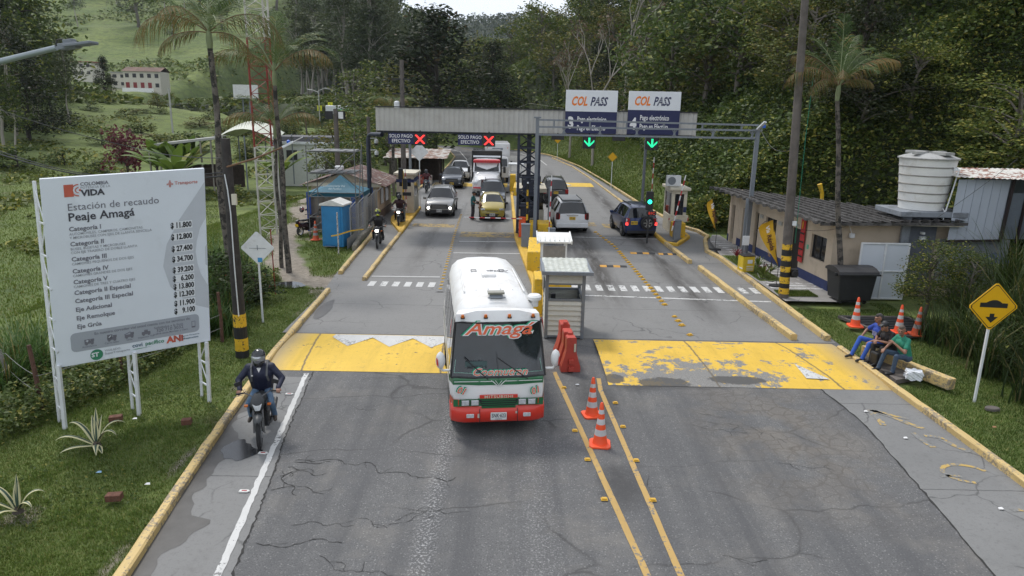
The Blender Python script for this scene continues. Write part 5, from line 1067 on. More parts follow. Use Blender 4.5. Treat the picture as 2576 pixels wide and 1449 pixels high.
def loft_car(name, lab, cat, loc, rz, L, W, H, paint, kind='suv', rear=False, plate=None, grp=None, opts=()):
    """stations: (y, width scale, sill z, belt z, top z, top width)"""
    t = thing(name, lab, cat, loc, rz, grp); hw = W/2
    if kind == 'suv': S = [(0,.80,.34,.60,.64,.70),(.012,.90,.28,.74,.78,.76),(.04,.95,.25,.86,.92,.80),(.10,.985,.24,.95,1.00,.82),(.20,1,.24,.99,1.06,.84),(.265,1,.24,1.03,1.10,.82),(.40,1,.24,1.07,H-.05,.66),(.47,1,.24,1.08,H,.68),(.70,1,.24,1.10,H,.68),(.90,.99,.25,1.11,H-.05,.66),(.935,.98,.25,1.10,H-.10,.66),(.985,.955,.27,1.02,1.10,.80),(1,.90,.32,.74,.80,.82)]
    elif kind == 'hatch': S = [(0,.78,.30,.52,.56,.66),(.015,.88,.24,.62,.68,.72),(.05,.94,.21,.74,.80,.76),(.12,.98,.2,.84,.90,.80),(.22,1,.2,.92,1.02,.82),(.255,1,.2,.95,1.05,.80),(.43,1,.2,1.0,H-.05,.64),(.52,1,.2,1.02,H,.66),(.75,1,.2,1.04,H-.02,.66),(.92,.98,.22,1.04,H-.12,.62),(.985,.94,.25,.98,1.04,.76),(1,.88,.3,.7,.74,.80)]
    elif kind == 'pickup': S = [(0,.80,.40,.68,.74,.72),(.012,.90,.32,.86,.92,.76),(.05,.96,.28,1.0,1.06,.80),(.22,1,.28,1.08,1.16,.84),(.255,1,.28,1.1,1.18,.82),(.36,1,.28,1.12,H-.05,.66),(.42,1,.28,1.14,H,.68),(.58,1,.28,1.14,H-.03,.66),(.63,1,.28,1.14,1.18,.9),(.985,.99,.32,1.12,1.16,.92),(1,.95,.38,.9,.94,.92)]
    rows = []
    for (f, ws, zs, zb, zt, tw) in S:
        y = f*L; w_ = hw*ws; green = zt - zb > .25; th = hw*tw
        pts = [(w_*.86,zs),(w_*.97,zs+.12),(w_,(zs+zb)*.52),(w_*.985,zb-.06),(w_*.955,zb)]
        if green: pts += [(th*1.03,zt-.09),(th*.9,zt-.015),(th*.45,zt+.012),(0,zt+.02)]
        else: pts += [(w_*.90,zb+(zt-zb)*.5),(w_*.78,zt-.01),(w_*.4,zt+.015),(0,zt+.025)]
        rows.append([(-a, y, z) for a, z in pts[:-1]] + [(a, y, z) for a, z in pts[::-1]])
    n = len(rows[0]); gi = [i for i, q in enumerate(S) if q[4]-q[3] > .25]; g0, g1 = gi[0], gi[-1]
    body, ws_, sw, rw = MB(), MB(), MB(), MB()
    for i in range(len(rows)-1):
        for j in range(n-1):
            q = [rows[i][j], rows[i][j+1], rows[i+1][j+1], rows[i+1][j]][::-1]; side = j in (4, n-6); topf = 4 < j < n-6
            tgt = body
            if side and g0-1 <= i <= g1 and not (kind == 'pickup' and i > g1-1): tgt = sw if (g0 <= i < g1) or i == g0-1 else body
            if topf and i == g0-1: tgt = ws_
            if topf and i == g1 : tgt = rw
            tgt.face(q)
    body.face(rows[0]); body.face(rows[-1][::-1])
    def off(m, d):   # push panes slightly out
        c_ = Vector((0, L*.5, .9)); m.v = [tuple(Vector(p)+ (Vector(p)-c_).normalized()*d) for p in m.v]; return m
    for m in (body, ws_, sw, rw):   # merge duplicate vertices for smooth shading
        key = {}; nv = []; mp_ = []
        for p in m.v:
            k_ = tuple(round(c_, 4) for c_ in p)
            if k_ not in key: key[k_] = len(nv); nv.append(p)
            mp_.append(key[k_])
        m.v = nv; m.f = [tuple(mp_[i] for i in f) for f in m.f]
    off(ws_, .004); off(rw, .004); off(sw, .003)
    body.build('body', paint, t, smooth=True); ws_.build('windscreen', CGL, t, smooth=True); sw.build('side_window', CGL, t, smooth=True); rw.build('rear_window', CGL, t, smooth=True)
    # pillars
    mb = MB(); r_ = rows
    for j in (4, n-5):
        jt = j+1 if j == 4 else j-1
        mb.tube([r_[g0-1][j], r_[g0][jt]], .032, 6)
        for i in (g0+1, (g0+g1+1)//2+1, g1):
            if i <= g1: mb.tube([r_[i][j], r_[i][jt]], .03, 6)
    mb.build('window_pillar', paint, t)
    x_ = hw-.10
    mb = MB(); mb.box((0,L/2,.30),(W*.82,L*.9,.18)); mb.build('underbody', UND, t)
    wr = {'suv':.36,'hatch':.29,'pickup':.39}[kind]; fy, ry = L*.19, L*.80
    for x in (-x_, x_):
        for y in (fy, ry): wheel(t, x, y, wr, .22)
    mb = MB()
    for s in (-1,1):
        for y in (fy, ry):
            a = [math.pi*k/12 for k in range(13)]; mb.grid([[(s*(hw+.006), y+(wr+.01)*math.cos(q), wr+(wr+.01)*math.sin(q)), (s*(hw+.006), y+(wr+.075)*math.cos(q), wr+(wr+.075)*math.sin(q))] for q in a])
            mb.face([(s*(hw-.002), y+(wr+.012)*math.cos(q), wr+(wr+.012)*math.sin(q)) for q in [math.pi*k/12 for k in range(13)]])
    mb.build('wheel_arch', UND, t)
    zb = S[2][3]; g = 'grille'
    mb = MB(); fw = W*.36
    if kind == 'suv': mb.box((0,.0,.70),(fw*1.7,.05,.26)); mb.box((0,-.005,.42),(fw*1.7,.05,.13))
    elif kind == 'hatch': mb.v += [(-.45,-.012,.44),(.45,-.012,.44),(.26,-.012,.27),(-.26,-.012,.27)]; mb.f.append((3,2,1,0)); mb.m.append(0); mb.box((0,.0,.62),(.7,.03,.035))
    else: mb.box((0,0,.80),(fw*1.4,.05,.24)); mb.box((0,-.005,.5),(fw*1.6,.05,.14))
    mb.build('grille', DARK, t)
    if kind != 'hatch':
        mb = MB(); 
        for k in range(3): mb.box((0,-.03,(.64 if kind == 'suv' else .73)+k*.06),(fw*1.4,.012,.014))
        mb.build('grille_bar', CHR, t)
    lz = {'suv':.80,'hatch':.72,'pickup':.92}[kind]
    for s in (-1,1):
        mb = MB(); mb.box((s*hw*.72,.055,lz),(W*.17,.09,.12), 0, Matrix.Rotation(s*.35,3,'Z')@Matrix.Rotation(-.25,3,'X')); mb.build('headlight', LAMP, t, bevel=.02)
        mb = MB(); mb.box((s*(hw+.10),L*.285,1.06 if kind != 'hatch' else .98),(.20,.10,.15)); mb.build('door_mirror', paint if 'blackmir' not in opts else BLK, t, bevel=.03)
        mb = MB(); mb.box((s*hw*.84,L-.045,.95 if kind != 'pickup' else 1.0),(W*.12,.11,.30), 0, Matrix.Rotation(-s*.3,3,'Z')); mb.build('tail_light', TAILIT if 'brake' in opts else TAIL, t, bevel=.02)
        if 'foglit' in opts: mb = MB(); mb.lathe([(0,-.012),(.075,-.012),(.08,.02)], 14, c=(s*hw*.74,-.005,.60), axis='Y'); mb.build('daytime_lamp', LIT, t)
        elif kind != 'hatch': mb = MB(); mb.box((s*hw*.72,.0,.46),(.14,.05,.07)); mb.build('fog_lamp', LAMP, t)
    if 'rails' in opts:
        for s in (-1,1): mb = MB(); mb.bar((s*hw*.58,L*.42,H+.045),(s*hw*.58,L*.88,H+.035),.045); mb.build('roof_rail', CHR if 'chromerail' in opts else DARK, t)
    if 'lowblack' in opts: mb = MB(); mb.box((0,.02,.34),(W*.86,.06,.13)); mb.box((0,L-.01,.36),(W*.86,.06,.14)); mb.build('lower_bumper', DARK, t)
    if plate:
        y = L+.012 if rear else -.04; z = (.78 if kind == 'suv' else .5) if rear else .46; c_ = PLY if plate[0] == 'Y' else PLW
        if rear and kind == 'suv': z = .86
        if not rear: z = {'suv':.44,'hatch':.40,'pickup':.5}[kind]
        mb = MB(); mb.box((0,y,z),(.34,.03,.17)); p = mb.build('number_plate', c_, t)
        mb = MB(); sx = -1 if rear else 1; mb.text(plate[1], .135, XY(Vector((0, y+(.018 if rear else -.018), z-.045)), (sx,0,0), (0,0,1)), 0, .015, 'CENTER', sx=.62); mb.build('lettering', TXTD, p)
    return t, rows
def carpaint(n, c, met=.4, r=.35): return mat(n, c, r, met=met, var=.05, vs=1.5, coat=.7, dirt=(tuple(min(1, k*.6+.05) for k in c), .15, 2))
def place(Y, X): return (X, Y, .012)
SIL = carpaint('silver_paint', (.24,.24,.24)); GRE = carpaint('slate_paint', (.045,.055,.07)); WH = carpaint('white_paint', (.68,.69,.71), 0); NAV = carpaint('navy_paint', (.012,.030,.11)); BLKP = carpaint('black_paint', (.012,.012,.013)); OLV = carpaint('mustard_paint', (.36,.28,.03), .1); BLG = carpaint('blue_grey_paint', (.055,.065,.085))
loft_car('parked_car', 'silver grey off-roader with lit round lamps waiting in the leftmost lane', 'car', (-4.66,44.2,.012), R(1.5), 4.5, 1.84, 1.70, SIL, 'suv', plate=('W','DBA 1963'), opts=('rails','chromerail','foglit','lowblack'))
loft_car('car', 'dark blue grey crossover queueing behind the silver off-roader', 'car', (-5.3,60.5,.012), R(2), 4.5, 1.84, 1.64, BLG, 'suv', plate=('Y','JMW 482'), opts=('lowblack',))
loft_car('pickup_truck', 'white pickup truck queueing behind the dark crossover', 'pickup truck', (-5.05,66.3,.012), R(3), 5.3, 1.88, 1.80, WH, 'pickup', opts=())
loft_car('hatchback', 'mustard yellow hatchback waiting at the lowered barrier arm', 'car', (-1.30,43.2,.012), R(3), 3.6, 1.60, 1.50, OLV, 'hatch', plate=('W','DEF 351'), opts=('blackmir',))
loft_car('car', 'dark grey off-roader close behind the mustard hatchback', 'car', (-1.42,48.2,.012), R(2), 4.5, 1.82, 1.78, GRE, 'suv', opts=('rails','blackmir'))
t, _ = loft_car('car', 'black off-roader with roof rails driving away in the third lane', 'car', (2.9,56.2,.012), R(180+2), 4.7, 1.88, 1.84, BLKP, 'suv', True, ('Y','MNX 27'), opts=('rails','chromerail','lowblack'))
mb = MB(); mb.box((0,4.72,1.03),(.9,.03,.04)); mb.build('tailgate_trim', CHR, t)
t, _ = loft_car('car', 'white off-roader leaving through the third lane beside the white kiosk', 'car', (3.05,44.0,.012), R(180+3.0), 4.75, 1.92, 1.80, WH, 'suv', True, ('Y','JYS 682'), opts=('rails','blackmir'))
mb = MB(); mb.box((0,4.77,1.04),(.65,.03,.035)); mb.build('tailgate_trim', CHR, t)
mb = MB(); mb.box((0,3.1,1.825),(1.1,2.6,.02)); mb.build('roof_panel', mat('grey_roof', (.22,.23,.24), .4), t)
for s in (-1,1): mb = MB(); mb.box((s*.82,4.70,.98),(.17,.12,.40), 0, Matrix.Rotation(-s*.3,3,'Z')); mb.build('smoked_tail_light', mat('smoked_lens', (.06,.02,.02), .15), t, bevel=.02)
mb = MB(); mb.box((0,4.76,.46),(1.8,.10,.26)); mb.build('rear_bumper', WH, t, bevel=.04)
t, _ = loft_car('car', 'navy off-roader with a spare wheel on its tailgate in the rightmost lane', 'car', (6.6,42.3,.012), R(180+5), 4.2, 1.80, 1.74, NAV, 'suv', True, None, opts=('rails','lowblack'))
mb = MB(); mb.lathe([(.30,-.1),(.37,-.08),(.38,.0),(.37,.08),(.30,.1),(.22,.08)], 28, c=(-.28,4.34,.88), axis='Y'); sp = mb.build('spare_wheel', TYRE, t, smooth=True)
mb = MB(); mb.lathe([(0,.06),(.07,.07),(.08,.04)], 16, c=(-.28,4.36,.88), axis='Y')
for k in range(6): a = k*1.047; mb.bar(Vector((-.28,4.42,.88)), Vector((-.28+.23*math.cos(a),4.43,.88+.23*math.sin(a))), .055)
mb.lathe([(.20,.04),(.24,.07),(.25,.04)], 24, c=(-.28,4.36,.88), axis='Y'); mb.build('rim', RIM, sp)
mb = MB(); mb.box((.42,4.25,.86),(.36,.03,.18)); p = mb.build('number_plate', PLY, t); mb = MB(); mb.text('MNY 957', .13, XY(Vector((.42,4.27,.82)), (-1,0,0), (0,0,1)), 0, .02, 'CENTER', sx=.62); mb.build('lettering', TXTD, p)
for s in (-1,1): mb = MB(); mb.box((s*.80,4.17,.80),(.14,.1,.17)); mb.build('brake_lamp', TAILIT, t, bevel=.02); mb = MB(); mb.box((s*.80,4.15,1.0),(.13,.1,.16)); mb.build('indicator_lamp', LAMP, t, bevel=.02)

# conventional truck with high black box
t = thing('cargo_truck', 'white bonneted truck with a red stripe, red sun visor and tall black cargo body', 'truck', (-2.15,55.6,.012), R(2)); TW_ = carpaint('truck_white', (.68,.68,.69), 0); RD = mat('truck_red', (.50,.015,.03), .4, coat=.5)
def secs(S): return [[(-a, y, z) for a, z in P_[:-1]] + [(a, y, z) for a, z in P_[::-1]] for y, P_ in S]
hood = secs([(0,[(.72,.55),(.80,.9),(.70,1.20),(.45,1.30),(0,1.32)]),(.15,[(.95,.55),(1.0,.95),(.80,1.30),(.5,1.42),(0,1.44)]),(.7,[(1.12,.55),(1.12,1.0),(.86,1.45),(.55,1.58),(0,1.60)]),(1.5,[(1.14,.55),(1.14,1.1),(.98,1.6),(.7,1.72),(0,1.75)]),(1.55,[(1.05,.55),(1.08,1.2),(1.05,1.7),(.8,1.78),(0,1.80)])])
mb = MB(); mb.grid([r_[::-1] for r_ in hood]); mb.face(hood[0]); mb.build('hood', TW_, t, smooth=True)
cab = secs([(1.5,[(1.1,.6),(1.12,1.3),(1.10,1.74),(.8,1.80),(0,1.82)]),(1.95,[(1.1,.6),(1.12,1.3),(1.05,2.55),(.8,2.64),(0,2.66)]),(3.3,[(1.1,.6),(1.12,1.3),(1.05,2.62),(.8,2.70),(0,2.72)])])
mb = MB(); mb.grid([r_[::-1] for r_ in cab]); mb.face(cab[-1][::-1]); mb.build('cab', TW_, t, smooth=True)
mb = MB(); mb.face([(-.98,1.50,1.83),(.98,1.50,1.83),(.94,1.90,2.52),(-.94,1.90,2.52)]); o = mb.build('windscreen', CGL, t); mb = MB(); mb.bar((-.6,1.50,1.88),(-.15,1.56,2.0),.02); mb.bar((.15,1.5,1.88),(.6,1.56,2.0),.02); mb.build('wiper', BLK, o)
for s in (-1,1): mb = MB(); mb.face([(s*1.125,1.75,1.75),(s*1.125,3.0,1.75),(s*1.075,3.0,2.4),(s*1.085,2.0,2.4)]); mb.build('side_window', CGL, t)
mb = MB(); mb.grid([[(-1.05,1.60,2.48),(1.05,1.60,2.48)],[(-1.08,1.55,2.62),(1.08,1.55,2.62)],[(-1.02,1.85,2.74),(1.02,1.85,2.74)]]); mb.box((0,1.66,2.6),(2.08,.2,.16)); v_ = mb.build('sun_visor', RD, t); mb = MB()
for x in (-.85,-.2,0,.2,.85): mb.box((x,1.55,2.63),(.1,.05,.04))
mb.build('marker_lamp', AMB, v_)
mb = MB(); mb.box((0,-.005,.98),(.84,.06,.60)); g_ = mb.build('grille', DARK, t, bevel=.05); mb = MB()
for k in range(5): mb.box((0,-.045,.76+k*.11),(.78,.02,.04))
mb.box((0,-.02,1.30),(.9,.08,.05)); mb.build('grille_bar', CHR, g_)
mb = MB(); mb.box((0,-.12,.46),(2.2,.22,.30)); mb.build('bumper', mat('bumper_steel', (.30,.29,.27), .4, met=.3), t, bevel=.03); mb = MB(); mb.box((0,-.02,.66),(2.1,.16,.12)); mb.build('red_stripe', RD, t, bevel=.02)
for s in (-1,1):
    mb = MB(); mb.box((s*.84,.12,1.02),(.34,.22,.24), 0, Matrix.Rotation(s*.5,3,'Z')@Matrix.Rotation(-.3,3,'X')); mb.build('headlight', LAMP, t, bevel=.06)
    mb = MB(); mb.bar((s*1.1,1.6,2.0),(s*1.42,1.5,2.1),.03); mb.box((s*1.42,1.48,1.95),(.2,.08,.5)); mb.build('door_mirror', BLK, t, bevel=.02)
    wheel(t, s*.92, .95, .48, .28); wheel(t, s*.9, 7.6, .48, .5); 
mb = MB(); mb.box((0,4.0,.7),(.9,8,.3)); mb.build('chassis', UND, t)
mb = MB(); mb.box((0,6.6,2.0),(2.5,5.6,2.3)); mb.box((0,3.75,2.95),(2.5,.3,.75)); b_ = mb.build('cargo_body', BLKP, t, bevel=.05); mb = MB(); mb.face([(-1.12,3.55,2.78),(1.12,3.55,2.78),(1.12,3.68,3.14),(-1.12,3.68,3.14)]); mb.build('white_banner', SIGNW, b_)
mb = MB(); mb.text('+', .3, XY(Vector((-.08,.62,1.575)), (1,0,0), (0,1,.2)), 0, .02); mb.build('emblem', GRYM, t)
# box truck behind
t = thing('box_truck', 'white refrigerated box truck standing behind the bonneted truck', 'truck', (-1.55,66.6,.012), R(3)); mb = MB(); mb.box((0,3.9,2.25),(2.35,5.4,2.5)); b_ = mb.build('cargo_box', TW_, t, bevel=.06); mb = MB(); mb.box((0,1.18,3.0),(1.0,.06,.16)); mb.build('vent', GRYM, b_)
mb = MB(); mb.box((-.95,1.18,3.1),(.08,.04,.08)); mb.box((.95,1.18,3.1),(.08,.04,.08)); mb.build('marker_lamp', AMB, b_)
cab = secs([(-.5,[(.95,.5),(1.0,1.2),(.98,1.4),(.8,1.45),(0,1.46)]),(-.25,[(1.0,.5),(1.03,1.2),(.95,2.2),(.8,2.3),(0,2.32)]),(1.0,[(1.0,.5),(1.03,1.2),(.98,2.25),(.8,2.35),(0,2.37)])])
mb = MB(); mb.grid([r_[::-1] for r_ in cab]); mb.face(cab[0]); mb.build('cab', TW_, t, smooth=True); mb = MB(); mb.face([(-.88,-.50,1.50),(.88,-.50,1.50),(.84,-.29,2.18),(-.84,-.29,2.18)]); mb.build('windscreen', CGL, t)
mb = MB(); mb.box((1.25,-.2,1.8),(.16,.1,.4)); mb.box((-1.25,-.2,1.8),(.16,.1,.4)); mb.build('door_mirror', BLK, t)
for s in (-1,1): wheel(t, s*.9, .3, .42, .25); wheel(t, s*.88, 5.2, .42, .45)
mb = MB(); mb.box((0,3,.6),(.8,6.5,.25)); mb.build('chassis', UND, t)

# ---------------------------------------------------------------- the bus
BW = mat('bus_white', (.74,.74,.735), .38, var=.02, vs=1.5, coat=.35, dirt=((.60,.58,.54), .22, 1.6)); BG = mat('bus_green', (.012,.13,.045), .35, coat=.5, var=.06); BR = mat('bus_red', (.62,.035,.02), .4, coat=.4, var=.05, dirt=((.5,.1,.06), .2, 4)); BGL = mat('bus_tinted_glass', (.012,.017,.023), .05, var=.4, vs=1.6, spec=.8, dirt=((.05,.058,.065), .35, 1.3))  # paler patches of the tinted glass are reflections painted into its colour
bus = thing('minibus', 'white minibus with a green band and red bumper, tinted windscreen lettered Amagá', 'bus', (-.24,13.87,.012), R(6.9)); L = 5.75; w_ = 1.02
RWB = mat('bus_roof_white', (.74,.74,.735), .45, var=.02, vs=2, dirt=((.52,.48,.43), .38, 1.8))
# cross sections: y, scale, list (half width, z)
def bsec(y, k, zt, wt=1.0, zb=.34, wl=1.0):
    return (y, [(w_*.90*wl,zb),(w_*.97*wl,zb+.12),(w_*wl,.75),(w_*1.0*wl,1.28),(w_*.985*k,1.40),(w_*.90*k*wt,zt-.45),(w_*.83*k*wt,zt-.22),(w_*.68*k*wt,zt-.08),(w_*.42*k*wt,zt-.01),(0,zt+.01)])
def bus_rows():
    S = [(.42,2.58,.91),(.55,2.70,.93),(.70,2.80,.95),(1.0,2.86,.965),(1.5,2.88,.97),(2.4,2.89,.97),(3.4,2.89,.97),(4.5,2.88,.965),(5.0,2.84,.95),(5.35,2.76,.93),(5.6,2.58,.9)]
    return [bsec(y, 1.0, zt, wt) for y, zt, wt in S]
rr = secs(bus_rows()); mb = MB(); n = len(rr[0])
upper, lower = MB(), MB()
for i in range(len(rr)-1):
    for j in range(n-1):
        q = [rr[i][j], rr[i][j+1], rr[i+1][j+1], rr[i+1][j]][::-1]; (upper if 4 <= j < n-5 else lower).face(q)
def weld(m):
    key = {}; nv = []; mp_ = []
    for p in m.v:
        k_ = tuple(round(c_, 4) for c_ in p)
        if k_ not in key: key[k_] = len(nv); nv.append(p)
        mp_.append(key[k_])
    m.v = nv; m.f = [tuple(mp_[i] for i in f) for f in m.f]; return m
lower.face(rr[-1][::-1])
# front face from bumper to the forehead
F_ = [(.02,.34,.90),(-.02,.60,.96),(-.02,.80,.985),(.0,1.0,1.0),(.03,1.24,1.0),(.05,1.30,.995)]
fr = []
for (y, z, ws) in F_: fr.append([(w_*ws*a, y + (.0 if abs(a) < .8 else (.34 if abs(a) >= 1 else .07)), z) for a in (-1.0,-.93,-.8,-.4,0,.4,.8,.93,1.0)])
lower.grid(fr)
# pillars around windscreen and forehead
ws_rows = []
for f in (0,.25,.5,.75,1.0):
    z = 1.30+f*1.13; y = .05+f*.22 + .02*math.sin(f*3.14); wd = w_*(.98-.11*f); ws_rows.append([(wd*a, y + (0 if abs(a) < .85 else .05)+.03*a*a, z) for a in (-1,-.85,-.5,0,.5,.85,1)])
mb = MB(); mb.grid(ws_rows); WSO = weld(mb).build('windscreen', BGL, bus, smooth=True)
pl_ = MB()
for s in (0, -1):
    a = 1 if s else -1
    rows_ = [[ws_rows[k][s], (w_*(1.0-.12*k/4)*a, .43, 1.28+ (2.53-.45-1.28+.10)*k/4*1.0 + (.23*k/4))] for k in range(5)]
    pl_.grid(rows_ if s else [r_[::-1] for r_ in rows_])
fh = [[tuple(p) for p in ws_rows[-1]], [(x*1.0, y+.03, z+.07) for x, y, z in ws_rows[-1]], [(x*.99, .40-.0, 2.56+(.10 if abs(x) < .6 else .03)) for x, y, z in ws_rows[-1]], [(x*.92, .52, 2.70 - .06*abs(x)) for x, y, z in ws_rows[-1]]]
pl_.grid(fh); pl_.v = [tuple(p) for p in pl_.v]; upper.v += []; 
k0 = len(upper.v); upper.v += pl_.v; upper.f += [tuple(i+k0 for i in f) for f in pl_.f]; upper.m += pl_.m
weld(lower).build('lower_body', BW, bus, smooth=True); weld(upper).build('upper_body', RWB, bus, smooth=True)
mb = MB(); 
edge = [ws_rows[k][0] for k in range(5)] + ws_rows[4][1:-1] + [ws_rows[k][-1] for k in range(4,-1,-1)] + ws_rows[0][1:-1][::-1]
mb.tube([(x, y-.004, z) for x, y, z in edge+edge[:1]], .022, 6); mb.build('windscreen_seal', BLK, bus)
mb = MB(); inner = [Vector((x*.93, y-.012, 1.30+(z-1.30)*.62+.10)) for x, y, z in edge]; mb.tube(inner+inner[:1], .006, 5); mb.build('painted_line', mat('pale_green_line', (.3,.5,.42), .5), WSO)
mb = MB(); fy_ = lambda z: float(np.interp(z, [1.0,1.24,1.30], [0,.03,.05]))
mb.grid([[(w_*a*1.003, fy_(z)-.014+(.0 if abs(a) < .8 else (.36 if abs(a) >= 1 else .07)), z) for a in (-1.0,-.93,-.8,-.4,0,.4,.8,.93,1.0)] for z in (1.15,1.20,1.25,1.29)])
for s in (-1,1): mb.face([(s*w_*1.006,.36,1.12),(s*w_*1.006,5.6,1.12),(s*w_*1.006,5.6,1.24),(s*w_*1.006,.36,1.26)]); 
mb.build('green_band', BG, bus)
mb = MB(); mb.tube([(-.93,.055,1.22),(-.12,.005,1.23),(0,-.02,1.12),(.12,.005,1.23),(.93,.055,1.22)], .008, 5); mb.tube([(-.07,-.005,1.25),(0,-.014,1.16),(.07,-.005,1.25)], .006, 5); mb.tube([(-.16,.0,1.26),(0,-.014,1.11),(.16,.0,1.26)], .005, 5); mb.build('white_line', WHTS, bus)
# grille, lights, bumper
mb = MB(); mb.v = [(-.42,-.045,.86),(.42,-.045,.86),(.34,-.045,.68),(-.34,-.045,.68)]; mb.f = [(3,2,1,0)]; mb.m = [0]; mb.face([(-.95,-.032,.86),(.95,-.032,.86),(.95,-.032,.70),(-.95,-.032,.70)][::-1], 1)
g_ = mb.build('grille', [DARK, BG], bus); mb = MB()
for k in range(4): mb.bar((-.36,-.056,.70+k*.045),(.36,-.056,.70+k*.045),.014)
mb.bar((-.44,-.055,.87),(.44,-.055,.87),.02); mb.bar((-.36,-.055,.67),(.36,-.055,.67),.02); mb.build('grille_bar', BG, g_)
mb = MB(); mb.box((0,-.045,.915),(.80,.03,.07)); b_ = mb.build('name_strip', BR, bus); mb = MB(); mb.text('MITSUBISHI', .085, XY(Vector((0,-.063,.887)), (1,0,0), (0,0,1)), 0, .02, 'CENTER', sx=1.25, sp=1.15); mb.build('lettering', mat('pale_letters', (.6,.58,.45), .5), b_)
for s in (-1,1):
    for k, x in enumerate((.50,.70)):
        mb = MB(); mb.box((s*x,-.045,.785),(.17,.05,.125), 1); mb.box((s*x,-.062,.785),(.145,.03,.10), 0); mb.build('headlight', [LAMP, CHR], bus, bevel=.008)
    mb = MB(); mb.grid([[(s*.83,-.04,.73),(s*.83,-.04,.86)],[(s*.95,.0,.73),(s*.95,.0,.86)],[(s*1.015,.30,.73),(s*1.015,.30,.86)]]); mb.build('indicator', mat('bus_orange_lens', (.42,.06,.015), .3), bus)
    mb = MB(); mb.box((s*.60,-.085,.505),(.16,.04,.085)); mb.build('fog_lamp', LAMP, bus, bevel=.01)
mb = MB(); rows_ = []
for z, o in ((.33,.04),(.37,.0),(.50,-.02),(.60,-.02),(.64,.0),(.70,.05),(.705,.08)):
    rows_.append([(w_*a*1.0, -.06+o+(.0 if abs(a) < .75 else (.36 if abs(a) >= 1 else .05 if abs(a) < .9 else .14)), z) for a in (-1.0,-.97,-.85,-.7,-.4,0,.4,.7,.85,.97,1.0)])
mb.grid(rows_); mb.build('bumper', BR, bus, smooth=True); mb = MB()
for s in (-1,1): mb.bar((s*.40,-.085,.34),(s*.40,-.085,.66),.012)
mb.box((-.42,-.082,.50),(.05,.012,.09),1); mb.box((.38,-.082,.56),(.05,.012,.05),1); mb.build('bumper_mark', [DARK, mat('bare_patch', (.5,.42,.36), .6)], bus)
mb = MB(); mb.box((0,-.10,.49),(.34,.02,.17)); p = mb.build('number_plate', PLW, bus, bevel=.006); mb = MB(); mb.text('SNK·623', .125, XY(Vector((0,-.113,.465)), (1,0,0), (0,0,1)), 0, .012, 'CENTER', sx=.66); mb.text('SABANETA', .03, XY(Vector((0,-.113,.42)), (1,0,0), (0,0,1)), 0, .01, 'CENTER'); mb.build('lettering', TXTD, p)
# lettering on the glass
def glassM(x, f): # point on the windscreen
    z = 1.30+f*1.13; y = .05+f*.22+.02*math.sin(f*3.14); return XY(Vector((x, y-.014, z)), (1,0,0), (0,.19,1))
OR = mat('vinyl_orange', (.72,.13,.05), .5); WV = mat('vinyl_white', (.72,.72,.72), .5); GV = mat('vinyl_green', (.01,.32,.17), .5)
def vinyl(par, txt, M, size, sx, bold=.03, sh=.35, al='CENTER', nm='lettering'):
    mb = MB()
    T_ = lambda dx, dy, dz: M @ Matrix.Translation((dx, dy, dz))
    mb.text(txt, size, T_(-.022,.014,.0), 2, bold+.045, al, sx=sx, shear=sh); mb.text(txt, size, T_(0,0,.003), 1, bold+.035, al, sx=sx, shear=sh); mb.text(txt, size, T_(0,0,.006), 0, bold*.5, al, sx=sx, shear=sh); mb.build(nm, [OR, WV, GV], par)
vinyl(WSO, 'Amagá', glassM(0.0,.79), .37, 1.38, .025); vinyl(WSO, 'Coomutran', glassM(.02,.045), .22, 1.12, .015)
vinyl(bus, '01', XY(Vector((-.80,-.015,.98)), (.98,-.0,-.32), (.2,0,1)), .21, .9, .03, .2); vinyl(bus, '01', XY(Vector((.80,-.015,.95)), (.95,.1,.30), (-.1,0,1)), .21, .9, .03, .2)
mb = MB(); mb.text('AMAGA', .10, glassM(-.66,.26), 0, .02); mb.text('MINILO 6', .10, glassM(-.66,.17), 0, .02); mb.box(glassM(-.47,.25)@Vector((0,0,.001)), (.46,.004,.12), 1, Matrix.Rotation(-.19,3,'X')); mb.build('route_card', [mat('card_ink', (.02,.025,.03), .6), mat('card_teal', (.045,.085,.085), .4)], WSO)
for x0, x1 in ((-.22,-.70),(.62,-.02)):
    mb = MB(); a = glassM(x0,-.03)@Vector((0,0,.02)); b = glassM(x1,.36)@Vector((0,0,.015)); mb.tube([a, a.lerp(b,.55), b], [.011,.009,.006], 6); m_ = a.lerp(b,.62); d_ = (b-a).normalized(); mb.tube([m_-d_*.28, m_+d_*.28], .012, 6); mb.build('wiper', BLK, bus)
mb = MB(); mb.tube([(.0,-.01,1.22),(-.02,.0,1.6),(-.04,.02,1.85)], .004, 4); mb.build('aerial', BLK, bus)
for x in (-.74,-.26,.24,.74):
    mb = MB(); mb.box((x,.33,2.53),(.085,.08,.03),1); mb.lathe([(.0,.07),(.03,.06),(.036,.02),(.036,0)], 10, c=(x,.32,2.535), mi=0); mb.build('marker_lamp', [AMB, DARK], bus, smooth=True)
mb = MB(); mb.box((.0,.80,2.86),(.28,.14,.06)); mb.box((0,.86,2.93),(.36,.20,.05),1); mb.tube([(-.19,.68,2.86),(.19,.68,2.86)], .015, 6, 0); mb.build('roof_beacon', [GRYM, mat('beacon_lens', (.28,.27,.22), .3)], bus, bevel=.01)
mb = MB(); mb.box((-.02,2.55,2.92),(.34,.3,.09)); mb.build('roof_hatch', RWB, bus, bevel=.03); mb = MB()
for x in (-.66,-.40,-.13,.14,.41,.67): mb.box((x,2.45,2.895-.07*abs(x)**1.5*1.6),(.03,2.3,.03))
mb.build('roof_rib', RWB, bus, bevel=.006)
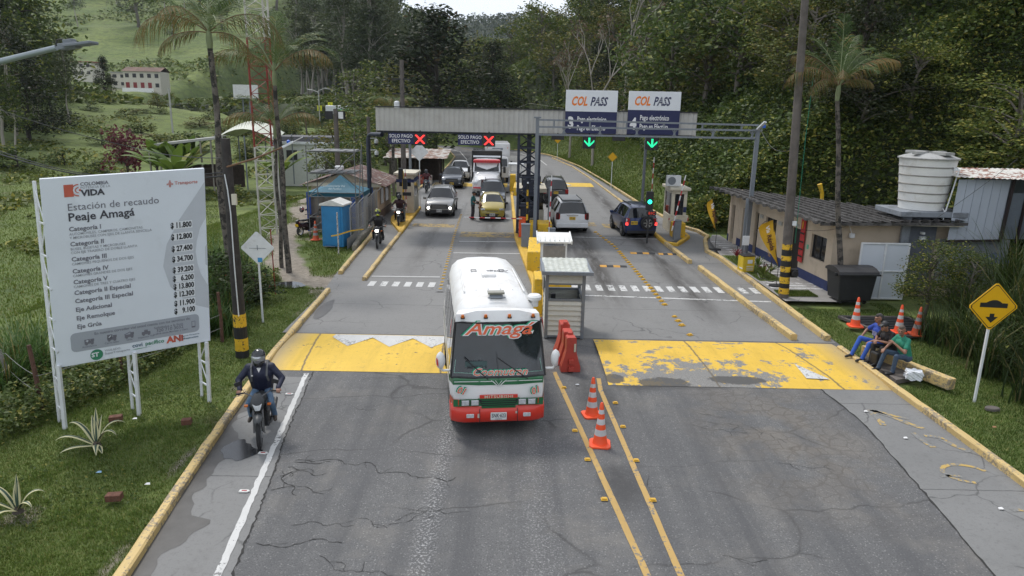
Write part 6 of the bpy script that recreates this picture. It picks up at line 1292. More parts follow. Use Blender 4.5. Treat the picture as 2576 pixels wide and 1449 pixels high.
mb = MB(); mb.lathe([(.09,0),(.09,.14),(.15,.15),(.16,.22),(.12,.26),(0,.27)], 16, c=(.86,1.0,2.58)); mb.build('air_intake', BW, bus, smooth=True)
mb = MB(); mb.text('Amaga', .2, XY(Vector((.24,3.1,2.905)), (-1,0,0), (0,-1,0)), 0, .02, 'CENTER'); 
for x0, y0, x1, y1 in ((-.40,3.0,-.28,3.18),(.28,3.0,.40,3.18)): mb.tube([(x0,y0,2.905),(x1,y0,2.905),(x1,y1,2.905),(x0,y1,2.905),(x0,y0,2.905)], .008, 4)
mb.build('roof_lettering', mat('roof_ink', (.07,.07,.08), .6), bus)
for s in (-1,1):
    y = .62
    for k, (y0, y1) in enumerate(((.50,.98),(1.10,2.05),(2.15,3.1),(3.2,4.15),(4.25,5.1))):
        z0, z1 = (1.40, 2.14); c0, c1 = w_*.985+.012, w_*.90*.97+.018; zz = 2.40; mb = MB(); r_ = .1; pts = []
        for fy, fz_ in ((0,.12),(0,.88),(.08,1),(.92,1),(1,.88),(1,.12),(.92,0),(.08,0)):
            z = z0+(zz-z0)*fz_; pts.append((s*(c0+(c1-c0)*((z-z0)/(zz-z0))), y0+(y1-y0)*fy, z))
        mb.face(pts if s < 0 else pts[::-1]); mb.build('side_window', BGL, bus)
    mb = MB(); mb.v = [(s*.98,.40,2.10),(s*.95,.40,2.42),(s*.93,.62,2.50),(s*.97,.52,2.25)]; mb.v = [(a+s*.02, b, c) for a, b, c in mb.v]; mb.f = [(0,1,2,3)]; mb.m = [0]; mb.build('red_flash', mat('decal_red', (.5,.02,.03), .4), bus)
    mb = MB(); mb.tube([(s*.98,.22,1.42),(s*1.16,.12,1.46),(s*1.22,.12,1.56)], .028, 8); mm = mb.build('mirror_arm', BW, bus, smooth=True)
    mb = MB(); bmx = []
    for k in range(9):
        f = k/8; a_ = math.sin(f*math.pi)**.5; bmx.append([(s*1.21+.10*a_*math.cos(q), .12+.09*a_*math.sin(q), 1.48+f*.40) for q in [i*.5236 for i in range(12)]])
    mb.grid(bmx, closed=True); mo = mb.build('mirror', BW, bus, smooth=True); mb = MB(); mb.face([(s*1.25,.025,1.56),(s*1.29,.045,1.62),(s*1.30,.05,1.78),(s*1.265,.028,1.72)]); mb.build('red_mark', BR, mo)
    wheel(bus, s*.88, .95, .37, .22, rimr=.55, rim=WHT); wheel(bus, s*.86, 4.3, .37, .34, rimr=.55, rim=WHT)
    mb = MB()
    for y in (.95, 4.3): mb.face([(s*(w_*.985+.022), y+.44*math.cos(q), .40+.44*math.sin(q)) for q in [math.pi*k/14 for k in range(15)]])
    mb.build('wheel_arch', UND, bus)
mb = MB(); mb.box((0,2.9,.42),(1.7,5.2,.2)); mb.build('underbody', UND, bus)
mb = MB(); mb.box((0,2.9,1.0),(1.8,5.0,1.0)); mb.build('interior', UND, bus)
# ---------------------------------------------------------------- people: one continuous remeshed body each
def capsule(mb, a, b, r0, r1, n=12):
    a, b = Vector(a), Vector(b); d = (b-a); L_ = max(d.length, 1e-4); d = d/L_ if L_ > 1e-3 else Vector((0,0,1)); k = 5
    pts, rr_ = [], []
    for i in range(k): q = math.pi/2*(1-i/k); pts.append(a - d*(r0*math.sin(q))); rr_.append(max(.001, r0*math.cos(q)))
    pts.append(a); rr_.append(r0); pts.append(b); rr_.append(r1)
    for i in range(1, k+1): q = math.pi/2*(i/k); pts.append(b + d*(r1*math.sin(q))); rr_.append(max(.001, r1*math.cos(q)))
    mb.tube(pts, rr_, n)
def remesh(name, prims, mats, parent, voxel=.011):
    mb = MB()
    for p in prims: capsule(mb, *p[:4])
    ob = bpy.data.objects.new('tmp', mb.mesh('tmp', mats)); C.objects.link(ob)
    m = ob.modifiers.new('r', 'REMESH'); m.mode = 'VOXEL'; m.voxel_size = voxel; m.use_smooth_shade = True; s = ob.modifiers.new('s', 'SMOOTH'); s.factor = .5; s.iterations = 3
    bpy.context.view_layer.update(); dg = bpy.context.evaluated_depsgraph_get(); me = bpy.data.meshes.new_from_object(ob.evaluated_get(dg)); bpy.data.objects.remove(ob)
    me.name = name; me.materials.clear()
    for q in mats: me.materials.append(q)
    nf = len(me.polygons); cen = np.empty(nf*3, np.float32); me.polygons.foreach_get('center', cen); cen = cen.reshape(-1, 3); best = np.full(nf, 1e9); mi = np.zeros(nf, np.int32)
    for p in prims:
        a, b = np.array(p[0], float), np.array(p[1], float); d = b-a; t = np.clip(((cen-a)@d)/max(d@d, 1e-8), 0, 1); q = a+t[:,None]*d; ds = np.linalg.norm(cen-q, axis=1) - (p[2]*(1-t)+p[3]*t); u = ds < best; best[u] = ds[u]; mi[u] = p[4]
    me.polygons.foreach_set('material_index', mi); me.polygons.foreach_set('use_smooth', np.ones(nf, bool)); me.update()
    o = bpy.data.objects.new(name, me); C.objects.link(o); o.parent = parent; return o
SKIN = mat('skin', (.26,.13,.085), .55, var=.08, vs=20); HAIRG = mat('grey_dark_hair', (.045,.04,.04), .8, var=.3, vs=60); SHOE = mat('black_shoe', (.012,.011,.011), .4)
EYE = mat('eye_dark', (.02,.015,.012), .3); LIP = mat('lip', (.22,.08,.065), .6); MOUST = mat('grey_moustache', (.16,.14,.13), .8)
def hand(pr, w_, d, up, s, curl=.6, m=0):
    "palm and five fingers from the wrist w_ along d; up = back of hand; s side of the thumb"
    w_, d, up = Vector(w_), Vector(d).normalized(), Vector(up); up = (up - d*up.dot(d)).normalized(); sd = d.cross(up)*s
    for k in (-1,0,1): pr.append((w_+sd*.016*k, w_+d*.075+sd*.026*k, .019, .016, m))
    for k, (o, ln) in enumerate(((-.036,.060),(-.013,.074),(.011,.080),(.034,.070))):
        b = w_+d*.083+sd*o; m1 = b + (d*math.cos(curl*.6)-up*math.sin(curl*.6))*ln*.5; e = m1 + (d*math.cos(curl*1.6)-up*math.sin(curl*1.6))*ln*.5; pr += [(b, m1, .0105, .0095, m), (m1, e, .0095, .008, m)]
    b = w_+d*.025+sd*.034; m1 = b+(d*.6+sd*.7-up*.2).normalized()*.035; pr += [(b, m1, .013, .011, m), (m1, m1+(d*.9-up*.5).normalized()*.03, .011, .009, m)]
def person(lab, loc, rz, J, cols, head=None, voxel=.011, sleeve='long', shirtR=1.0, grp=None, hands=None, eyes=True, look=0.0, tuck=True):
    """J joints (left = +x). cols: skin, top, trousers, shoes"""
    t = thing('person', lab, 'person', loc, rz, grp); V = {k: Vector(v) for k, v in J.items()}; pr = []; q = shirtR
    hp = (V['hipL']+V['hipR'])/2; sh = (V['shL']+V['shR'])/2
    pr += [(V['hipL'],V['hipR'],.115,.115,2), (hp+Vector((.07,0,.06)), sh+Vector((.09,0,-.14)), .115*q,.125*q,1), (hp+Vector((-.07,0,.06)), sh+Vector((-.09,0,-.14)), .115*q,.125*q,1), (hp+Vector((0,-.02,.08)), sh+Vector((0,-.02,-.12)), .12*q,.125*q,1)]
    pr += [(sh+Vector((.02,.0,-.02)), V['shL'], .09*q,.068*q,1), (sh+Vector((-.02,.0,-.02)), V['shR'], .09*q,.068*q,1), (sh+Vector((0,0,.02)), V['neck'], .075,.055,1), (V['neck']-Vector((0,0,.02)), V['head']-Vector((0,0,.04)), .052,.054,0)]
    for s in 'LR':
        sg = 1 if s == 'L' else -1; r_ = q if sleeve == 'long' else 1
        if sleeve == 'long': pr += [(V['sh'+s],V['el'+s],.062*r_,.05*r_,1), (V['el'+s],V['wr'+s],.05*r_,.037*r_,1)]
        else: m_ = V['sh'+s].lerp(V['el'+s],.62); pr += [(V['sh'+s],m_,.066,.066,1), (V['sh'+s],V['el'+s],.048,.040,0), (V['el'+s],V['wr'+s],.042,.027,0)]
        pr += [(V['hip'+s],V['kn'+s],.088,.066,2), (V['kn'+s],V['an'+s],.066,.052,2), (V['an'+s]-Vector((0,0,.02)),V['to'+s],.045,.038,3), (V['an'+s]+Vector((0,0,-.04)),V['an'+s]+(V['an'+s]-V['to'+s]).normalized()*.05-Vector((0,0,.03)),.042,.04,3)]
        d = (V['wr'+s]-V['el'+s]).normalized(); hd = (hands or {}).get(s, (d, (0,0,1), .7)); pr.append((V['wr'+s]-d*.02, V['wr'+s]+Vector(hd[0]).normalized()*.02, .028,.026,0)); hand(pr, V['wr'+s]+d*.01, hd[0], hd[1], -sg if s == 'L' else -sg, hd[2], 0)
    H = V['head']; Rz = Matrix.Rotation(look, 3, 'Z'); hv = lambda x, y, z: H + Rz @ Vector((x,y,z))
    pr += [(hv(0,.015,.045), hv(0,.02,.04), .092,.095,0), (hv(0,-.02,-.02), hv(0,-.035,-.06), .075,.052,0), (hv(0,-.095,.01), hv(0,-.108,-.018), .013,.017,0), (hv(-.085,.01,-.01), hv(-.088,.015,.025), .018,.02,0), (hv(.085,.01,-.01), hv(.088,.015,.025), .018,.02,0), (hv(-.03,-.085,.035), hv(.03,-.085,.035), .017,.017,0)]
    if eyes: pr += [(hv(-.032,-.092,.018), hv(-.034,-.092,.018), .012,.012,4), (hv(.032,-.092,.018), hv(.034,-.092,.018), .012,.012,4), (hv(-.02,-.090,-.045), hv(.02,-.090,-.045), .010,.010,5)]
    b = remesh('body', pr, cols + [EYE, LIP], t, voxel); return t, hv, V
def hair(t, hv, m_, full=True):
    pr = [(hv(0,.03,.075), hv(0,.05,.05), .088,.09,0), (hv(0,-.03,.095), hv(0,.02,.10), .06,.07,0), (hv(-.06,.04,.03), hv(.06,.04,.03), .045,.045,0), (hv(0,.08,.0), hv(0,.06,-.03), .055,.05,0)]; return remesh('hair', pr, [m_], t, .012)
def helmet(t, hv, col, visor, r=.145, peak=False):
    pr = [(hv(0,.02,.05), hv(0,.01,.03), r,r,0), (hv(0,-.06,-.07), hv(0,-.03,-.05), r*.72,r*.78,0), (hv(0,.03,-.04), hv(0,.02,-.05), r*.85,r*.85,0)]
    h = remesh('helmet', pr, [col], t, .012); mb = MB(); Rz = hv(0,-1,0)-hv(0,0,0); ang = math.atan2(Rz.y, Rz.x); rows = []
    for zz, rr_ in ((.075,.142),(.045,.152),(.01,.155),(-.025,.150)): rows.append([hv(0,0.01,0)+Vector((math.cos(ang+a)*rr_, math.sin(ang+a)*rr_, zz)) for a in np.linspace(-1.15,1.15,13)])
    mb.grid(rows); mb.build('visor', visor, h, smooth=True); return h

# ---------------------------------------------------------------- motorcycles (front wheel towards -y)
def motorcycle(lab, loc, rz, col, lit=False, steer=.12, scooter=False, plate=True, dirt=True, s=1.0, grp=None):
    t = thing('motorcycle', lab, 'motorcycle', loc, rz, grp); t.scale = (s,s,s); fr = .33 if not scooter else .25; St = Matrix.Rotation(steer, 3, 'Z'); piv = Vector((0,-.52,0)); sv = lambda p: piv + St @ (Vector(p)-piv)
    B = mat('engine_black', (.018,.018,.02), .5, var=.3, vs=15); FK = mat('fork_grey', (.12,.12,.125), .35, met=.5)
    for nm, y, tw in (('front_wheel',-.68,.09),('rear_wheel',.66,.12)):
        mb = MB(); n = 40; r_ = fr; rows = []
        for k in range(n):
            a = 2*math.pi*k/n; kn = .008 if (k % 2 and dirt) else 0
            rows.append([Vector((x, y + (rad+(kn if rad > r_*.97 else 0))*math.cos(a), r_ + (rad+(kn if rad > r_*.97 else 0))*math.sin(a))) for x, rad in ((-tw*.3,r_*.78),(-tw/2,r_*.86),(-tw*.35,r_*.98),(0,r_),(tw*.35,r_*.98),(tw/2,r_*.86),(tw*.3,r_*.78))])
        rows.append(rows[0]); f = sv if y < 0 else (lambda p: p); mb.grid([[f(p) for p in r__] for r__ in rows]); w0 = mb.build('wheel', TYRE, t, smooth=True)
        mb = MB(); mb.grid([[f(Vector((x, y+r_*.78*math.cos(a), r_+r_*.78*math.sin(a)))) for x in (-tw*.3,tw*.3)] for a in np.linspace(0,2*math.pi,25)])
        for k in range(14): a = k*.4488; mb.bar(f(Vector((.02*(-1)**k,y,r_))), f(Vector((0,y+r_*.78*math.cos(a),r_+r_*.78*math.sin(a)))), .006)
        mb.tube([f(Vector((-.07,y,r_))), f(Vector((.07,y,r_)))], .035, 10); mb.tube([f(Vector((.05,y,r_))), f(Vector((.056,y,r_)))], .11, 18); mb.build('rim', RIM, w0)
    mb = MB()
    for x in (-.085,.085): mb.tube([sv((x,-.68,fr)), sv((x,-.60,fr+.28)), sv((x,-.44,.98 if not scooter else .85))], [.028,.026,.02], 8)
    mb.build('fork', FK, t); hz = 1.06 if not scooter else 1.02
    mb = MB(); mb.tube([sv((-.40,-.30,hz-.02)), sv((-.25,-.34,hz+.02)), sv((-.08,-.42,hz-.06)), sv((.08,-.42,hz-.06)), sv((.25,-.34,hz+.02)), sv((.40,-.30,hz-.02))], .013, 8); 
    for x in (-1,1): mb.tube([sv((x*.28,-.40,hz)), sv((x*.46,-.43,hz-.03))], .007, 5)
    hb = mb.build('handlebar', FK, t); mb = MB()
    for x in (-1,1): mb.tube([sv((x*.27,-.345,hz+.015)), sv((x*.41,-.30,hz-.02))], .02, 8)
    mb.build('grip', BLK, hb)
    for x in (-1,1):
        mb = MB(); mb.tube([sv((x*.24,-.36,hz+.02)), sv((x*.33,-.38,hz+.2))], .006, 5); c_ = sv((x*.36,-.38,hz+.23)); mb.box(c_, (.13,.03,.085), 0, Matrix.Rotation(x*.35,3,'Y')); mb.build('mirror', BLK, t, bevel=.012)
        mb = MB(); mb.tube([sv((x*.08,-.50,.86)), sv((x*.20,-.52,.87))], .007, 5); mb.box(sv((x*.22,-.53,.87)), (.07,.05,.04), 1); mb.build('indicator', [BLK, AMB], t, bevel=.008)
    if not scooter:
        mb = MB(); rows = []
        for y, z, w_ in ((-.98,.68,.03),(-.92,.735,.075),(-.80,.76,.09),(-.66,.745,.085),(-.52,.70,.06)): rows.append([sv((w_*a, y, z-.04*abs(a)**2)) for a in (-1,-.5,0,.5,1)])
        mb.grid(rows); mb.grid([[p+Vector((0,0,-.012)) for p in r_] for r_ in rows]); mb.build('fender', col, t, smooth=True)
        mb = MB(); rows = []
        for z, w_, y in ((.74,.04,-.58),(.80,.10,-.60),(.90,.135,-.60),(.98,.13,-.56),(1.06,.09,-.50),(1.10,.05,-.45)): rows.append([sv((w_*a, y-.05*(1-a*a), z)) for a in (-1,-.6,0,.6,1)])
        mb.grid(rows); mb.build('headlight_cowl', col, t, smooth=True)
        mb = MB(); mb.prism([(-.09,.94),(-.045,.80),(.045,.80),(.09,.94),(.03,.90),(-.03,.90)] if dirt else [(-.08,.94),(-.08,.84),(.08,.84),(.08,.94)], 0, .02, 0, XY(sv((0,-.655,0)), St@Vector((1,0,0)), (0,0,1))); mb.build('headlight', LIT if lit else mat('headlight_mirror', (.62,.64,.66), .12, var=.25, vs=30, spec=.9), t)
        mb = MB(); rows = []
        for y, z, w_ in ((-.42,.86,.07),(-.34,.97,.13),(-.15,1.01,.15),(.05,.95,.11),(.12,.86,.08)): rows.append([(w_*math.sin(a), y, z-.17+.17*math.cos(a)) for a in np.linspace(-1.9,1.9,9)])
        mb.grid(rows); mb.build('fuel_tank', col, t, smooth=True)
        for x in (-1,1): mb = MB(); mb.v = [(x*.15,-.50,.90),(x*.19,-.42,.62),(x*.15,-.22,.62),(x*.16,-.16,.88)]; mb.f = [(0,1,2,3)]; mb.m = [0]; mb.prism([(0,0),(.02,-.0),(.02,.02),(0,.02)], 0, .01); mb.build('side_shroud', mat('shroud_grey', (.08,.085,.09), .45), t)
    else:
        mb = MB(); rows = []
        for z, w_, y in ((.30,.12,-.40),(.55,.20,-.46),(.80,.19,-.45),(.98,.14,-.40)): rows.append([(w_*a, y-.10*(1-a*a), z) for a in (-1,-.5,0,.5,1)])
        mb.grid(rows); mb.box((0,.0,.28),(.28,.55,.1)); mb.build('front_shield', col, t, smooth=True)
        mb = MB(); rows = []
        for y, z, w_ in ((.12,.62,.12),(.3,.68,.16),(.6,.72,.17),(.85,.74,.10)): rows.append([(w_*math.sin(a), y, z-.22+.2*math.cos(a)) for a in np.linspace(-1.9,1.9,9)])
        mb.grid(rows); mb.face([(-.1,.87,.6),(.1,.87,.6),(.1,.87,.74),(-.1,.87,.74)]); mb.build('rear_body', col, t, smooth=True)
        mb = MB(); mb.face([(-.17,.5,.60),(-.17,.8,.66),(-.16,.78,.74),(-.16,.5,.70)]); mb.face([(.175,.5,.60),(.175,.8,.66),(.165,.78,.74),(.165,.5,.70)]); mb.build('silver_panel', CHR, t)
    mb = MB(); mb.box((0,.22,.84 if not scooter else .77),(.24,.60,.09)); mb.box((0,.52,.87 if not scooter else .79),(.20,.30,.08)); mb.build('seat', BLK, t, bevel=.035)
    mb = MB(); mb.box((0,-.08,.45),(.26,.36,.36)); mb.box((0,-.16,.66),(.16,.14,.16)); mb.tube([(.0,-.42,.95),(.0,-.32,.45),(0,0,.26),(0,.25,.40)], .03, 6); mb.tube([(0,-.36,.9),(.0,.1,.72),(0,.72,.84)], .026, 6)
    for x in (-.09,.09): mb.bar((x,.1,.40),(x,.66,.33),.035)
    mb.build('engine', B, t, bevel=.02); mb = MB(); mb.tube([(.12,-.22,.55),(.14,-.28,.30),(.15,.0,.24),(.17,.35,.36),(.17,.72,.48)], [.02,.02,.022,.045,.05], 8); mb.build('exhaust', DARK, t, smooth=True)
    mb = MB(); mb.tube([(-.27,.0,.36),(.27,.0,.36)], .014, 6); mb.build('footpeg', BLK, t); mb = MB(); mb.box((0,.82,.70),(.10,.16,.30), 0, Matrix.Rotation(-.35,3,'X')); mb.build('rear_mudguard', BLK, t)
    mb = MB(); mb.box((0,.80,.84 if not scooter else .70),(.18,.05,.07)); mb.build('tail_light', TAIL, t, bevel=.01)
    if plate: mb = MB(); mb.box((0,.93,.66 if not scooter else .58),(.21,.012,.14), 0, Matrix.Rotation(-.25,3,'X')); mb.build('number_plate', PLY, t)
    return t
DNAVY = mat('navy_jacket', (.012,.016,.042), .6, var=.12, vs=9, bump=.35, bs=14); JEAN = mat('blue_jeans', (.10,.17,.27), .85, var=.25, vs=5, bump=.2, bs=80, dirt=((.26,.33,.41), .4, 3)); JEAND = mat('dark_jeans', (.045,.075,.125), .85, var=.2, vs=6, dirt=((.10,.14,.2), .35, 4))
BOOT = mat('brown_boot', (.07,.055,.045), .7, var=.2); GREYM = mat('matt_grey_plastic', (.032,.035,.038), .45, var=.15)
BX, BY, BR_ = -5.2, 13.78, R(11)
m1 = motorcycle('dark trail motorcycle with a clear headlamp ridden beside the left kerb', (BX,BY,.01), BR_, GREYM, False, .10)
def ride(z=0.0, w_=1.0): return {'hipL':(.10,.20,.93+z),'hipR':(-.10,.20,.93+z),'shL':(.205*w_,.06,1.44+z),'shR':(-.205*w_,.06,1.44+z),'neck':(0,.03,1.52+z),'head':(0,-.03,1.665+z),'elL':(.40*w_,.0,1.20+z),'elR':(-.40*w_,.0,1.20+z),'wrL':(.375,-.235,1.10),'wrR':(-.375,-.235,1.10),'knL':(.22,-.24,.80),'knR':(-.22,-.24,.80),'anL':(.24,.02,.40),'anR':(-.24,.02,.40),'toL':(.26,-.13,.35),'toR':(-.26,-.13,.35)}
GH = {'L': ((.15,-1,-.28),(.1,-.25,1),1.15), 'R': ((-.15,-1,-.28),(-.1,-.25,1),1.15)}
t, hv, V = person('motorcyclist in a navy jacket, jeans and black helmet riding the near trail motorcycle', (BX,BY,.01), BR_, ride(.02, 1.08), [SKIN, DNAVY, JEAN, BOOT], voxel=.0105, shirtR=1.36, hands=GH)
HB = mat('helmet_black', (.012,.014,.018), .15, coat=.6); helmet(t, hv, HB, mat('visor_silver', (.42,.43,.45), .08, met=.6), .148)
mb = MB()
for x in (-1,1): mb.tube([(x*.15,.13,1.58),(x*.155,-.07,1.50),(x*.15,-.13,1.34),(x*.17,-.05,1.2)], .022, 6)
mb.build('backpack_strap', mat('strap_grey', (.12,.125,.13), .8), t); mb = MB(); mb.box((0,.30,1.30),(.34,.20,.44)); mb.build('backpack', DARK, t, bevel=.06)
mb = MB(); mb.v = [(-.045,-.098,1.50),(.045,-.098,1.50),(0,-.135,1.41)]; mb.f = [(0,1,2)]; mb.m = [0]; mb.box((-.13,-.165,1.36),(.03,.012,.02)); mb.build('shirt_collar', WHTS, t)
# other riders in the motorcycle lane
BLJ = mat('black_jacket', (.014,.013,.014), .6, var=.2, vs=8); BRJ = mat('maroon_jacket', (.045,.016,.018), .7, var=.2); DKT = mat('dark_trousers', (.018,.019,.022), .8, var=.2)
for lab, labp, x, y, rz, top, tro, hel, rd in (
    ('black motorcycle with a lit headlamp, the nearer of two in the left motorcycle lane','rider in a black jacket and yellow marked helmet, nearer of two in the left lane',-6.66,34.55,R(4),BLJ,DKT,mat('helmet_dark_yellow', (.02,.02,.02), .2, coat=.6, wear=((.5,.55,.03), .42, 9)),1),
    ('black motorcycle with a lit headlamp beside the left booth island','rider in a maroon brown jacket and black helmet beside the left booth island',-6.62,40.9,R(3),BRJ,DKT,HB,1),
    ('grey motorcycle coming along the left lane behind the toll booth','rider in a dark red jacket on the motorcycle behind the left booth',-7.1,57.6,R(3),mat('dark_red_jacket', (.08,.015,.02), .7, var=.2),JEAND,HB,0)):
    motorcycle(lab, (x,y,.012), rz, GREYM if not rd else BLK, bool(rd), .04, plate=False, dirt=False, s=.98)
    t, hv, V = person(labp, (x,y,.012), rz, ride(.0), [SKIN, top, tro, SHOE], voxel=.017, shirtR=1.12, hands=GH, eyes=False); helmet(t, hv, hel, mat('visor_dark', (.02,.02,.025), .1))
    if y < 35: mb = MB(); mb.tube([(.245,-.20,.86),(.30,.0,.46)], .018, 5); mb.build('white_stripe', WHTS, t)
# parked motorcycles by the path
SCM = mat('scooter_maroon', (.035,.012,.018), .3, coat=.5, var=.2); motorcycle('black and maroon scooter with a yellow plate parked on the dirt path', (-11.05,37.7,.0), R(180-22), SCM, False, .5, scooter=True)
g_ = remesh('helmet', [((0,0,0),(0,0,.02),.14,.14,0),((0,-.05,-.06),(0,0,-.06),.1,.1,0)], [mat('helmet_striped', (.03,.035,.04), .2, coat=.6, wear=((.45,.12,.12), .35, 8))], None, .015); g_.location = (-11.5,38.25,1.22); tag(g_, 'round dark motorcycle helmet hung on the handlebar of the parked scooter', 'helmet')
motorcycle('black motorcycle with a yellow plate parked against the blue tent', (-11.05,40.6,.0), R(180-12), BLK, False, .3, dirt=False); motorcycle('grey black motorcycle parked farthest back beside the tent', (-11.25,42.8,.0), R(180-8), GREYM, False, .3, dirt=False, plate=False)
# vendor in the road
st_ = {'hipL':(.09,0,.92),'hipR':(-.09,0,.92),'shL':(.19,.0,1.42),'shR':(-.19,.0,1.42),'neck':(0,-.02,1.50),'head':(0,-.05,1.62),'elL':(.24,-.10,1.16),'elR':(-.24,-.08,1.16),'wrL':(.18,-.34,1.12),'wrR':(-.16,-.32,1.02),'knL':(.10,-.02,.50),'knR':(-.10,.02,.50),'anL':(.11,.03,.10),'anR':(-.11,.08,.10),'toL':(.13,-.12,.05),'toR':(-.13,-.07,.05)}
t, hv, V = person('street vendor in a teal shirt and dark cap standing left of the mustard hatchback', (-2.5,43.5,.012), R(78), st_, [SKIN, mat('teal_shirt', (.02,.12,.13), .8), mat('grey_trousers', (.05,.045,.055), .8), SHOE], voxel=.016, sleeve='short')
remesh('cap', [(hv(0,.01,.085),hv(0,.02,.07),.095,.1,0),(hv(0,-.09,.07),hv(0,-.15,.055),.035,.03,0)], [DARK], t, .014)
t = thing('goods_bag', 'bunch of brown snack bags held by the street vendor', 'bags', (-2.05,43.42,.95)); 
remesh('bag', [((0,0,.08),(.04,0,.0),.09,.10,0),((-.05,0,-.14),(.0,.03,-.1),.08,.09,0),((.06,-.02,-.30),(.02,0,-.26),.08,.08,0)], [mat('brown_snack_bags', (.26,.14,.08), .5, var=.4, vs=14)], t, .016)
# three seated men
def sit(hz=.46, lean=-.06, kn=((.17,-.42,.56),(-.17,-.42,.56)), an=((.15,-.56,.14),(-.15,-.50,.14)), el=((.30,-.16,.78),(-.30,-.16,.78)), wr=((.16,-.36,.66),(-.12,-.34,.64)), hd=(0,-.12,1.24)):
    z = hz-.46; return {'hipL':(.10,.04,hz),'hipR':(-.10,.04,hz),'shL':(.19,lean,.98+z),'shR':(-.19,lean,.98+z),'neck':(0,lean-.02,1.06+z),'head':(hd[0],hd[1],hd[2]+z-.05),'elL':el[0],'elR':el[1],'wrL':wr[0],'wrR':wr[1],'knL':kn[0],'knR':kn[1],'anL':an[0],'anR':an[1],'toL':(an[0][0],an[0][1]-.17,an[0][2]-.06),'toR':(an[1][0],an[1][1]-.17,an[1][2]-.06)}
RB_ = R(-80); BLU = mat('royal_blue_shirt', (.02,.055,.32), .8, var=.12, vs=8); BLT = mat('bright_blue_trousers', (.03,.10,.45), .8, var=.12, vs=6); GRN = mat('green_polo', (.02,.20,.13), .8, var=.1, vs=8); BKT = mat('black_tshirt', (.014,.012,.014), .8, var=.2)
t, hv, V = person('man in a royal blue shirt and bright blue trousers sitting leftmost on the beam', (10.38,18.98,.06), RB_, sit(kn=((.20,-.46,.56),(-.24,-.44,.60)), an=((.16,-.60,.13),(-.22,-.66,.13)), el=((.34,-.14,.80),(-.36,-.18,.80)), wr=((.16,-.42,.62),(-.26,-.38,.66)), hd=(0,-.14,1.27)), [SKIN, BLU, BLT, SHOE], voxel=.0105, sleeve='short', look=R(-5)); hair(t, hv, HAIRG)
mb = MB(); mb.tube([hv(-.085,.0,.03), hv(-.07,-.095,.025), hv(0,-.112,.022), hv(.07,-.095,.025), hv(.085,.0,.03)], .004, 5); mb.build('glasses', BLK, t)
mb = MB(); mb.box(V['head']*0+Vector((0,-.205,.80)),(.18,.01,.12)); mb.build('shirt_print', mat('shirt_print_pale', (.16,.17,.3), .8, var=.6, vs=30), t)
t, hv, V = person('man in a black cap and black t-shirt sitting in the middle of the beam', (10.46,18.52,.06), RB_, sit(lean=-.16, kn=((.16,-.40,.58),(-.16,-.42,.58)), an=((.12,-.44,.14),(-.14,-.46,.14)), el=((.28,-.26,.76),(-.28,-.26,.76)), wr=((.06,-.44,.76),(-.05,-.46,.74)), hd=(0,-.30,1.19)), [SKIN, BKT, DKT, SHOE], voxel=.0105, sleeve='short', look=R(10))
remesh('cap', [(hv(0,.01,.075),hv(0,.02,.06),.098,.102,0),(hv(-.03,-.10,.055),hv(-.03,-.15,.03),.03,.025,0),(hv(.03,-.10,.055),hv(.03,-.15,.03),.03,.025,0)], [DARK], t, .012)
t, hv, V = person('moustached man in a green polo shirt and jeans sitting rightmost on the beam', (10.54,17.98,.06), RB_, sit(lean=-.10, kn=((.21,-.40,.56),(-.16,-.44,.58)), an=((.20,-.44,.13),(-.15,-.60,.13)), el=((.32,-.26,.70),(-.26,-.26,.76)), wr=((.06,-.40,.88),(-.16,-.48,.66)), hd=(0,-.20,1.24)), [SKIN, GRN, JEAND, SHOE], voxel=.0105, sleeve='short', look=R(38)); hair(t, hv, mat('grey_brown_hair', (.10,.075,.06), .8, var=.3, vs=50))
remesh('moustache', [(hv(-.03,-.098,-.028),hv(.03,-.098,-.028),.012,.012,0),(hv(0,-.07,-.085),hv(0,-.075,-.08),.03,.03,0)], [MOUST], t, .008)
mb = MB(); mb.tube([V['wrL']+Vector((-.02,0,.0)), V['wrL']+Vector((.012,.01,-.012))], .034, 10); mb.build('wristwatch', CHR, t)
t = thing('shoulder_bag', 'black bag standing on the kerb between the seated men', 'bag', (10.05,18.42,.12)); mb = MB(); mb.box((0,0,.19),(.22,.30,.38), rz=.2); mb.build('bag_body', BLK, t, bevel=.05); mb = MB(); mb.tube([(-.02,-.1,.36),(-.02,-.06,.47),(-.02,.06,.47),(-.02,.1,.36)], .012, 6); mb.build('handle', BLK, t)
# fix the beam under them
bm_ = bpy.data.objects['concrete_bench_kerb'].children[0]; a = Vector((10.22,19.45,.2)); b = Vector((11.22,16.85,.2)); bm_.location = (a+b)/2; bm_.rotation_euler = (0,0,math.atan2(b.y-a.y,b.x-a.x)); bm_.scale = ((b-a).length/3.1,1,1)
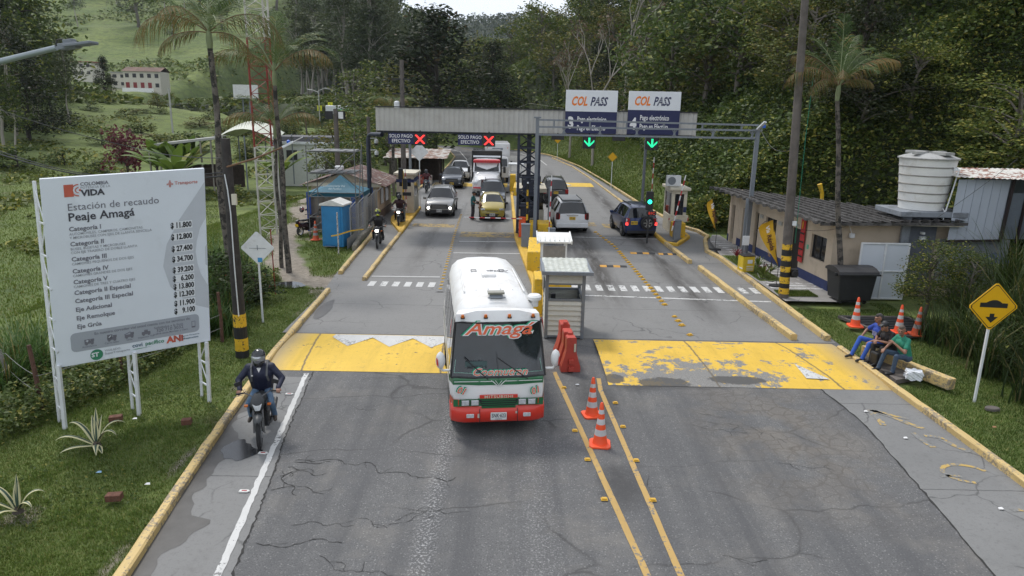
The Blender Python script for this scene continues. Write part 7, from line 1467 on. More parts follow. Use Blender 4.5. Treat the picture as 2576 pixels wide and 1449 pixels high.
# ---------------------------------------------------------------- left side cluster
BLUP = mat('toilet_blue', (.02,.19,.42), .45, var=.08, vs=2, dirt=((.05,.2,.36), .3, 3)); t = thing('portable_toilet', 'blue portable toilet with a white gabled roof in front of the scaffold', 'portable toilet', (-8.72,34.6,.03), R(-8))
mb = MB(); mb.box((0,0,1.02),(1.08,1.08,2.04)); mb.build('cabin', BLUP, t, bevel=.02); mb = MB(); mb.box((0,-.555,1.02),(.84,.04,1.86)); 
for k in range(7): mb.box((-.43+(.02 if k%2 else 0),-.57,.25+k*.27),(.05,.03,.14))
d_ = mb.build('door', BLUP, t, bevel=.015); mb = MB(); mb.box((.30,-.585,.95),(.12,.03,.05)); mb.box((.22,-.585,.85),(.2,.02,.02)); mb.build('handle', BLUP, d_)
mb = MB(); mb.prism([(-.62,0),(.62,0),(.62,.08),(0,.30),(-.62,.08)], -.6, .6, 0, XY(Vector((0,0,2.0)), (1,0,0), (0,0,1))); mb.build('roof', mat('toilet_roof_white', (.62,.61,.58), .5), t, bevel=.02)
g = G(852,638); t = thing('marker_post', 'thin white post with yellow barrier tape in front of the toilet', 'post', g); mb = MB(); mb.tube([(0,0,-.1),(0,0,1.95)], .035, 8); mb.build('shaft', mat('flaked_white', (.5,.48,.46), .8, wear=((.2,.17,.15), .4, 12)), t); mb = MB()
mb.grid([[(-.35,.1,.78),(-.35,.1,.84)],[(0,-.04,.86),(0,-.04,.93)],[(.5,.5,.98),(.5,.5,1.04)],[(.95,1.2,.95),(.95,1.2,1.0)]]); mb.build('barrier_tape', YELB, t)
# scaffold
t = thing('scaffold_tower', 'grey tubular scaffold tower with plank decks on castors', 'scaffold', (-9.35,37.4,0)); X0, X1, Y0, Y1 = -1.25, 1.2, -.9, .9; mb = MB(); SG = mat('scaffold_tube', (.17,.175,.18), .45, met=.3, dirt=((.08,.06,.05), .3, 6))
for x in (X0,X1):
    for y in (Y0,Y1): mb.tube([(x,y,.2),(x,y,4.75)], .028, 6)
mb.tube([(X1+.05,Y0,.2),(X1+.35,Y0,4.6)], .03, 6)
for z in (.45,1.1,2.15,3.35,4.45):
    for y in (Y0,Y1): mb.tube([(X0,y,z),(X1,y,z)], .022, 6)
    for x in (X0,X1): mb.tube([(x,Y0,z),(x,Y1,z)], .022, 6)
for z0, z1 in ((.4,2.15),(2.15,4.4)):
    mb.tube([(X0,Y0,z0),(X1,Y0,z1)], .024, 6); mb.tube([(X1,Y1,z0),(X0,Y1,z1)], .024, 6)
mb.build('frame', SG, t)
for z, nm in ((4.48,4),(3.4,3)):
    mb = MB()
    for k in range(5): mb.box((X0+.3+k*.47,0,z),(.40,1.9,.04), rz=.05*(-1)**k)
    mb.build('deck', mat('scaffold_deck', (.13,.135,.14), .6, var=.25, vs=3), t)
for x in (X0,X1): mb = MB(); mb.lathe([(.1,-.03),(.1,.03)], 12, c=(x,Y0,.1), axis='X'); mb.build('castor', mat('rusty_castor', (.08,.04,.03), .7), t)
# tent
t = thing('canopy_tent', 'blue pop up tent with grey cloth sides in front of the beige hut', 'tent', (-9.75,39.9,0)); BT = mat('tent_blue', (.012,.11,.17), .7, var=.1, vs=3); rows = []
mb = MB(); ap = Vector((0,0,2.98)); cs = [Vector((-1.5,-1.4,2.15)),Vector((1.5,-1.4,2.15)),Vector((1.5,1.4,2.15)),Vector((-1.5,1.4,2.15))]
for a, b in zip(cs, cs[1:]+cs[:1]):
    mb.grid([[ap.lerp(a.lerp(b, j/4), f) - Vector((0,0,.22*math.sin(f*math.pi))) for j in range(5)] for f in (0.01,.25,.5,.75,1)]); mb.grid([[a.lerp(b, j/4) for j in range(5)],[a.lerp(b, j/4)-Vector((0,0,.24)) for j in range(5)]])
o = mb.build('roof', BT, t, smooth=True); mb = MB(); mb.text('Concesionaria Vial', .2, XY(Vector((-.72,-1.02,2.42)), (1,0,0), (0,.6,.5)), 0, .01, sx=.8); mb.text('del Pacífico', .2, XY(Vector((-.40,-1.15,2.28)), (1,0,0), (0,.6,.5)), 0, .01, sx=.8); mb.build('lettering', mat('tent_print', (.3,.4,.45), .6), t)
for c_ in cs: mb = MB(); mb.bar((c_.x,c_.y,0),(c_.x,c_.y,2.15),.07); mb.build('leg', mat('tent_leg_blue', (.02,.07,.3), .6), t)
mb = MB(); mb.grid([[(-1.35+k*.18, -1.25+.06*math.sin(k*1.9), z+ (.12*math.sin(k*.4) if z > 1.8 else 0)) for k in range(13)] for z in (.05,.6,1.2,1.95)]); mb.grid([[(1.0,-1.3,.1),(1.5,-1.3,.1)],[(1.0,-1.3,2.0),(1.5,-1.3,2.0)]]); mb.build('cloth_side', mat('tent_cloth_grey', (.20,.175,.15), .85, var=.2, vs=2), t, smooth=True)
for x in (-1.42,1.0): mb = MB(); mb.box((x,-1.4,1.0),(.22,.02,1.9)); mb.build('side_strap', MATS['tent_leg_blue'], t)
# hut
t = thing('guard_hut', 'beige hut with a rusty gabled sheet roof beside the toll lanes', 'hut', (-10.2,45,0)); mb = MB(); mb.box((0,0,1.15),(4.0,4.6,2.3)); mb.prism([(-2.1,2.2),(2.1,2.2),(0,2.82)], -2.35, 2.35, 0, XY(Vector((0,0,0)), (1,0,0), (0,0,1))); mb.build('wall', BEIGE, t)
mb = MB(); mb.box((0,-2.45,2.15),(4.5,.35,.22)); mb.build('beam', CREAM, t); RU = mat('rusty_roof_sheet', (.115,.06,.05), .8, var=.3, vs=2, wear=((.22,.19,.17), .3, 2.5), bump=.4, bs=8); mb = MB()
for s in (-1,1):
    rows = [[],[]]
    for k in range(41): y = -2.8+k*.14; rows[0].append((s*2.6, y, 2.08+(.03 if k%2 else 0))); rows[1].append((0, y, 2.93+(.03 if k%2 else 0)))
    mb.grid(rows)
mb.build('roof', RU, t)
mb = MB(); mb.box((2.02,-1.1,1.35),(.03,.9,.95)); mb.box((2.02,.6,1.35),(.03,1.0,.95)); mb.build('window', GLASSD, t); mb = MB(); mb.box((1.35,-2.32,1.3),(.9,.04,1.0)); mb.build('door', mat('grey_door', (.30,.33,.38), .5), t); mb = MB(); mb.box((2.03,0,.25),(.04,4.6,.5)); mb.build('painted_base_band', mat('brown_base', (.14,.10,.08), .7), t)
mb = MB(); mb.box((0,0,.1),(.5,.4,.28)); o = mb.build('white_container', WHT, bevel=.05, loc=(-10.9,44.5,2.85)); tag(o, 'white plastic container lying on the rusty hut roof', 'container')
# chain link fence
t = thing('chain_link_fence', 'chain link fence with bent grey posts between the hut and the motorcycle lane', 'fence', (-8.0,34.4,0)); P_ = [Vector((0,0,0)), Vector((.0,1.9,0)), Vector((-.02,3.6,0)), Vector((.0,5.2,0)), Vector((.05,6.6,0))]; PG = mat('fence_post_grey', (.33,.33,.33), .5, met=.2)
for a in P_: mb = MB(); mb.tube([a, a+Vector((0,0,1.9)), a+Vector((.28,.1,2.2))], .03, 6); mb.build('post', PG, t)
mb = MB()
for k in range(110):
    y = -1.9+k*.08
    for sg in (1,-1):
        y0, y1 = (y, y+1.9) if sg > 0 else (y+1.9, y); a, b = Vector((0,y0,.05)), Vector((0,y1,1.9))
        if min(y0,y1) < -.0 or max(y0,y1) > 6.6:
            lo, hi = -.0, 6.6; f0 = 0; f1 = 1; d = (y1-y0)
            fa = sorted([(lo-y0)/d, (hi-y0)/d]); f0 = max(0, fa[0]); f1 = min(1, fa[1])
            if f1-f0 < .05: continue
            a, b = a.lerp(b, f0), a.lerp(b, f1)
        mb.tube([a,b], .004, 3, caps=False)
mb.build('wire_mesh', PG, t)
mb = MB(); rows = [[],[]]
for k in range(20): rows[0].append((.02+(.02 if k%2 else 0), -.9+k*.12, .0)); rows[1].append((.02+(.02 if k%2 else 0), -.9+k*.12, .55+.0*k))
mb.grid(rows); mb.build('corrugated_skirt', mat('galvanised_sheet', (.25,.26,.26), .5, met=.3), t)
kerb([(-7.62,33.4),(-7.9,36),(-8.0,40.5)], .22, .25, mat('mossy_kerb', (.25,.23,.19), .9, var=.2, dirt=((.1,.1,.06), .5, 3)))
g = G(833,622); mb = MB(); rows = [[(-.3+k*.05,-.2,.05+(.02 if k%2 else 0)) for k in range(12)],[(-.3+k*.05,.35,.05+(.02 if k%2 else 0)) for k in range(12)]]; mb.grid(rows); tag(mb.build('metal_sheet', MATS['galvanised_sheet'], loc=g), 'small piece of corrugated metal lying in the grass by the toilet', 'metal sheet')
# lattice tower
t = thing('lattice_mast', 'tall red and white lattice radio mast behind the dirt path', 'mast', (-12.75,37,-.3)); q = [Vector((-.56,-.2,0)), Vector((.56,-.2,0)), Vector((0,.75,0))]; RW = mat('mast_red', (.22,.03,.02), .6, var=.2); WW = mat('mast_white', (.48,.46,.42), .6, var=.12)
for nm, z0, z1, m_ in (('lower_section',0,4.9,WW),('middle_section',4.9,10.2,RW),('upper_section',10.2,17,WW)):
    mb = MB(); n = max(3, int((z1-z0)/.62))
    for a in q: mb.tube([a+Vector((0,0,z0)), a+Vector((0,0,z1))], .055, 6)
    for k in range(n):
        a0 = z0+(z1-z0)*k/n; a1 = z0+(z1-z0)*(k+1)/n
        for i in range(3): a, b = q[i], q[(i+1)%3]; mb.tube([a+Vector((0,0,a1)), b+Vector((0,0,a1))], .02, 4, caps=False); mb.tube([(a if k%2 else b)+Vector((0,0,a0)), (b if k%2 else a)+Vector((0,0,a1))], .02, 4, caps=False)
    mb.build(nm, m_, t)
g = G(693,738); mb = MB(); mb.tube([(0,0,-.1),(-.03,0,2.4)], .022, 6); tag(mb.build('marker_pole', RW, loc=g), 'thin red pole in the grass right of the white diamond sign', 'pole')
# farm gate
g = G(745,478,-.1); t = thing('farm_gate', 'grey tubular farm gate beyond the parked motorcycles', 'gate', (-13.6,55,-.6)); mb = MB()
for z in (.3,.6,.9,1.2): mb.tube([(0,0,z),(4.2,.3,z)], .03, 6)
mb.tube([(0,0,1.2),(2.2,.15,.3)], .025, 6); mb.build('leaf', PG, t); 
for x in (-.35,0,4.3): mb = MB(); mb.tube([(x,0,-.3),(x,0,1.7)], .12, 8); mb.build('post', mat('grey_wood', (.14,.12,.10), .9, var=.3), t)
# roadside shack
t = thing('roadside_shack', 'open timber stall with a patchy rusty roof left of the far road', 'shack', (-8.9,66,0)); mb = MB()
for x in (-2,0,2.2):
    for y in (-1.8,1.8): mb.bar((x,y,0),(x,y,2.3),.13)
mb.box((0,1.8,1.0),(4.2,.1,2.0)); mb.box((-1,-1.5,.5),(2,.6,1.0)); mb.build('frame', mat('dark_timber', (.05,.035,.028), .9, var=.4), t); mb = MB(); mb.grid([[(-2.8+k*.3,-2.3,2.28+(.04 if k%2 else 0)) for k in range(20)],[(-2.8+k*.3,2.3,2.85+(.04 if k%2 else 0)) for k in range(20)]]); mb.build('roof', mat('patchy_roof', (.20,.12,.09), .8, var=.3, vs=1, wear=((.4,.38,.35), .5, 1.5)), t)
for k, (dx, c_) in enumerate(((.6,(.3,.05,.03)),(1.3,(.5,.45,.4)),(-.4,(.05,.2,.1)))): mb = MB(); mb.box((0,0,.4),(.5,.5,.8)); tag(mb.build('stall_goods', mat('goods_%d' % k, c_, .7, var=.3), loc=(-8.9+dx,63.9,0), bevel=.05), ('red goods stacked in front of the roadside stall','pale goods stacked in front of the roadside stall','green goods in front of the roadside stall')[k], 'goods')
mb = MB(); mb.lathe([(.0,0),(.3,0),(.32,.45),(.3,.9),(0,.9)], 16); tag(mb.build('water_barrel', mat('barrel_blue', (.05,.15,.28), .5), loc=(-8.4,60.5,0)), 'blue barrel standing by the kerb near the roadside stall', 'barrel')
# white roofed vent on canopy
mb = MB(); mb.v = [(.1,1.2,6.80),(.75,1.2,7.05),(2.6,1.2,6.82),(2.6,2.6,6.82),(.75,2.6,7.05),(.1,2.6,6.80)]; mb.f = [(0,1,4,5),(1,2,3,4)]; mb.m = [0,0]; mb.box((1.4,1.25,6.66),(2.6,.04,.08),1); mb.build('roof_ridge_sheet', [MATS['white_roof'], DARK], can)

# ---------------------------------------------------------------- far buildings
BARKG_ = mat('grey_timber', (.25,.23,.2), .9)
WALLW = mat('far_white_wall', (.56,.53,.46), .8, var=.05); ROOFB = mat('far_tile_roof', (.13,.075,.055), .85, var=.3, vs=.6); WIN = mat('far_window', (.02,.02,.022), .4); REDD = mat('far_red_door', (.22,.03,.03), .6)
def house(lab, x, y, z, w_, d_, h, rz=0, roofc=None, rows=1, n=4, doors=0, wall=None, gable=False, cat='house'):
    t = thing('farm_house', lab, cat, (x,y,z), rz); mb = MB(); mb.box((0,0,h/2-1),(w_,d_,h+2)); mb.build('wall', wall or WALLW, t)
    mb = MB()
    if gable: mb.v = [(-w_/2-.4,-d_/2-.5,h),(w_/2+.4,-d_/2-.5,h),(w_/2+.4,0,h+d_*.2),(-w_/2-.4,0,h+d_*.2),(-w_/2-.4,d_/2+.5,h),(w_/2+.4,d_/2+.5,h)]; mb.f = [(0,1,2,3),(3,2,5,4)]; mb.m = [0,0]
    else: mb.box((0,0,h+.1),(w_+.8,d_+.8,.25))
    mb.build('roof', roofc or ROOFB, t)
    for r_ in range(rows):
        for k in range(n):
            mb = MB(); zc = h*(r_+.55)/rows; isd = r_ == 0 and k < doors; mb.box((-w_/2+w_*(k+.5)/n, -d_/2-.03, zc-(.2 if isd else 0)), (w_/n*.5, .06, h/rows*(.7 if isd else .42))); mb.build('door' if isd else 'window', REDD if isd else WIN, t)
    return t
p = Dp(372,222,230); house('long two storey white farmhouse with red doors on the left hillside', p.x, 230, Tz(p.x,230)+.1, 11, 7, 5.6, R(4), rows=2, n=5, doors=4, gable=True); p = Dp(330,222,233); house('lower white wing left of the long farmhouse', p.x-1, 233, Tz(p.x,233), 7, 6, 4.6, R(4), mat('grey_far_roof', (.3,.3,.3), .7), rows=2, n=3)
p = Dp(223,190,240); house('white house with a red roof terrace half hidden by trees, left of the farmhouse', p.x, 240, Tz(p.x,240)+1.0, 7, 6, 4.5, R(-6), mat('red_far_roof', (.25,.06,.05), .8), rows=2, n=3)
mb = MB(); p = Dp(350,236,222); mb.grid([[(-5+k*.5,.0,-.6),(-5+k*.5,.1,.7)] for k in range(20)]); tag(mb.build('white_sheet_fence', WHTS, loc=(p.x,222,Tz(p.x,222)+.6)), 'low white sheet fence below the long farmhouse', 'fence')
for lab, u, v, Y, w_ in (('white house high on the left hillside at the frame edge',140,8,430,9),('pale house high on the hillside beside dark trees',372,6,440,9),('white house high on the hillside left of the mast',580,4,440,10),('white house among trees right of the mast top',742,42,400,8)):
    p = Dp(u,v,Y); house(lab, p.x, Y, Tz(p.x,Y)-.5, w_, 6, 5.0, rows=1, n=3, gable=True)
for k, (u, v, w_, c_) in enumerate(((1030,92,9,(.42,.27,.22)),(1045,88,7,(.35,.22,.18)),(1062,98,9,(.45,.40,.34)),(1075,92,7,(.22,.15,.13)),(1050,104,8,(.5,.48,.44)),(1024,98,7,(.3,.2,.17)))):
    p = Dp(u,v,330); house(('pinkish brick house, leftmost of the far village cluster','small brick house near the top of the far village cluster','pale house in the middle right of the far village cluster','dark brick house at the right end of the far village','white walled house lowest in the far village cluster','small reddish house at the left foot of the far village')[k], p.x, 330, p.z-2.2, w_*.55, 5, 3.4, 0, mat('grey_far_roof', (0,0,0)) if k % 2 else ROOFB, rows=1, n=3, wall=mat('village_wall_%d' % k, c_, .8))
# blank hoarding
p = Dp(618,230,120); t = thing('blank_hoarding', 'blank white roadside hoarding on two posts in the valley', 'billboard', (p.x,120,0)); mb = MB(); mb.box((0,0,p.z),(3.9,.3,2.1), rz=.12); mb.build('panel', WHTS, t); mb = MB(); mb.box((0,0,p.z-1.15),(4.1,.5,.08), rz=.12)
for x in (-.6,.5): mb.bar((x,.1,0),(x,.1,p.z-1),.16)
mb.build('leg', GRYM, t)
# tents and long white building in the valley
t = thing('marquee_tent', 'pale green white marquee roof in the valley behind the palms', 'tent', (-25.2,70,-1.2)); z = Tz(-25.2,70)+1.2; mb = MB(); rows = []
for f in np.linspace(0,1,9): rows.append([Vector((-2.9+5.8*f, y, 5.2+1.1*math.sin(f*3.1)-abs(y)*.22)) for y in (-3,-1.5,0,1.5,3)])
mb.grid(rows); mb.build('roof', mat('marquee_cloth', (.50,.52,.44), .6, var=.08), t, smooth=True); mb = MB()
for x in (-2.7,0,2.7):
    for y in (-2.8,2.8): mb.bar((x,y,0),(x,y,5.0),.1)
mb.build('leg', GRYM, t)
t = thing('open_shed', 'low open shed with a grey roof left of the marquee', 'shed', (-29.5,68,-1.4)); mb = MB(); mb.face([(-4,-2.5,4.3),(3,-2.5,5.2),(3,2.5,5.3),(-4,2.5,4.4)]); mb.box((-.5,-2.5,4.65),(7,.1,.2), 0, Matrix.Rotation(-.127,3,'Y')); mb.build('roof', mat('shed_grey_roof', (.33,.33,.31), .7), t); mb = MB()
mb.box((-.5,2,1.2),(7,.1,2.2)); mb.box((-.5,-2.4,1.2),(7,.06,1.0)); mb.build('low_wall', mat('dark_timber', (0,0,0)), t)
for k in range(8): mb = MB(); mb.bar((-3.9+k*.95,-2.4,0),(-3.9+k*.95,-2.4,4.2+k*.12),.12); mb.build('post', BARKG_, t)
p = Dp(765,350,75); t = thing('white_warehouse', 'long white building with dark grey roof behind the mast', 'building', (p.x,77,-1.3)); mb = MB(); mb.box((0,0,1.9),(6.6,5,4.4)); mb.build('wall', mat('white_wall', (.55,.56,.53), .7, var=.05), t); mb = MB(); mb.box((0,-2.6,4.15),(6.8,.2,.25)); mb.build('cornice', WHT, t); mb = MB(); mb.box((0,.3,4.5),(6.4,4.4,.5)); mb.build('roof', mat('dark_grey_roof', (.09,.09,.10), .8), t); mb = MB(); mb.box((-1.2,-2.53,2.9),(1.1,.06,1.0)); mb.build('window', WIN, t)
p = Dp(856,283,140); t = thing('parked_truck', 'white and green van parked on the distant bend', 'van', (p.x,140,p.z-1.4)); mb = MB(); mb.box((0,0,1.9),(5.2,2,1.6)); mb.build('body', WHT, t, bevel=.2); mb = MB(); mb.box((.8,-1.02,1.5),(2.6,.06,1.0)); mb.build('green_panel', mat('van_green', (.08,.45,.15), .5), t)
for lab, u, v in (('yellow chevron sign on the distant bend, left one',804,272),('yellow chevron sign on the distant bend, right one',831,264)):
    p = Dp(u,v,140); t = thing('chevron_sign', lab, 'road sign', (p.x,140,p.z)); mb = MB(); mb.box((0,0,0),(.9,.08,1.0)); mb.build('panel', mat('chevron_yellow', (.6,.6,.03), .5), t); mb = MB(); mb.bar((-.2,-.06,.35),(.15,-.06,0),.2,.02); mb.bar((.15,-.06,0),(-.2,-.06,-.35),.2,.02); mb.build('chevron', BLK, t); mb = MB(); mb.bar((0,0,-2.5),(0,0,-.5),.08); mb.build('post', GRYM, t)
for lab, u, v0, v1, Y in (('thin grey lamp post by the distant bend, left one',801,228,290,140),('thin grey lamp post by the distant bend, right one',844,226,285,150),('grey and white banded pole in the valley meadow',424,222,315,95)):
    a = Dp(u,v0,Y); b = Dp(u,v1,Y); t = thing('lamp_post', lab, 'lamp post', (a.x,Y,b.z-1)); h = a.z-b.z+1; mb = MB(); mb.tube([(0,0,0),(0,0,h)], .12, 6); mb.build('shaft', mat('lamp_post_grey', (.4,.4,.38), .5), t)
    if Y > 100: mb = MB(); mb.tube([(0,0,h),(1.2,0,h+.5),(2.2,0,h+.5)], .08, 5); mb.tube([(0,0,h-.3),(-1.2,0,h+.1),(-2.2,0,h+.2)], .08, 5); mb.build('arm', MATS['lamp_post_grey'], t)

# ---------------------------------------------------------------- fence posts, wires, agaves, bricks
WOODP = mat('rotten_post_wood', (.10,.05,.035), .9, var=.35, vs=5, bump=.5)
FP = [(Dp(0,870,12.6),1.35),(None,0)]
for lab, (u0, v0), (u1, v1), zt in (('pale leaning fence post at the left edge of the frame',(28,980),(-2,880),1.3),('brown fence post left of the price board',(108,1045),(72,868),1.5),('brown fence post under the middle of the price board',(312,965),(300,880),1.2),('brown fence post under the right side of the price board',(560,870),(548,735),1.3)):
    g = G(u0, v0, -.15); a = Dp(u1, v1, g.y+.1); mb = MB(); d = a-g; mb.tube([g-g, d*.5+Vector((.02,0,0)), d], [.055,.05,.045], 8); tag(mb.build('fence_post', WOODP if u0 > 40 else mat('pale_post', (.25,.23,.21), .9, var=.2), loc=g, smooth=True), lab, 'fence post', 'old fence posts behind the price board')
t = thing('barbed_wire', 'two strands of barbed wire between the old fence posts', 'wire', (0,0,0)); mb = MB()
ps = [G(-60,1010,-.15), G(28,980,-.15), G(108,1045,-.15), G(312,965,-.15), G(560,870,-.15)]
for z in (.55,.95):
    for a, b in zip(ps, ps[1:]): mb.tube([a.lerp(b, k/8)+Vector((0,0,z-.06*math.sin(k/8*math.pi))) for k in range(9)], .006, 4)
mb.build('strand', mat('wire_grey', (.2,.2,.2), .5), t)
def wire(lab, pts, r=.018, sag=.4):
    mb = MB(); o = []
    for a, b in zip(pts, pts[1:]): o += [a.lerp(b, k/12)-Vector((0,0,sag*math.sin(k/12*math.pi))) for k in range(13)]
    mb.tube(o, r, 5); return tag(mb.build('overhead_wire', BLK), lab, 'wire')
top = Vector((-7.43,18.5,4.95)); a0 = Dp(-40,375,22)
wire('thick black bundle of wires sagging from the left frame edge to the banded pole', [a0, top], .022, .45); wire('second black wire of the sagging bundle beside the price board', [a0+Vector((0,0,.1)), top+Vector((0,0,.1))], .014, .5); wire('single thin black wire above the sagging bundle', [Dp(-40,262,26), Dp(330,370,23), Dp(566,398,18.6)], .012, .1)
wire('thin pale cable from the office corner light to the banded pole', [Vector((10.15,25.4,2.75)), Vector((12.5,26.4,2.7))], .008, .12); wire('thin cable hanging from the grey frame to the tall concrete pole', [Vector((11.35,33.7,6.1)), Vector((9.95,25.5,5.6))], .012, .5); wire('thin dark wire crossing in front of the pale blue shed', [Dp(2340,560,25), Dp(2560,400,25)], .008, .05)
wire('yellow plastic chain around the planting bed', [Vector((10.15,28.6,.35)), Vector((10.2,27.9,.3)), Vector((10.5,27.3,.4))], .014, .12)
AG = NT('agave_leaf'); at = AG.n.new('ShaderNodeAttribute'); at.attribute_name = 'edge'; AGM = AG.out(AG.mix(AG.rg(at.outputs['Fac'], .55, .62), (.03,.065,.045), (.50,.47,.27)), .5)
def agave(lab, x, y, leaves, s=1.0):
    t = thing('agave_plant', lab, 'agave', (x,y,.06)); V_, F_, E_ = [], [], []
    for (az, ln, el, bend, tw) in leaves:
        az = R(az); n = 12; p = Vector((0,0,.03)); e = R(el); n0 = len(V_)
        for k in range(n+1):
            f = k/n; w_ = .058*s*(.75+.9*f if f < .3 else 1.02*(1-((f-.3)/.72)**2.2)); w_ = max(w_, .002); d = Vector((math.cos(az)*math.cos(e), math.sin(az)*math.cos(e), math.sin(e))); sd = Vector((-math.sin(az), math.cos(az), 0))
            up = d.cross(sd)
            for j, q in enumerate((-1,-.72,0,.72,1)): V_.append(tuple(p + sd*w_*q + up*(-.35*w_*(q*q)) )); E_.append(1.0 if abs(q) > .6 else 0.0)
            p = p + d*ln*s/n; e -= R(bend)*(f**1.5)*2.2/n
        for k in range(n):
            for j in range(4): a = n0+k*5+j; F_.append((a,a+1,a+6,a+5))
    me = npmesh('leaf_rosette', np.array(V_), np.array(F_), AGM, smooth=True); a = me.attributes.new('edge', 'FLOAT', 'POINT'); a.data.foreach_set('value', np.array(E_, np.float32)); o = bpy.data.objects.new('leaf_rosette', me); C.objects.link(o); o.parent = t
    mb = MB(); mb.lathe([(.09,0),(.07,.06),(.03,.1)], 10); mb.build('stem', BOOT, t)
agave('variegated agave with long drooping striped leaves in front of the price board', -8.28, 12.95, [(95,.75,80,10,0),(60,.62,78,30,0),(125,.60,75,20,0),(170,.85,62,175,0),(15,.85,66,170,0),(200,.80,38,130,0),(-15,.75,60,190,0),(235,.70,20,70,0),(300,.72,25,110,0),(-50,.6,15,60,0),(80,.5,84,8,0)])
agave('smaller agave with drooping striped leaves at the lower left edge', -8.22, 10.55, [(95,.7,82,10,0),(70,.6,85,16,0),(175,.85,66,180,0),(20,.7,64,185,0),(215,.75,48,140,0),(330,.7,50,150,0),(265,.8,35,150,0),(120,.5,80,10,0)], .9)
BRK = mat('old_brick', (.13,.055,.035), .9, var=.3, vs=12, bump=.5, dirt=((.07,.05,.035), .4, 9))
for lab, u, v, w_, rz in (('brown brick lying in the lawn, the nearer of two',288,1252,.26,.1),('brown brick in the grass behind the agave',292,1054,.26,.3),('half buried brick near the tall grass',470,1062,.2,.2)):
    g = G(u, v, .08); mb = MB(); mb.box((0,0,.05),(w_,.15,.12)); o = mb.build('brick', BRK, loc=(g.x,g.y,.05), bevel=.012); o.rotation_euler = (.05,-.04,rz); tag(o, lab, 'brick', 'bricks in the lawn')
for lab, u, v, c_ in (('crumpled blue and white wrapper on the lawn',250,1198,(.2,.35,.5)),('tiny white paper scrap on the lawn below the board',340,1062,(.65,.65,.65)),('tiny white scrap of paper near the left kerb',372,1228,(.6,.6,.6)),('flattened clear plastic bag on the asphalt by the water barrier',1452,968,(.4,.42,.45)),('scrap of white litter on the right shoulder, upper one',2278,1102,(.65,.65,.65)),('scrap of white litter on the right shoulder, lower one',2518,1280,(.65,.65,.65)),('round white scrap on the right shoulder by the slab joint',2178,1035,(.6,.6,.6)),('brown fallen leaf on the right lawn',2500,1083,(.25,.12,.05))):
    g = G(u, v, .02); lawn = g.x < -5.9 or g.x > 10.1; mb = MB(); mb.face([(-.05,-.02,0),(.015,-.04,.015),(.055,-.01,.0),(.035,.03,.02),(-.03,.035,.01)]); o = mb.build('litter_scrap', mat('litter_%d' % int(u), c_, .6, var=.3, vs=30), loc=(g.x,g.y,.10 if lawn else .02)); tag(o, lab, 'litter')
# ---------------------------------------------------------------- foliage
def leafmat(name, a, b, c=None, cf=.12, tr=.3, big=.35):
    m = bpy.data.materials.new(name); m.use_nodes = True; n = m.node_tree.nodes; l = m.node_tree.links; n.clear(); out = n.new('ShaderNodeOutputMaterial')
    geo = n.new('ShaderNodeNewGeometry'); oi = n.new('ShaderNodeObjectInfo'); tc = n.new('ShaderNodeTexCoord'); no = n.new('ShaderNodeTexNoise'); no.inputs['Scale'].default_value = big; no.inputs['Detail'].default_value = 3; l.new(geo.outputs['Position'], no.inputs['Vector'])
    def mixc(f, x, y):
        q = n.new('ShaderNodeMix'); q.data_type = 'RGBA'
        if isinstance(f, float): q.inputs[0].default_value = f
        else: l.new(f, q.inputs[0])
        for k, z in ((6, x), (7, y)):
            if isinstance(z, tuple): q.inputs[k].default_value = (*z, 1)
            else: l.new(z, q.inputs[k])
        return q.outputs[2]
    def rg(s, lo, hi, o0=0., o1=1.):
        q = n.new('ShaderNodeMapRange'); l.new(s, q.inputs[0]); q.inputs[1].default_value = lo; q.inputs[2].default_value = hi; q.inputs[3].default_value = o0; q.inputs[4].default_value = o1; return q.outputs[0]
    col = mixc(geo.outputs['Random Per Island'], a, b); col = mixc(rg(no.outputs['Fac'], .38, .62, 0, .6), col, tuple(k*.65 for k in a)); col = mixc(rg(oi.outputs['Random'], 0, 1, 0, .45), col, tuple((x+y)*.5*f for x, y, f in zip(a, b, (1.5, 1.15, .8))))
    if c: 
        mo = n.new('ShaderNodeMath'); mo.operation = 'FRACT'; mu = n.new('ShaderNodeMath'); mu.operation = 'MULTIPLY'; mu.inputs[1].default_value = 17.3; l.new(geo.outputs['Random Per Island'], mu.inputs[0]); l.new(mu.outputs[0], mo.inputs[0]); col = mixc(rg(mo.outputs[0], 1-cf, 1-cf+.02), col, c)
    pb = n.new('ShaderNodeBsdfPrincipled'); pb.inputs['Roughness'].default_value = .55; pb.inputs['Specular IOR Level'].default_value = .25; l.new(col, pb.inputs['Base Color']); tl = n.new('ShaderNodeBsdfTranslucent'); l.new(col, tl.inputs['Color']); ms = n.new('ShaderNodeMixShader'); ms.inputs[0].default_value = tr; l.new(pb.outputs[0], ms.inputs[1]); l.new(tl.outputs[0], ms.inputs[2]); l.new(ms.outputs[0], out.inputs['Surface']); return m
LF_D = leafmat('leaf_dark_green', (.034,.060,.018), (.105,.165,.04), (.24,.26,.055), .12); LF_M = leafmat('leaf_mid_green', (.050,.090,.022), (.125,.175,.045), (.25,.24,.06), .12); LF_O = leafmat('leaf_olive', (.070,.088,.025), (.155,.18,.048), (.24,.19,.05), .12)
LF_E = leafmat('leaf_eucalyptus', (.055,.082,.045), (.13,.165,.09), None); LF_C = leafmat('leaf_conifer', (.016,.028,.012), (.036,.05,.02), (.08,.06,.03), .06); LF_L = leafmat('leaf_bright', (.07,.14,.025), (.14,.21,.045), (.24,.24,.06), .08)
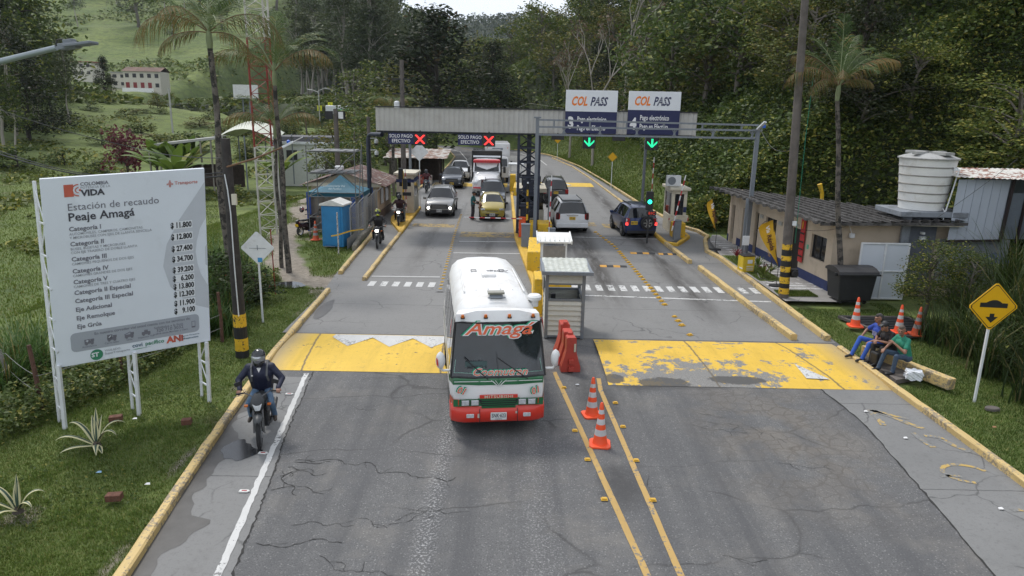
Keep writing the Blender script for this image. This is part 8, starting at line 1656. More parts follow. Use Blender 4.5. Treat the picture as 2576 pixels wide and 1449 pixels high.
LF_P = leafmat('leaf_purple', (.07,.022,.034), (.15,.045,.06), None); LF_B = leafmat('leaf_brown', (.09,.065,.04), (.17,.13,.085), None); LF_G = leafmat('grass_blade', (.060,.115,.018), (.15,.22,.045), (.26,.24,.09), .10, .3, .8); LF_T = leafmat('cane_blade', (.045,.10,.025), (.10,.18,.045), (.28,.25,.11), .12); LF_V = leafmat('leaf_vine', (.05,.085,.018), (.15,.19,.038), (.32,.30,.07), .16); LF_F = leafmat('leaf_far', (.030,.05,.02), (.055,.08,.032), None)
BARK = mat('bark_grey', (.13,.115,.095), .9, var=.3, vs=3); BARKP = mat('bark_pale', (.34,.31,.27), .85, var=.2, vs=2, dirt=((.16,.13,.10), .4, 2)); BARKD = mat('bark_dark', (.045,.037,.03), .9, var=.3)
def cards(P, s, rg_, flat=.5, asp=.55, N=None, droop=0.0):
    "leaf shaped two triangle cards at points P; s size array"
    n = len(P); s = np.broadcast_to(s, (n,))[:,None]; d = rg_.normal(size=(n,3)); d[:,2] = d[:,2]*(1-flat) - droop; d /= np.linalg.norm(d, axis=1)[:,None]
    q = rg_.normal(size=(n,3)) if N is None else N + rg_.normal(size=(n,3))*.5; q -= d*(q*d).sum(1)[:,None]; q /= np.linalg.norm(q, axis=1)[:,None]+1e-9; sd = np.cross(d, q)
    V = np.stack([P-d*s*.5, P+sd*s*asp*.5+q*s*.08, P+d*s*.5-q*s*.10, P-sd*s*asp*.5+q*s*.08], 1).reshape(-1,3); i = np.arange(n)[:,None]*4; return V, np.concatenate([i, i+1, i+2, i+3], 1)
def blades(P, h, w_, rg_, seg=3, lean=.5, az=None, curl=1.0):
    "arching grass blades as strips"
    n = len(P); az = rg_.uniform(0, 6.283, n) if az is None else az; h = np.broadcast_to(h, (n,)); w_ = np.broadcast_to(w_, (n,)); ln = rg_.uniform(.3, 1, n)*lean; D = np.stack([np.cos(az), np.sin(az)], 1); S = np.stack([-np.sin(az), np.cos(az)], 1); V = []
    for k in range(seg+1):
        f = k/seg; r = ln*h*(f**1.6); z = h*(f - .55*curl*ln*f**2.2); hw = w_*.5*(1-f**1.7*.97); c = P + np.concatenate([D*r[:,None], z[:,None]], 1); o = np.concatenate([S*hw[:,None], np.zeros((n,1))], 1); V += [c-o, c+o]
    V = np.stack(V, 1).reshape(-1,3); b = np.arange(n)[:,None]*(2*(seg+1)); F = np.concatenate([np.concatenate([b+2*k, b+2*k+1, b+2*k+3, b+2*k+2], 1) for k in range(seg)], 0); return V, F
def crownmesh(name, clumps, per, size, m_, seed, flat=.5, asp=.55, droop=0., shell=.75):
    rg_ = np.random.default_rng(seed); P, N = [], []
    for (c, r) in clumps:
        k = max(6, int(per*(r[0]*r[1])**.5/ .2)); d = rg_.normal(size=(k,3)); d /= np.linalg.norm(d, axis=1)[:,None]; rad = shell + (1-shell)*rg_.random(k)[:,None]; rad = np.where(rg_.random((k,1)) < .25, rad*rg_.random((k,1)), rad); p = np.array(c) + d*rad*np.array(r) + rg_.normal(size=(k,3))*.012; P.append(p); N.append(d+np.array([0,0,.5]))
    P = np.concatenate(P); N = np.concatenate(N); V, F = cards(P, rg_.uniform(.6,1.3,len(P))*size, rg_, flat, asp, N, droop); return npmesh(name, V, F, m_)
def limbs(base, clumps, r0, seed, lean=0.0, top=.9, frac=.6):
    rd = random.Random(seed); mb = MB(); pts = [Vector((lean*z*z + .012*math.sin(z*9+seed), .012*math.cos(z*7+seed), z)) for z in np.linspace(-.03, top, 9)]; mb.tube(pts, [r0*(1-.8*k/8) for k in range(9)], 7)
    for c, r in clumps:
        if rd.random() > frac: continue
        c = Vector(c); z0 = max(base, min(top-.05, c.z-.18*rd.random()-.05)); a = Vector((lean*z0*z0,0,z0)); m_ = a.lerp(c,.5)+Vector((0,0,.03)); mb.tube([a, m_, c], [r0*.42, r0*.25, r0*.1], 5)
    return mb
def proto(kind, seed):
    rd = random.Random(seed); cl = []; U = rd.uniform
    if kind in ('broad','fine'):
        for k in range(34):
            a = U(0,6.28); h = U(.28,.95); w_ = .34*math.sin(min(1, (h-.15)/.85)*math.pi*.95)**.6*U(.4,1.05); s_ = U(.07,.13); cl.append(((w_*math.cos(a), w_*math.sin(a), h), (s_*1.15, s_*1.15, s_*.75)))
        return crownmesh('crown', cl, *((66, .044) if kind == 'broad' else (190, .025)), None, seed, .5), limbs(.25, cl, .022, seed, U(-.05,.05)).mesh('trunk', BARK)
    if kind == 'euca':
        for k in range(40):
            h = U(.36,1.0); a = U(0,6.28); w_ = .17*(1.15-h)**.5*U(.1,1.2); s_ = U(.045,.085); cl.append(((w_*math.cos(a), w_*math.sin(a), h), (s_, s_, s_*.9)))
        return crownmesh('crown', cl, 150, .026, None, seed, .1, .45, .5), limbs(.4, cl, .009, seed, U(-.03,.03), .97, .5).mesh('trunk', BARKP)
    if kind == 'conif':
        for k in range(130):
            h = U(.08,1.0)**.9; a = U(0,6.28); w_ = .30*(1.03-h)**.75*U(.35,1.15)+.01; s_ = .05+.055*(1-h); cl.append(((w_*math.cos(a), w_*math.sin(a), h+U(-.02,.03)), (s_*1.5, s_*1.5, s_*.6)))
        return crownmesh('crown', cl, 90, .026, None, seed, .4, .5), limbs(.1, cl, .02, seed, 0, .97, .25).mesh('trunk', BARKD)
    if kind == 'bush':
        for k in range(22):
            a = U(0,6.28); h = U(.1,.85); w_ = .42*math.sqrt(max(.05, 1-h*h))*U(.3,1.05); s_ = U(.12,.2); cl.append(((w_*math.cos(a), w_*math.sin(a), h), (s_, s_, s_*.8)))
        return crownmesh('crown', cl, 38, .075, None, seed, .5), limbs(.02, cl, .02, seed, 0, .6, .7).mesh('trunk', BARKD)
    if kind == 'bare':
        mb = MB()
        def br(p, d, L_, r, n):
            q = p+d*L_; mb.tube([p, p.lerp(q,.5)+Vector((U(-.01,.01),U(-.01,.01),0)), q], [r, r*.8, r*.6], 5)
            if n: 
                for _ in range(rd.choice((2,3))): br(q, (d+Vector((U(-.7,.7),U(-.7,.7),U(-.1,.5)))).normalized(), L_*U(.55,.8), r*.6, n-1)
            elif U(0,1) < .8: cl.append((tuple(q), (.05,.05,.03)))
        br(Vector((0,0,-.02)), Vector((0,0,1)), .38, .014, 4); return crownmesh('crown', cl[:90], 14, .030, None, seed, .4), mb.mesh('trunk', BARKP)
PR = {}
for kind, n_ in (('broad',4),('fine',4),('euca',3),('conif',2),('bush',4),('bare',2)):
    for i in range(n_): PR[kind, i] = proto(kind, 11*i+len(kind)*7+1)
MC = {}
def tree(kind, i, m_, x, y, h, wx, lab, grp=None, name='tree', cat='tree', z=None, sink=.0):
    i = i % len([k for k in PR if k[0] == kind]); key = (kind, i, m_.name)
    if key not in MC: me = PR[kind, i][0].copy(); me.materials.clear(); me.materials.append(m_); MC[key] = me
    t = thing(name, lab, cat, (x, y, (Tz(x, y) if z is None else z)-sink), random.uniform(0,6.28), grp); t.scale = (wx, wx, h)
    c = bpy.data.objects.new('crown' if kind != 'bush' else 'foliage', MC[key]); C.objects.link(c); c.parent = t
    b = bpy.data.objects.new('trunk', PR[kind, i][1]); C.objects.link(b); b.parent = t; return t
def vis(x, y, z=0, mg=120):
    p = Vector((x, y, z-CAM_H)); a = p.dot(_f)
    if a < 1: return False
    u = 1288+FPX*p.dot(_cx)/a; v = 724.5-FPX*p.dot(_cy)/a; return -mg < u < 2576+mg and v > -900
rd = random.Random(3); U = rd.uniform
def low(x, y, h): a = x/y; return (Tz(x, y)+h-CAM_H)/y < float(np.interp(a, [-.30,-.176,-.17,-.11,-.055,0,.03,.05,.07], [9,9,.14,.108,.106,.108,.125,.16,9]))
def scatter(x0, x1, y0, y1, step, fn, cond=lambda x, y: True):
    y = y0
    while y < y1:
        x = x0
        while x < x1:
            px, py = x+U(-.45,.45)*step, y+U(-.45,.45)*step
            if cond(px, py) and vis(px, py, Tz(px, py)+4): fn(px, py)
            x += step
        y += step
xr_ = lambda y: float(np.interp(y, XR[:,0], XR[:,1]))
# (A) right hillside wood
def hill_tree(x, y):
    d = x - xr_(y); k = rd.random()
    if d < 5.5: tree('bush', rd.randint(0,3), rd.choice((LF_D, LF_M, LF_V)), x, y, U(2.0,3.6), U(2.5,4.0), 'leafy bush at the foot of the wooded right bank', 'bushes along the foot of the right bank', 'bush', 'bush', sink=.3)
    elif k < .10: tree('conif', rd.randint(0,1), LF_C, x, y, U(8,12), U(8,11), 'dark narrow tree standing in the dense wood on the right hillside', 'dark trees of the right hillside wood', sink=.5)
    elif k < .16: tree('bare', rd.randint(0,1), LF_B, x, y, U(7,10), U(8,10), 'thin leafed grey brown tree in the dense wood on the right hillside', 'thin leafed trees of the right hillside', sink=.3)
    else: tree('broad' if y > 62 else 'fine', rd.randint(0,3), rd.choice((LF_D, LF_D, LF_M, LF_O, LF_O)), x, y, U(6,10.5), U(8,13), 'leafy tree in the dense wood covering the right hillside', 'leafy trees of the right hillside wood', sink=1.2)
scatter(8, 70, 44, 118, 5.4, hill_tree, lambda x, y: x - xr_(y) > float(np.interp(y, [44,60,75], [2.5,3.6,5.5])) and x < y*.85+8)
scatter(18, 50, 20, 44, 5.2, lambda x, y: tree('fine', rd.randint(0,3), rd.choice((LF_D, LF_M, LF_C, LF_V)), x, y, U(3.5,6.5), U(6,9), 'leafy tree on the steep bank behind the office', 'trees on the bank behind the office', sink=.8), lambda x, y: x - xr_(y) > 3.5 and x < y*.85+9)
# (B) behind the toll, centre
scatter(-26, 40, 122, 172, 7.5, lambda x, y: tree('broad', rd.randint(0,3), rd.choice((LF_M, LF_O, LF_D, LF_M)), x, y, U(8,13), U(10,14), 'leafy tree in the belt of wood beyond the road bend', 'trees in the belt beyond the road bend', sink=.8), lambda x, y: x > xr_(y)+3 and low(x, y, 9))
scatter(-20, 60, 176, 250, 12, lambda x, y: tree('broad', rd.randint(0,3), rd.choice((LF_F, LF_D)), x, y, U(11,16), U(13,18), 'dark tree in the far wood behind the bend', 'trees in the far wood behind the bend', sink=1), lambda x, y: low(x, y, 13))
tree('conif', 0, LF_C, -10.6, 97, 19.0, 29, 'very large dark conifer rising above the canopy in the centre', None, 'conifer', z=0)
tree('conif', 1, LF_C, -4.0, 126, 14, 16, 'smaller dark conifer right behind the large central one', None, 'conifer')
for k, (u, Y, h) in enumerate(((1500,84,18.5),(1575,92,19.5),(1440,100,17.5))): p = Dp(u, 200, Y); tree('bare', k, LF_B, p.x, Y, h, h*.75, ('tall sparse grey tree against the sky, left one','tall sparse grey tree against the sky, right one','tall thin sparse tree left of the pair against the sky')[k], None, 'sparse_tree')
for u, Y, h in ((1690,70,15),(1620,78,15.5),(1780,66,14),(1860,62,14),(1960,58,14)): p = Dp(u, 200, Y); tree('broad', rd.randint(0,3), rd.choice((LF_M, LF_D, LF_O)), p.x, Y, h*.75, 12, 'tall leafy tree high on the right bank above the signs', 'tall trees above the overhead signs')
# left of the road, mid distance
for x, y, h, m_ in ((-13,58,5.5,LF_M),(-15.5,62,6,LF_O),(-12.2,70,7,LF_D),(-16,74,7.5,LF_M),(-13.5,82,8.5,LF_O),(-19,86,8,LF_M),(-11.8,52.5,4.6,LF_D),(-17,95,9.5,LF_M),(-12.6,106,10,LF_O),(-22,104,9,LF_M),(-14,112,11,LF_D),(-19,118,11,LF_O),(-27,122,11,LF_M),(-10.5,76,6.5,LF_D),(-14.3,66,5,LF_V),(-23,96,7,LF_O),(-13.6,52,4.2,LF_M)): tree('broad', rd.randint(0,3), m_, x, y, h, h*1.15, 'leafy tree between the rusty hut and the road bend', 'trees left of the road behind the hut', sink=.4)
# (C) eucalyptus grove and hillside trees
scatter(-66, -22, 152, 236, 6.2, lambda x, y: tree('euca', rd.randint(0,2), LF_E, x, y, U(19,27), U(26,36), 'tall eucalyptus with pale trunk in the grove on the left hillside', 'eucalyptus grove on the left hillside'), lambda x, y: -.295 < x/y < -.165 and not (x/y < -.235 and y < 175))
scatter(-100, -12, 240, 400, 15, lambda x, y: tree('euca', rd.randint(0,2), LF_F if rd.random() < .5 else LF_E, x, y, U(16,24), U(28,38), 'distant tall tree in the wood on the upper left hill', 'trees of the upper left hill wood'), lambda x, y: -.26 < x/y < -.10 and low(x, y, 20))
for u, v, Y, h in ((205,150,330,22),(352,120,330,26),(150,245,150,11),(130,290,130,10),(420,60,360,26),(300,60,380,24),(470,90,350,24),(505,40,370,24),(400,20,400,24),(440,150,300,15),(180,330,110,12),(560,110,330,18),(700,60,360,24),(735,20,380,26),(600,60,400,20),(255,30,400,22),(180,60,380,20)):
    p = Dp(u, v, Y); tree('euca' if rd.random() < .7 else 'broad', rd.randint(0,3), LF_E if rd.random() < .6 else LF_D, p.x, Y, h, h*1.3, 'scattered tall tree on the open left hillside pasture', 'scattered trees on the left hillside')
p = Dp(268,250,160); tree('conif', 1, LF_C, p.x, 160, 12, 9, 'dark bushy tree in front of the long white farmhouse', None, 'conifer'); p = Dp(475,205,215); tree('bush', 1, LF_D, p.x, 215, 4.5, 8, 'round dark bush right of the long farmhouse', None, 'bush', 'bush')
# (D) dark wood at the left edge
for u, Y, h in ((20,110,28),(50,118,26),(85,112,17),(-20,100,28),(40,95,18),(70,92,12),(5,85,17),(100,100,9),(30,80,11),(-30,80,15),(130,115,8),(10,140,34),(-10,125,34)): p = Dp(u, 300, Y); tree('conif' if rd.random() < .35 else 'euca', rd.randint(0,2), LF_C if rd.random() < .3 else LF_D, p.x, Y, h, h*1.25, 'tall dark tree in the shaded wood at the left frame edge', 'dark trees at the left frame edge')
for u, v, Y, s_ in ((150,330,80,3),(200,350,75,2.6),(110,370,70,3.4),(240,345,78,2.4),(60,395,62,3),(205,390,66,2),(420,290,95,4),(480,270,100,4),(350,285,110,4),(560,262,110,3.5),(600,285,95,3),(740,300,85,2.6),(760,320,80,2.2),(580,330,62,2.2),(450,345,64,2.4),(250,300,95,3.5),(300,330,85,2.5),(670,262,115,3),(720,262,120,4),(30,330,75,4),(140,390,60,1.8)): p = G(u, v, -1.0) if v > 345 else Dp(u, v, Y); tree('bush', rd.randint(0,3), rd.choice((LF_M, LF_V, LF_D)), p.x, Y, s_*.8, s_*1.5, 'rounded shrub scattered on the left pasture slope', 'shrubs on the left pasture', 'bush', 'bush', sink=.2)
for k in range(55): y = U(85,175); x = U(-.62,-.2)*y; tree('bush', k, rd.choice((LF_M, LF_V, LF_D, LF_O)), x, y, U(1.2,3.6), U(3,7), 'rounded shrub scattered on the left pasture slope', 'shrubs on the left pasture', 'bush', 'bush', sink=.3)
p = Dp(322,430,72); tree('bush', 2, LF_P, p.x, 72, 6.8, 5.6, 'large round purple leaved shrub in the left pasture', None, 'purple_shrub', 'shrub', sink=.3)
p = Dp(368,425,70); tree('bush', 0, leafmat('leaf_orange', (.22,.10,.02), (.10,.10,.02)), p.x, 70, 1.8, 2.2, 'small orange flowered bush beside the purple shrub', None, 'bush', 'bush')
# big leaved plants
def bigleaf(name, lab, x, y, z, n, L_, w_, m_, grp=None, cat='plant', el=(25,75), bend=70, stem=.1):
    t = thing(name, lab, cat, (x,y,z), 0, grp); V_, F_ = [], []
    for k in range(n):
        az = k*2.4+U(-.3,.3); e = R(U(*el)); p = Vector((0,0,.1)); n0 = len(V_); sd = Vector((-math.sin(az), math.cos(az), 0)); ll = L_*U(.7,1.1)
        for j in range(9):
            f = j/8; ww = w_*(.15 if f < .2 else math.sin(min(1,(f-.15)/.85)*math.pi)**.6+.02)*.5; V_ += [tuple(p-sd*ww-Vector((0,0,ww*.3))), tuple(p), tuple(p+sd*ww-Vector((0,0,ww*.3)))]; p = p+Vector((math.cos(az)*math.cos(e), math.sin(az)*math.cos(e), math.sin(e)))*ll/8; e -= R(bend)/8*f*2
        for j in range(8): a = n0+j*3; F_ += [(a,a+1,a+4,a+3),(a+1,a+2,a+5,a+4)]
    o = bpy.data.objects.new('leaf_crown', npmesh('leaf_crown', np.array(V_), np.array(F_), m_, smooth=True)); C.objects.link(o); o.parent = t; mb = MB(); mb.lathe([(w_*.15,-stem),(w_*.12,.4),(.02,.6)], 8); mb.build('stem', BARKD, t); return t
for u, v, Y in ((395,420,66),(425,400,68),(455,410,64),(475,395,70),(440,425,60),(700,395,62)): p = Dp(u, v, Y); bigleaf('banana_plant', 'banana plant with broad torn leaves by the valley sheds', p.x, Y, Tz(p.x, Y)+2.2, 11, 3.4, .9, LF_L, 'banana plants in the valley', 'banana plant', (35,80), 80, 2.3)
for x, y, m_ in ((10.45,32.4,leafmat('leaf_red_cordyline', (.25,.02,.03), (.14,.03,.04))),(10.55,29.0,LF_P),(10.75,30.3,LF_L),(10.4,28.6,LF_M),(10.95,29.3,LF_M)): bigleaf('garden_plant', {0:'red leaved cordyline at the far end of the planting bed',1:'dark purple leaved plant in the planting bed',2:'light green spiky plant in the planting bed',3:'low green plant in the near end of the planting bed',4:'green plant near the office wall side of the bed'}[[10.45,10.55,10.75,10.4,10.95].index(x)], x, y, .15, 14, .5, .07, m_, None, 'plant', (40,80), 40)
# (E) distant forests, one mass each
def mass(name, lab, pts, size, m_, seed, flat=.5, asp=.6):
    rg_ = np.random.default_rng(seed); V, F = cards(pts, rg_.uniform(.6,1.4,len(pts))*size, rg_, flat, asp, np.array([[0,0,1.]])*np.ones((len(pts),1))); o = bpy.data.objects.new(name, npmesh(name, V, F, m_)); C.objects.link(o); return tag(o, lab, None, None, 'stuff')
rg_ = np.random.default_rng(21)
def bumpy(x, y, s, h): return h*np.clip(.5+.5*np.sin(x/s+np.sin(y/s*1.3)*2)*np.sin(y/s*.9+np.sin(x/s*.7)*2), 0, 1)**.6
n = 42000; y = rg_.uniform(640, 960, n); x = rg_.uniform(-150, 560, n); z = T(x, y) + bumpy(x, y, 3.2, 11)*rg_.random(n)**.35; mass('distant_forest', 'blue green forest covering the farthest ridge', np.stack([x,y,z],1), 3.2, LF_F, 1)
n = 45000; y = rg_.uniform(235, 640, n); a = rg_.uniform(-.27, .30, n); x = a*y; z = T(x, y) + bumpy(x, y, 2.6, 9)*rg_.random(n)**.35; k = (hn(x, y, 40, 33) > -.9) | (a > -.18); k &= (z-CAM_H)/y < np.interp(a, [-.176,-.17,-.11,.03,.07], [9,.14,.112,.12,9]); k &= ~((np.abs(x+51) < 16) & (y > 262) & (y < 345)); mass('distant_forest', 'mixed forest on the hills behind the toll plaza', np.stack([x,y,z],1)[k], 2.0, LF_D, 2)
n = 60000; y = rg_.uniform(115, 470, n); x = rg_.uniform(-.85, -.16, n)*y; z = T(x, y) + rg_.random(n)*1.3; k = hn(x, y, 20, 35) > .62; mass('pasture_scrub', 'low scrub patches on the left hillside pasture', np.stack([x,y,z],1)[k], 1.3, LF_M, 3)
n = 34000; y = rg_.uniform(38, 120, n); x = -rg_.uniform(.16, .85, n)*y; k = x < np.interp(y, [38,120],[-17,-20]); z = T(x, y) + rg_.random(n)*.35; k2 = k & (hn(x, y, 6, 36) > .35); mass('pasture_scrub', 'low weeds and scrub in the valley pasture', np.stack([x,y,z],1)[k2], .42, LF_V, 4)
n = 30000; y = 112 + 70*rg_.random(n); x = -45 + 95*rg_.random(n); z = T(x, y) + rg_.random(n)*1.5; k = x > np.interp(y, XR[:,0], XR[:,1])+3; mass('hillside_undergrowth', 'undergrowth on the hill beyond the road bend', np.stack([x,y,z],1)[k], .8, LF_M, 15)
# right bank undergrowth
n = 150000; y = 40 + 80*rg_.random(n)**1.15; x = np.interp(y, XR[:,0], XR[:,1]) + rg_.random(n)**1.3*34 + np.interp(y, [40,60,75], [.6,2.2,4.2]); z = T(x, y) + rg_.random(n)*(.25+np.minimum(1.3, (x-np.interp(y, XR[:,0], XR[:,1]))*.18)); k = x < y*.85+6; s_ = .16+.003*y; mass('hillside_undergrowth', 'dense leafy undergrowth covering the right bank', np.stack([x,y,z],1)[k], s_[k], LF_D, 5)
n = 120000; y = 24 + 20*rg_.random(n); x = np.interp(y, XR[:,0], XR[:,1]) + rg_.random(n)*24 - .2; z = T(x, y) + rg_.random(n)**.7*(.3+bumpy(x, y, 1.1, 1.5)); k = (x < y*.85+6) & ~((x < 18.6) & (y < 30)); mass('hillside_undergrowth', 'tangled vines and shrubs on the steep bank behind the office', np.stack([x,y,z],1)[k], .24, LF_V, 6)
n = 45000; y = 9 + 16*rg_.random(n); x = 13.3 + rg_.random(n)**.8*12; z = T(x, y) + rg_.random(n)*(.4+bumpy(x, y, .9, 1.1)); k = ~((y > 21) & (x < 16.2)) & (x < y*.85+3) ; mass('hillside_undergrowth', 'dark weeds on the bank behind the yellow sign', np.stack([x,y,z],1)[k], .15, LF_D, 7)
def bladeobj(name, lab, P, h, w_, m_, seed, seg=3, lean=.5, curl=1., kind='stuff', cat=None, par=None):
    V, F = blades(P, h, w_, np.random.default_rng(seed), seg, lean, None, curl); o = bpy.data.objects.new(name, npmesh(name, V, F, m_)); C.objects.link(o)
    if par is not None: o.parent = par; return o
    return tag(o, lab, cat, None, kind)
# lawns
def lawn(lab, n, fx, hh, ww, m_, seed, seg=2, lean=.8, zc=0.0): P = fx(n); bladeobj('grass', lab, P, np.random.default_rng(seed).uniform(.5,1.3,len(P))*hh, ww, m_, seed, seg, lean)
def f1(n): y = 8.2+18*rg_.random(n)**1.5; x = kerb_edge(y)-.13-rg_.random(n)**.9*5.2; return np.stack([x, y, T(x,y)], 1)
lawn('short lawn grass around the price board', 190000, f1, .065, .009, LF_G, 41)
def f1b(n): P = f1(n); return P[hn(P[:,0], P[:,1], .55, 77) > .5]
lawn('longer tufts in the lawn around the price board', 60000, f1b, .13, .011, LF_L, 51, 2, .9)
P = f1(9000); P = P[hn(P[:,0], P[:,1], .8, 52) > .2]; P[:,2] += rg_.random(len(P))*.07; mass('lawn_weeds', 'low broad leaved weeds in the left lawn', P, .055, LF_M, 16)
def f2(n): y = 26+34*rg_.random(n)**1.2; x = np.interp(y, [26,28.4,36.6,41,60],[-7.2,-7.3,-8.1,-8.8,-9])-rg_.random(n)*12; P = np.stack([x, y, T(x,y)], 1); k = seg_dist(x, y, path) > .75+.5*hn(x, y, 1.5, 7); k &= ~((np.abs(x+10.2) < 2.3) & (np.abs(y-45) < 2.6)); return P[k]
lawn('rough grass between the dirt path and the motorcycle lane', 90000, f2, .14, .02, LF_G, 42)
def f3(n): y = 8.5+17*rg_.random(n)**1.2; x = 9.98+rg_.random(n)*4.0; P = np.stack([x, y, T(x,y)], 1); k = ~((np.abs(x-12.35) < 1.3) & (np.abs(y-22.25) < 1.0)) & ~((x < 10.75) & (y > 17.2) & (y < 19.3)) & ~((x > 10) & (x < 13.3) & (y > 24.6)); return P[k]
lawn('grass on the right verge around the seated men', 95000, f3, .09, .011, LF_G, 43)
def f4(n): y = 42+75*rg_.random(n); x = np.interp(y, XR[:,0], XR[:,1])-.3+rg_.random(n)*5; return np.stack([x, y, T(x,y)], 1)
lawn('mown grass along the foot of the right bank', 60000, f4, .22, .05, LF_G, 44)
def f5(n): y = 22+60*rg_.random(n); x = -rg_.uniform(.42,.85,n)*y; return np.stack([x, y, T(x,y)], 1)
lawn('grazed grass of the valley pasture', 70000, f5, .16, .035, LF_G, 45)
def f6(n): y = np.concatenate([28.2+4.8*rg_.random(n//2), 25.6+.9*rg_.random(n//2)]); x = np.concatenate([10.05+.95*rg_.random(n//2), 10.1+1.35*rg_.random(n//2)]); return np.stack([x, y, y*0+.155], 1)
lawn('grass in the planting beds beside the office', 9000, f6, .09, .012, LF_G, 46)
# (H) tall cane grass clumps
def cane(lab, x, y, h, n, seed, grp='tall cane grass clumps', m_=None, z=None, sp=.45):
    t = thing('cane_clump', lab, 'cane grass', (x,y,Tz(x,y) if z is None else z), 0, grp); r_ = np.random.default_rng(seed); P = np.concatenate([r_.normal(size=(n,2))*sp*.5, np.zeros((n,1))], 1); bladeobj('blades', '', P, r_.uniform(.45,1.1,n)*h, r_.uniform(.025,.05,n), m_ or LF_T, seed, 6, .75, 1.1, par=t)
    mb = MB()
    for k in range(8): a = U(0,6.28); mb.tube([(.1*math.cos(a),.1*math.sin(a),0),(.2*math.cos(a),.2*math.sin(a),h*.5)], .012, 4)
    mb.build('stalk', LF_O, t)
for k, (u, v, h) in enumerate(((20,1000,2.3),(60,960,2.5),(95,930,2.4),(-20,940,2.3),(140,960,1.8),(40,880,2.2),(545,800,2.2),(570,830,1.9),(600,780,1.9),(520,760,2.4),(550,720,2.3),(625,760,1.5),(585,860,1.3),(590,700,2.0),(640,740,1.4),(530,860,1.5))): g = G(u, v, -.3); cane('clump of tall cane grass behind the price board' if u < 300 else 'clump of tall cane grass between the price board and the palms', g.x, g.y, h, 150, 60+k, 'cane clumps left of the price board' if u < 300 else 'cane clumps right of the price board')
for k, (x, y, h) in enumerate(((13.0,18.2,2.6),(13.6,17.2,3.0),(13.4,19.8,2.6),(14.3,18.6,3.4),(12.9,16.3,2.2),(14.8,20,3.6),(14.0,15.8,3.0),(13.2,14.6,2.2),(15.5,18,3.6),(15.6,21.5,3.2),(14.4,21.6,2.4),(13.2,21.0,1.6))): cane('clump of arching cane grass behind the yellow hump sign', x, y, h, 170, 90+k, 'cane clumps behind the yellow sign', leafmat('cane_dark', (.022,.045,.014), (.055,.09,.026), (.16,.14,.06), .10) if k == 0 else bpy.data.materials['cane_dark'])
for k in range(16): x, y = U(19,30), U(25,33); cane('clump of wild grass on the steep bank above the water tank', x, y, U(1.5,2.6), 80, 120+k, 'wild grass clumps above the tank')
# weedy dark growth under / behind the board
n = 26000; y = 13 + 11*rg_.random(n); xe = np.interp(y, [13,16,20,24],[-10.3,-9.4,-9.0,-9.5]); x = xe - rg_.random(n)*3.2; z = T(x, y) + rg_.random(n)*(.15+bumpy(x, y, .5, .7)); mass('weeds', 'dark weeds and vines along the old fence behind the price board', np.stack([x,y,z],1), .10, LF_M, 8)
n = 9000; y = 21.5 + 6*rg_.random(n); x = -9.2 - rg_.random(n)*2.6; z = T(x, y)+rg_.random(n)*.5; mass('weeds', 'weeds at the foot of the palms', np.stack([x,y,z],1), .13, LF_M, 9)
for k, (x, y, h) in enumerate(((-9.2,22.4,2.0),(-9.9,23.6,2.2),(-10.6,21.6,1.9),(-9.0,24.0,1.4))): tree('bush', k, leafmat('leaf_hibiscus', (.025,.045,.016), (.05,.08,.025), (.45,.02,.02), .02) if k == 0 else bpy.data.materials['leaf_hibiscus'], x, y, h, 2.1, 'dark hibiscus bush with red flowers behind the white diamond sign', 'hibiscus bushes behind the diamond sign', 'hibiscus_bush', 'bush')
# (K) shrub by the gate
for k, (x, y, h, wd) in enumerate(((14.1,23.2,3.0,3.3),(15.2,23.6,2.7,3.4),(14.9,22.4,2.3,3.0))): 
    t = tree('fine', k+1, LF_V if k == 0 else LF_M, x, y, h, wd, ('open leafy shrub in front of the grey tank column','darker shrub right of the open shrub by the tank column','low shrub in front of the pale blue shed')[k], None, 'shrub', 'shrub')
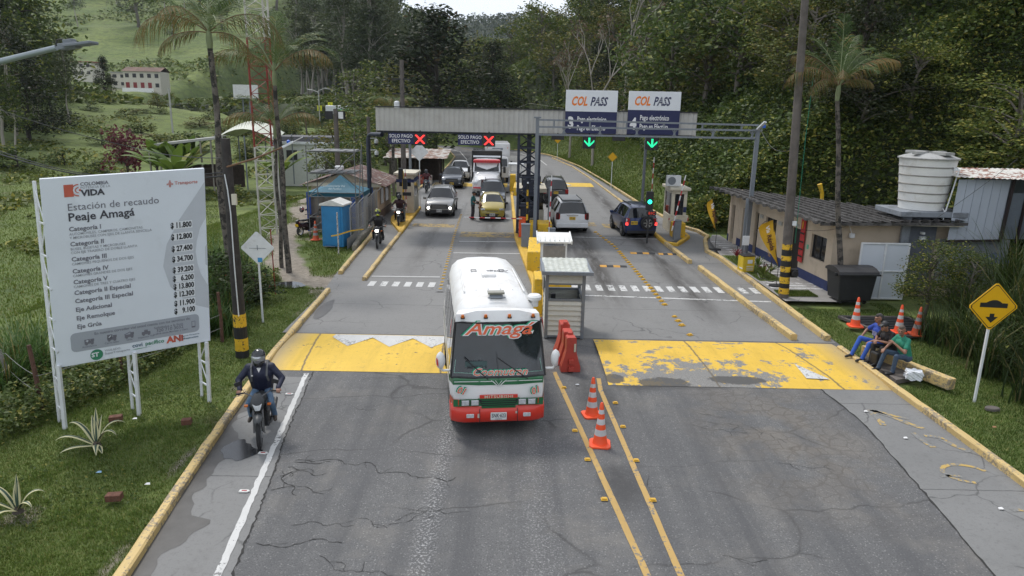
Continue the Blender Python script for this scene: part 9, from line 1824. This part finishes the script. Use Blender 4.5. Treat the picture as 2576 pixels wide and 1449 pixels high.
# ---------------------------------------------------------------- palms
PG_ = leafmat('palm_leaflet', (.04,.085,.02), (.085,.135,.035), (.22,.19,.06), .08); PB_ = leafmat('palm_dry_leaflet', (.12,.10,.035), (.22,.16,.06), (.08,.11,.03), .3); PST = mat('palm_stem', (.20,.24,.12), .6); PTR = mat('palm_trunk', (.12,.105,.09), .9, var=.35, vs=6, wear=((.03,.028,.025), .45, 5), bump=.4)
def frond(par, az, el, L_, bend, dry, name='frond', wl=.62):
    V_, F_ = [], []; p = Vector((0,0,0)); e = R(el); pts = [p.copy()]; n = 26; tn = []
    for k in range(n): d = Vector((math.cos(az)*math.cos(e), math.sin(az)*math.cos(e), math.sin(e))); p = p+d*L_/n; e -= R(bend)*(.4+1.3*(k/n)**1.4)/n; pts.append(p.copy()); tn.append(d)
    mb = MB(); mb.tube(pts, [.022*(1-.85*k/n) for k in range(n+1)], 5); o = mb.build(name, PST if not dry else MATS['rusty_pipe'], par); sd0 = Vector((-math.sin(az), math.cos(az), 0))
    for k in range(4, n):
        for h in (0,.5):
            q = pts[k].lerp(pts[k+1], h); f = (k+h)/n; ll = L_*.30*math.sin(min(1,(f-.08)/.92)*math.pi)**.5*wl*1.6*U(.85,1.1)
            for s in (-1,1):
                up = tn[k].cross(sd0); d = (sd0*s*.75+tn[k]*.55+Vector((0,0,.28 if not dry else -.5))+Vector((U(-.1,.1),U(-.1,.1),U(-.15,.1)))).normalized(); a = q; b = q+d*ll*.55; c = q+d*ll+Vector((0,0,-ll*(.30 if not dry else .45))); w_ = .024; wv = tn[k]*w_; i = len(V_); V_ += [tuple(a-wv*.4), tuple(a+wv*.4), tuple(b+wv*.5), tuple(b-wv*.5), tuple(c)]; F_ += [(i,i+1,i+2,i+3),(i+3,i+2,i+4,i+4)]
    Fq = np.array([f for f in F_ if f[2] != f[3]]); V2 = np.array(V_); me = bpy.data.meshes.new('leaflets'); me.from_pydata([tuple(v_) for v_ in V2], [], [tuple(dict.fromkeys(f)) for f in F_]); me.materials.append(PB_ if dry else PG_); me.update(); l_ = bpy.data.objects.new('leaflets', me); C.objects.link(l_); l_.parent = o; return o
def palm(lab, base, top, r0, fr, L_, shaft=True, seed=1):
    global rd; base, top = Vector(base), Vector(top); t = thing('palm_tree', lab, 'palm', base, 0); d = top-base; mb = MB(); n = 14; mb.tube([d*(k/n)+Vector((.06*math.sin(k*.6+seed),.05*math.cos(k*.5),0))*(1-k/n)*(k/n)*4 for k in range(n+1)], [r0*(1.25-.45*k/n)*(1+.06*(k%2)) for k in range(n+1)], 10); mb.build('trunk', PTR, t, smooth=True)
    c = bpy.data.objects.new('crown', None); C.objects.link(c); c.parent = t; c.location = d+Vector((0,0,.45 if shaft else .1))
    if shaft: mb = MB(); mb.lathe([(r0*.85,-.5),(r0*1.05,-.25),(r0*.7,.1),(r0*.35,.35)], 10); mb.build('crownshaft', PST, c, smooth=True)
    for (az, el, ln, bend, dry) in fr: frond(c, R(az), el, ln*L_, bend, dry)
    return t
fA = [(100,82,1.0,25,0),(20,62,1.0,85,0),(150,66,1.05,75,0),(200,50,1.0,105,0),(330,48,1.0,115,0),(60,70,1.0,60,0),(250,45,.9,120,1),(185,38,1.1,150,1),(355,40,1.15,150,1),(160,58,1.1,110,0),(10,60,1.15,110,0),(300,36,.85,120,0),(120,52,.95,90,0),(215,5,.7,90,1),(345,5,.7,95,1)]
palm('tall palm with drooping green and brown fronds right behind the price board', (-10.25,25,-.3), Dp(528,118,25), .11, fA, 2.75)
palm('second tall palm with arching fronds beside the red and white mast', (-9.3,28.7,-.1), Dp(691,212,28.7), .095, [(90,80,.9,30,0),(30,62,1.0,80,0),(140,60,1.0,85,0),(345,46,1.05,110,1),(190,46,1.0,110,1),(240,45,.9,110,0),(310,52,.9,100,0),(5,58,.95,85,0),(170,68,.9,60,0),(20,50,1.1,120,0),(160,50,1.1,125,0)], 2.7, seed=3)
palm('short young palm with low fronds below the second tall palm', (-9.9,29.6,-.1), Dp(692,345,29.6), .07, [(90,80,.9,30,0),(20,60,1.0,80,0),(160,60,1.0,85,0),(350,40,1.0,100,1),(195,40,1.0,110,1),(270,40,.9,110,0),(50,50,.9,100,0),(130,50,.9,90,0)], 2.2, seed=5)
palm('palm with brown hanging fronds in front of the office roof', (12.35,25.75,.1), Dp(2106,250,25.9), .085, [(90,86,1.15,8,0),(50,72,1.05,50,0),(130,72,1.0,55,0),(10,58,1.1,95,0),(165,60,1.0,90,1),(195,42,1.15,120,1),(345,55,1.05,95,1),(30,64,1.0,70,0),(250,46,.85,120,1),(215,25,.9,115,1),(300,50,.8,110,0),(150,50,.9,100,0),(350,35,.6,100,1),(20,56,1.15,120,0),(160,62,1.1,100,0),(60,60,1.1,80,0)], 2.1, seed=7)
for k, (u, v, Y, h) in enumerate(((768,285,100,3.2),(985,270,60,6.0))): p = Dp(u, v, Y); palm(('small palm in the valley meadow beyond the white warehouse','arching palm behind the left end of the canopy')[k], (p.x,Y,Tz(p.x,Y)), (p.x,Y,p.z-(.9 if k == 0 else .3)), .12, [(a, 55, 1, 110, a > 200) for a in range(0, 360, 40)], 1.5 if k == 0 else 2.4, False, 9+k)
# ---------------------------------------------------------------- air
mb = MB(); mb.box((0,520,60),(2400,1260,170)); hz = mb.build('haze', []); hz['kind'] = 'stuff'; hz['label'] = 'thin blue grey valley haze'
m = bpy.data.materials.new('haze_air'); m.use_nodes = True; n = m.node_tree.nodes; n.clear(); o = n.new('ShaderNodeOutputMaterial'); v = n.new('ShaderNodeVolumePrincipled'); v.inputs['Color'].default_value = (.72,.82,.95,1); v.inputs['Density'].default_value = .00011; v.inputs['Anisotropy'].default_value = .3
m.node_tree.links.new(v.outputs[0], o.inputs['Volume']); hz.data.materials.append(m)
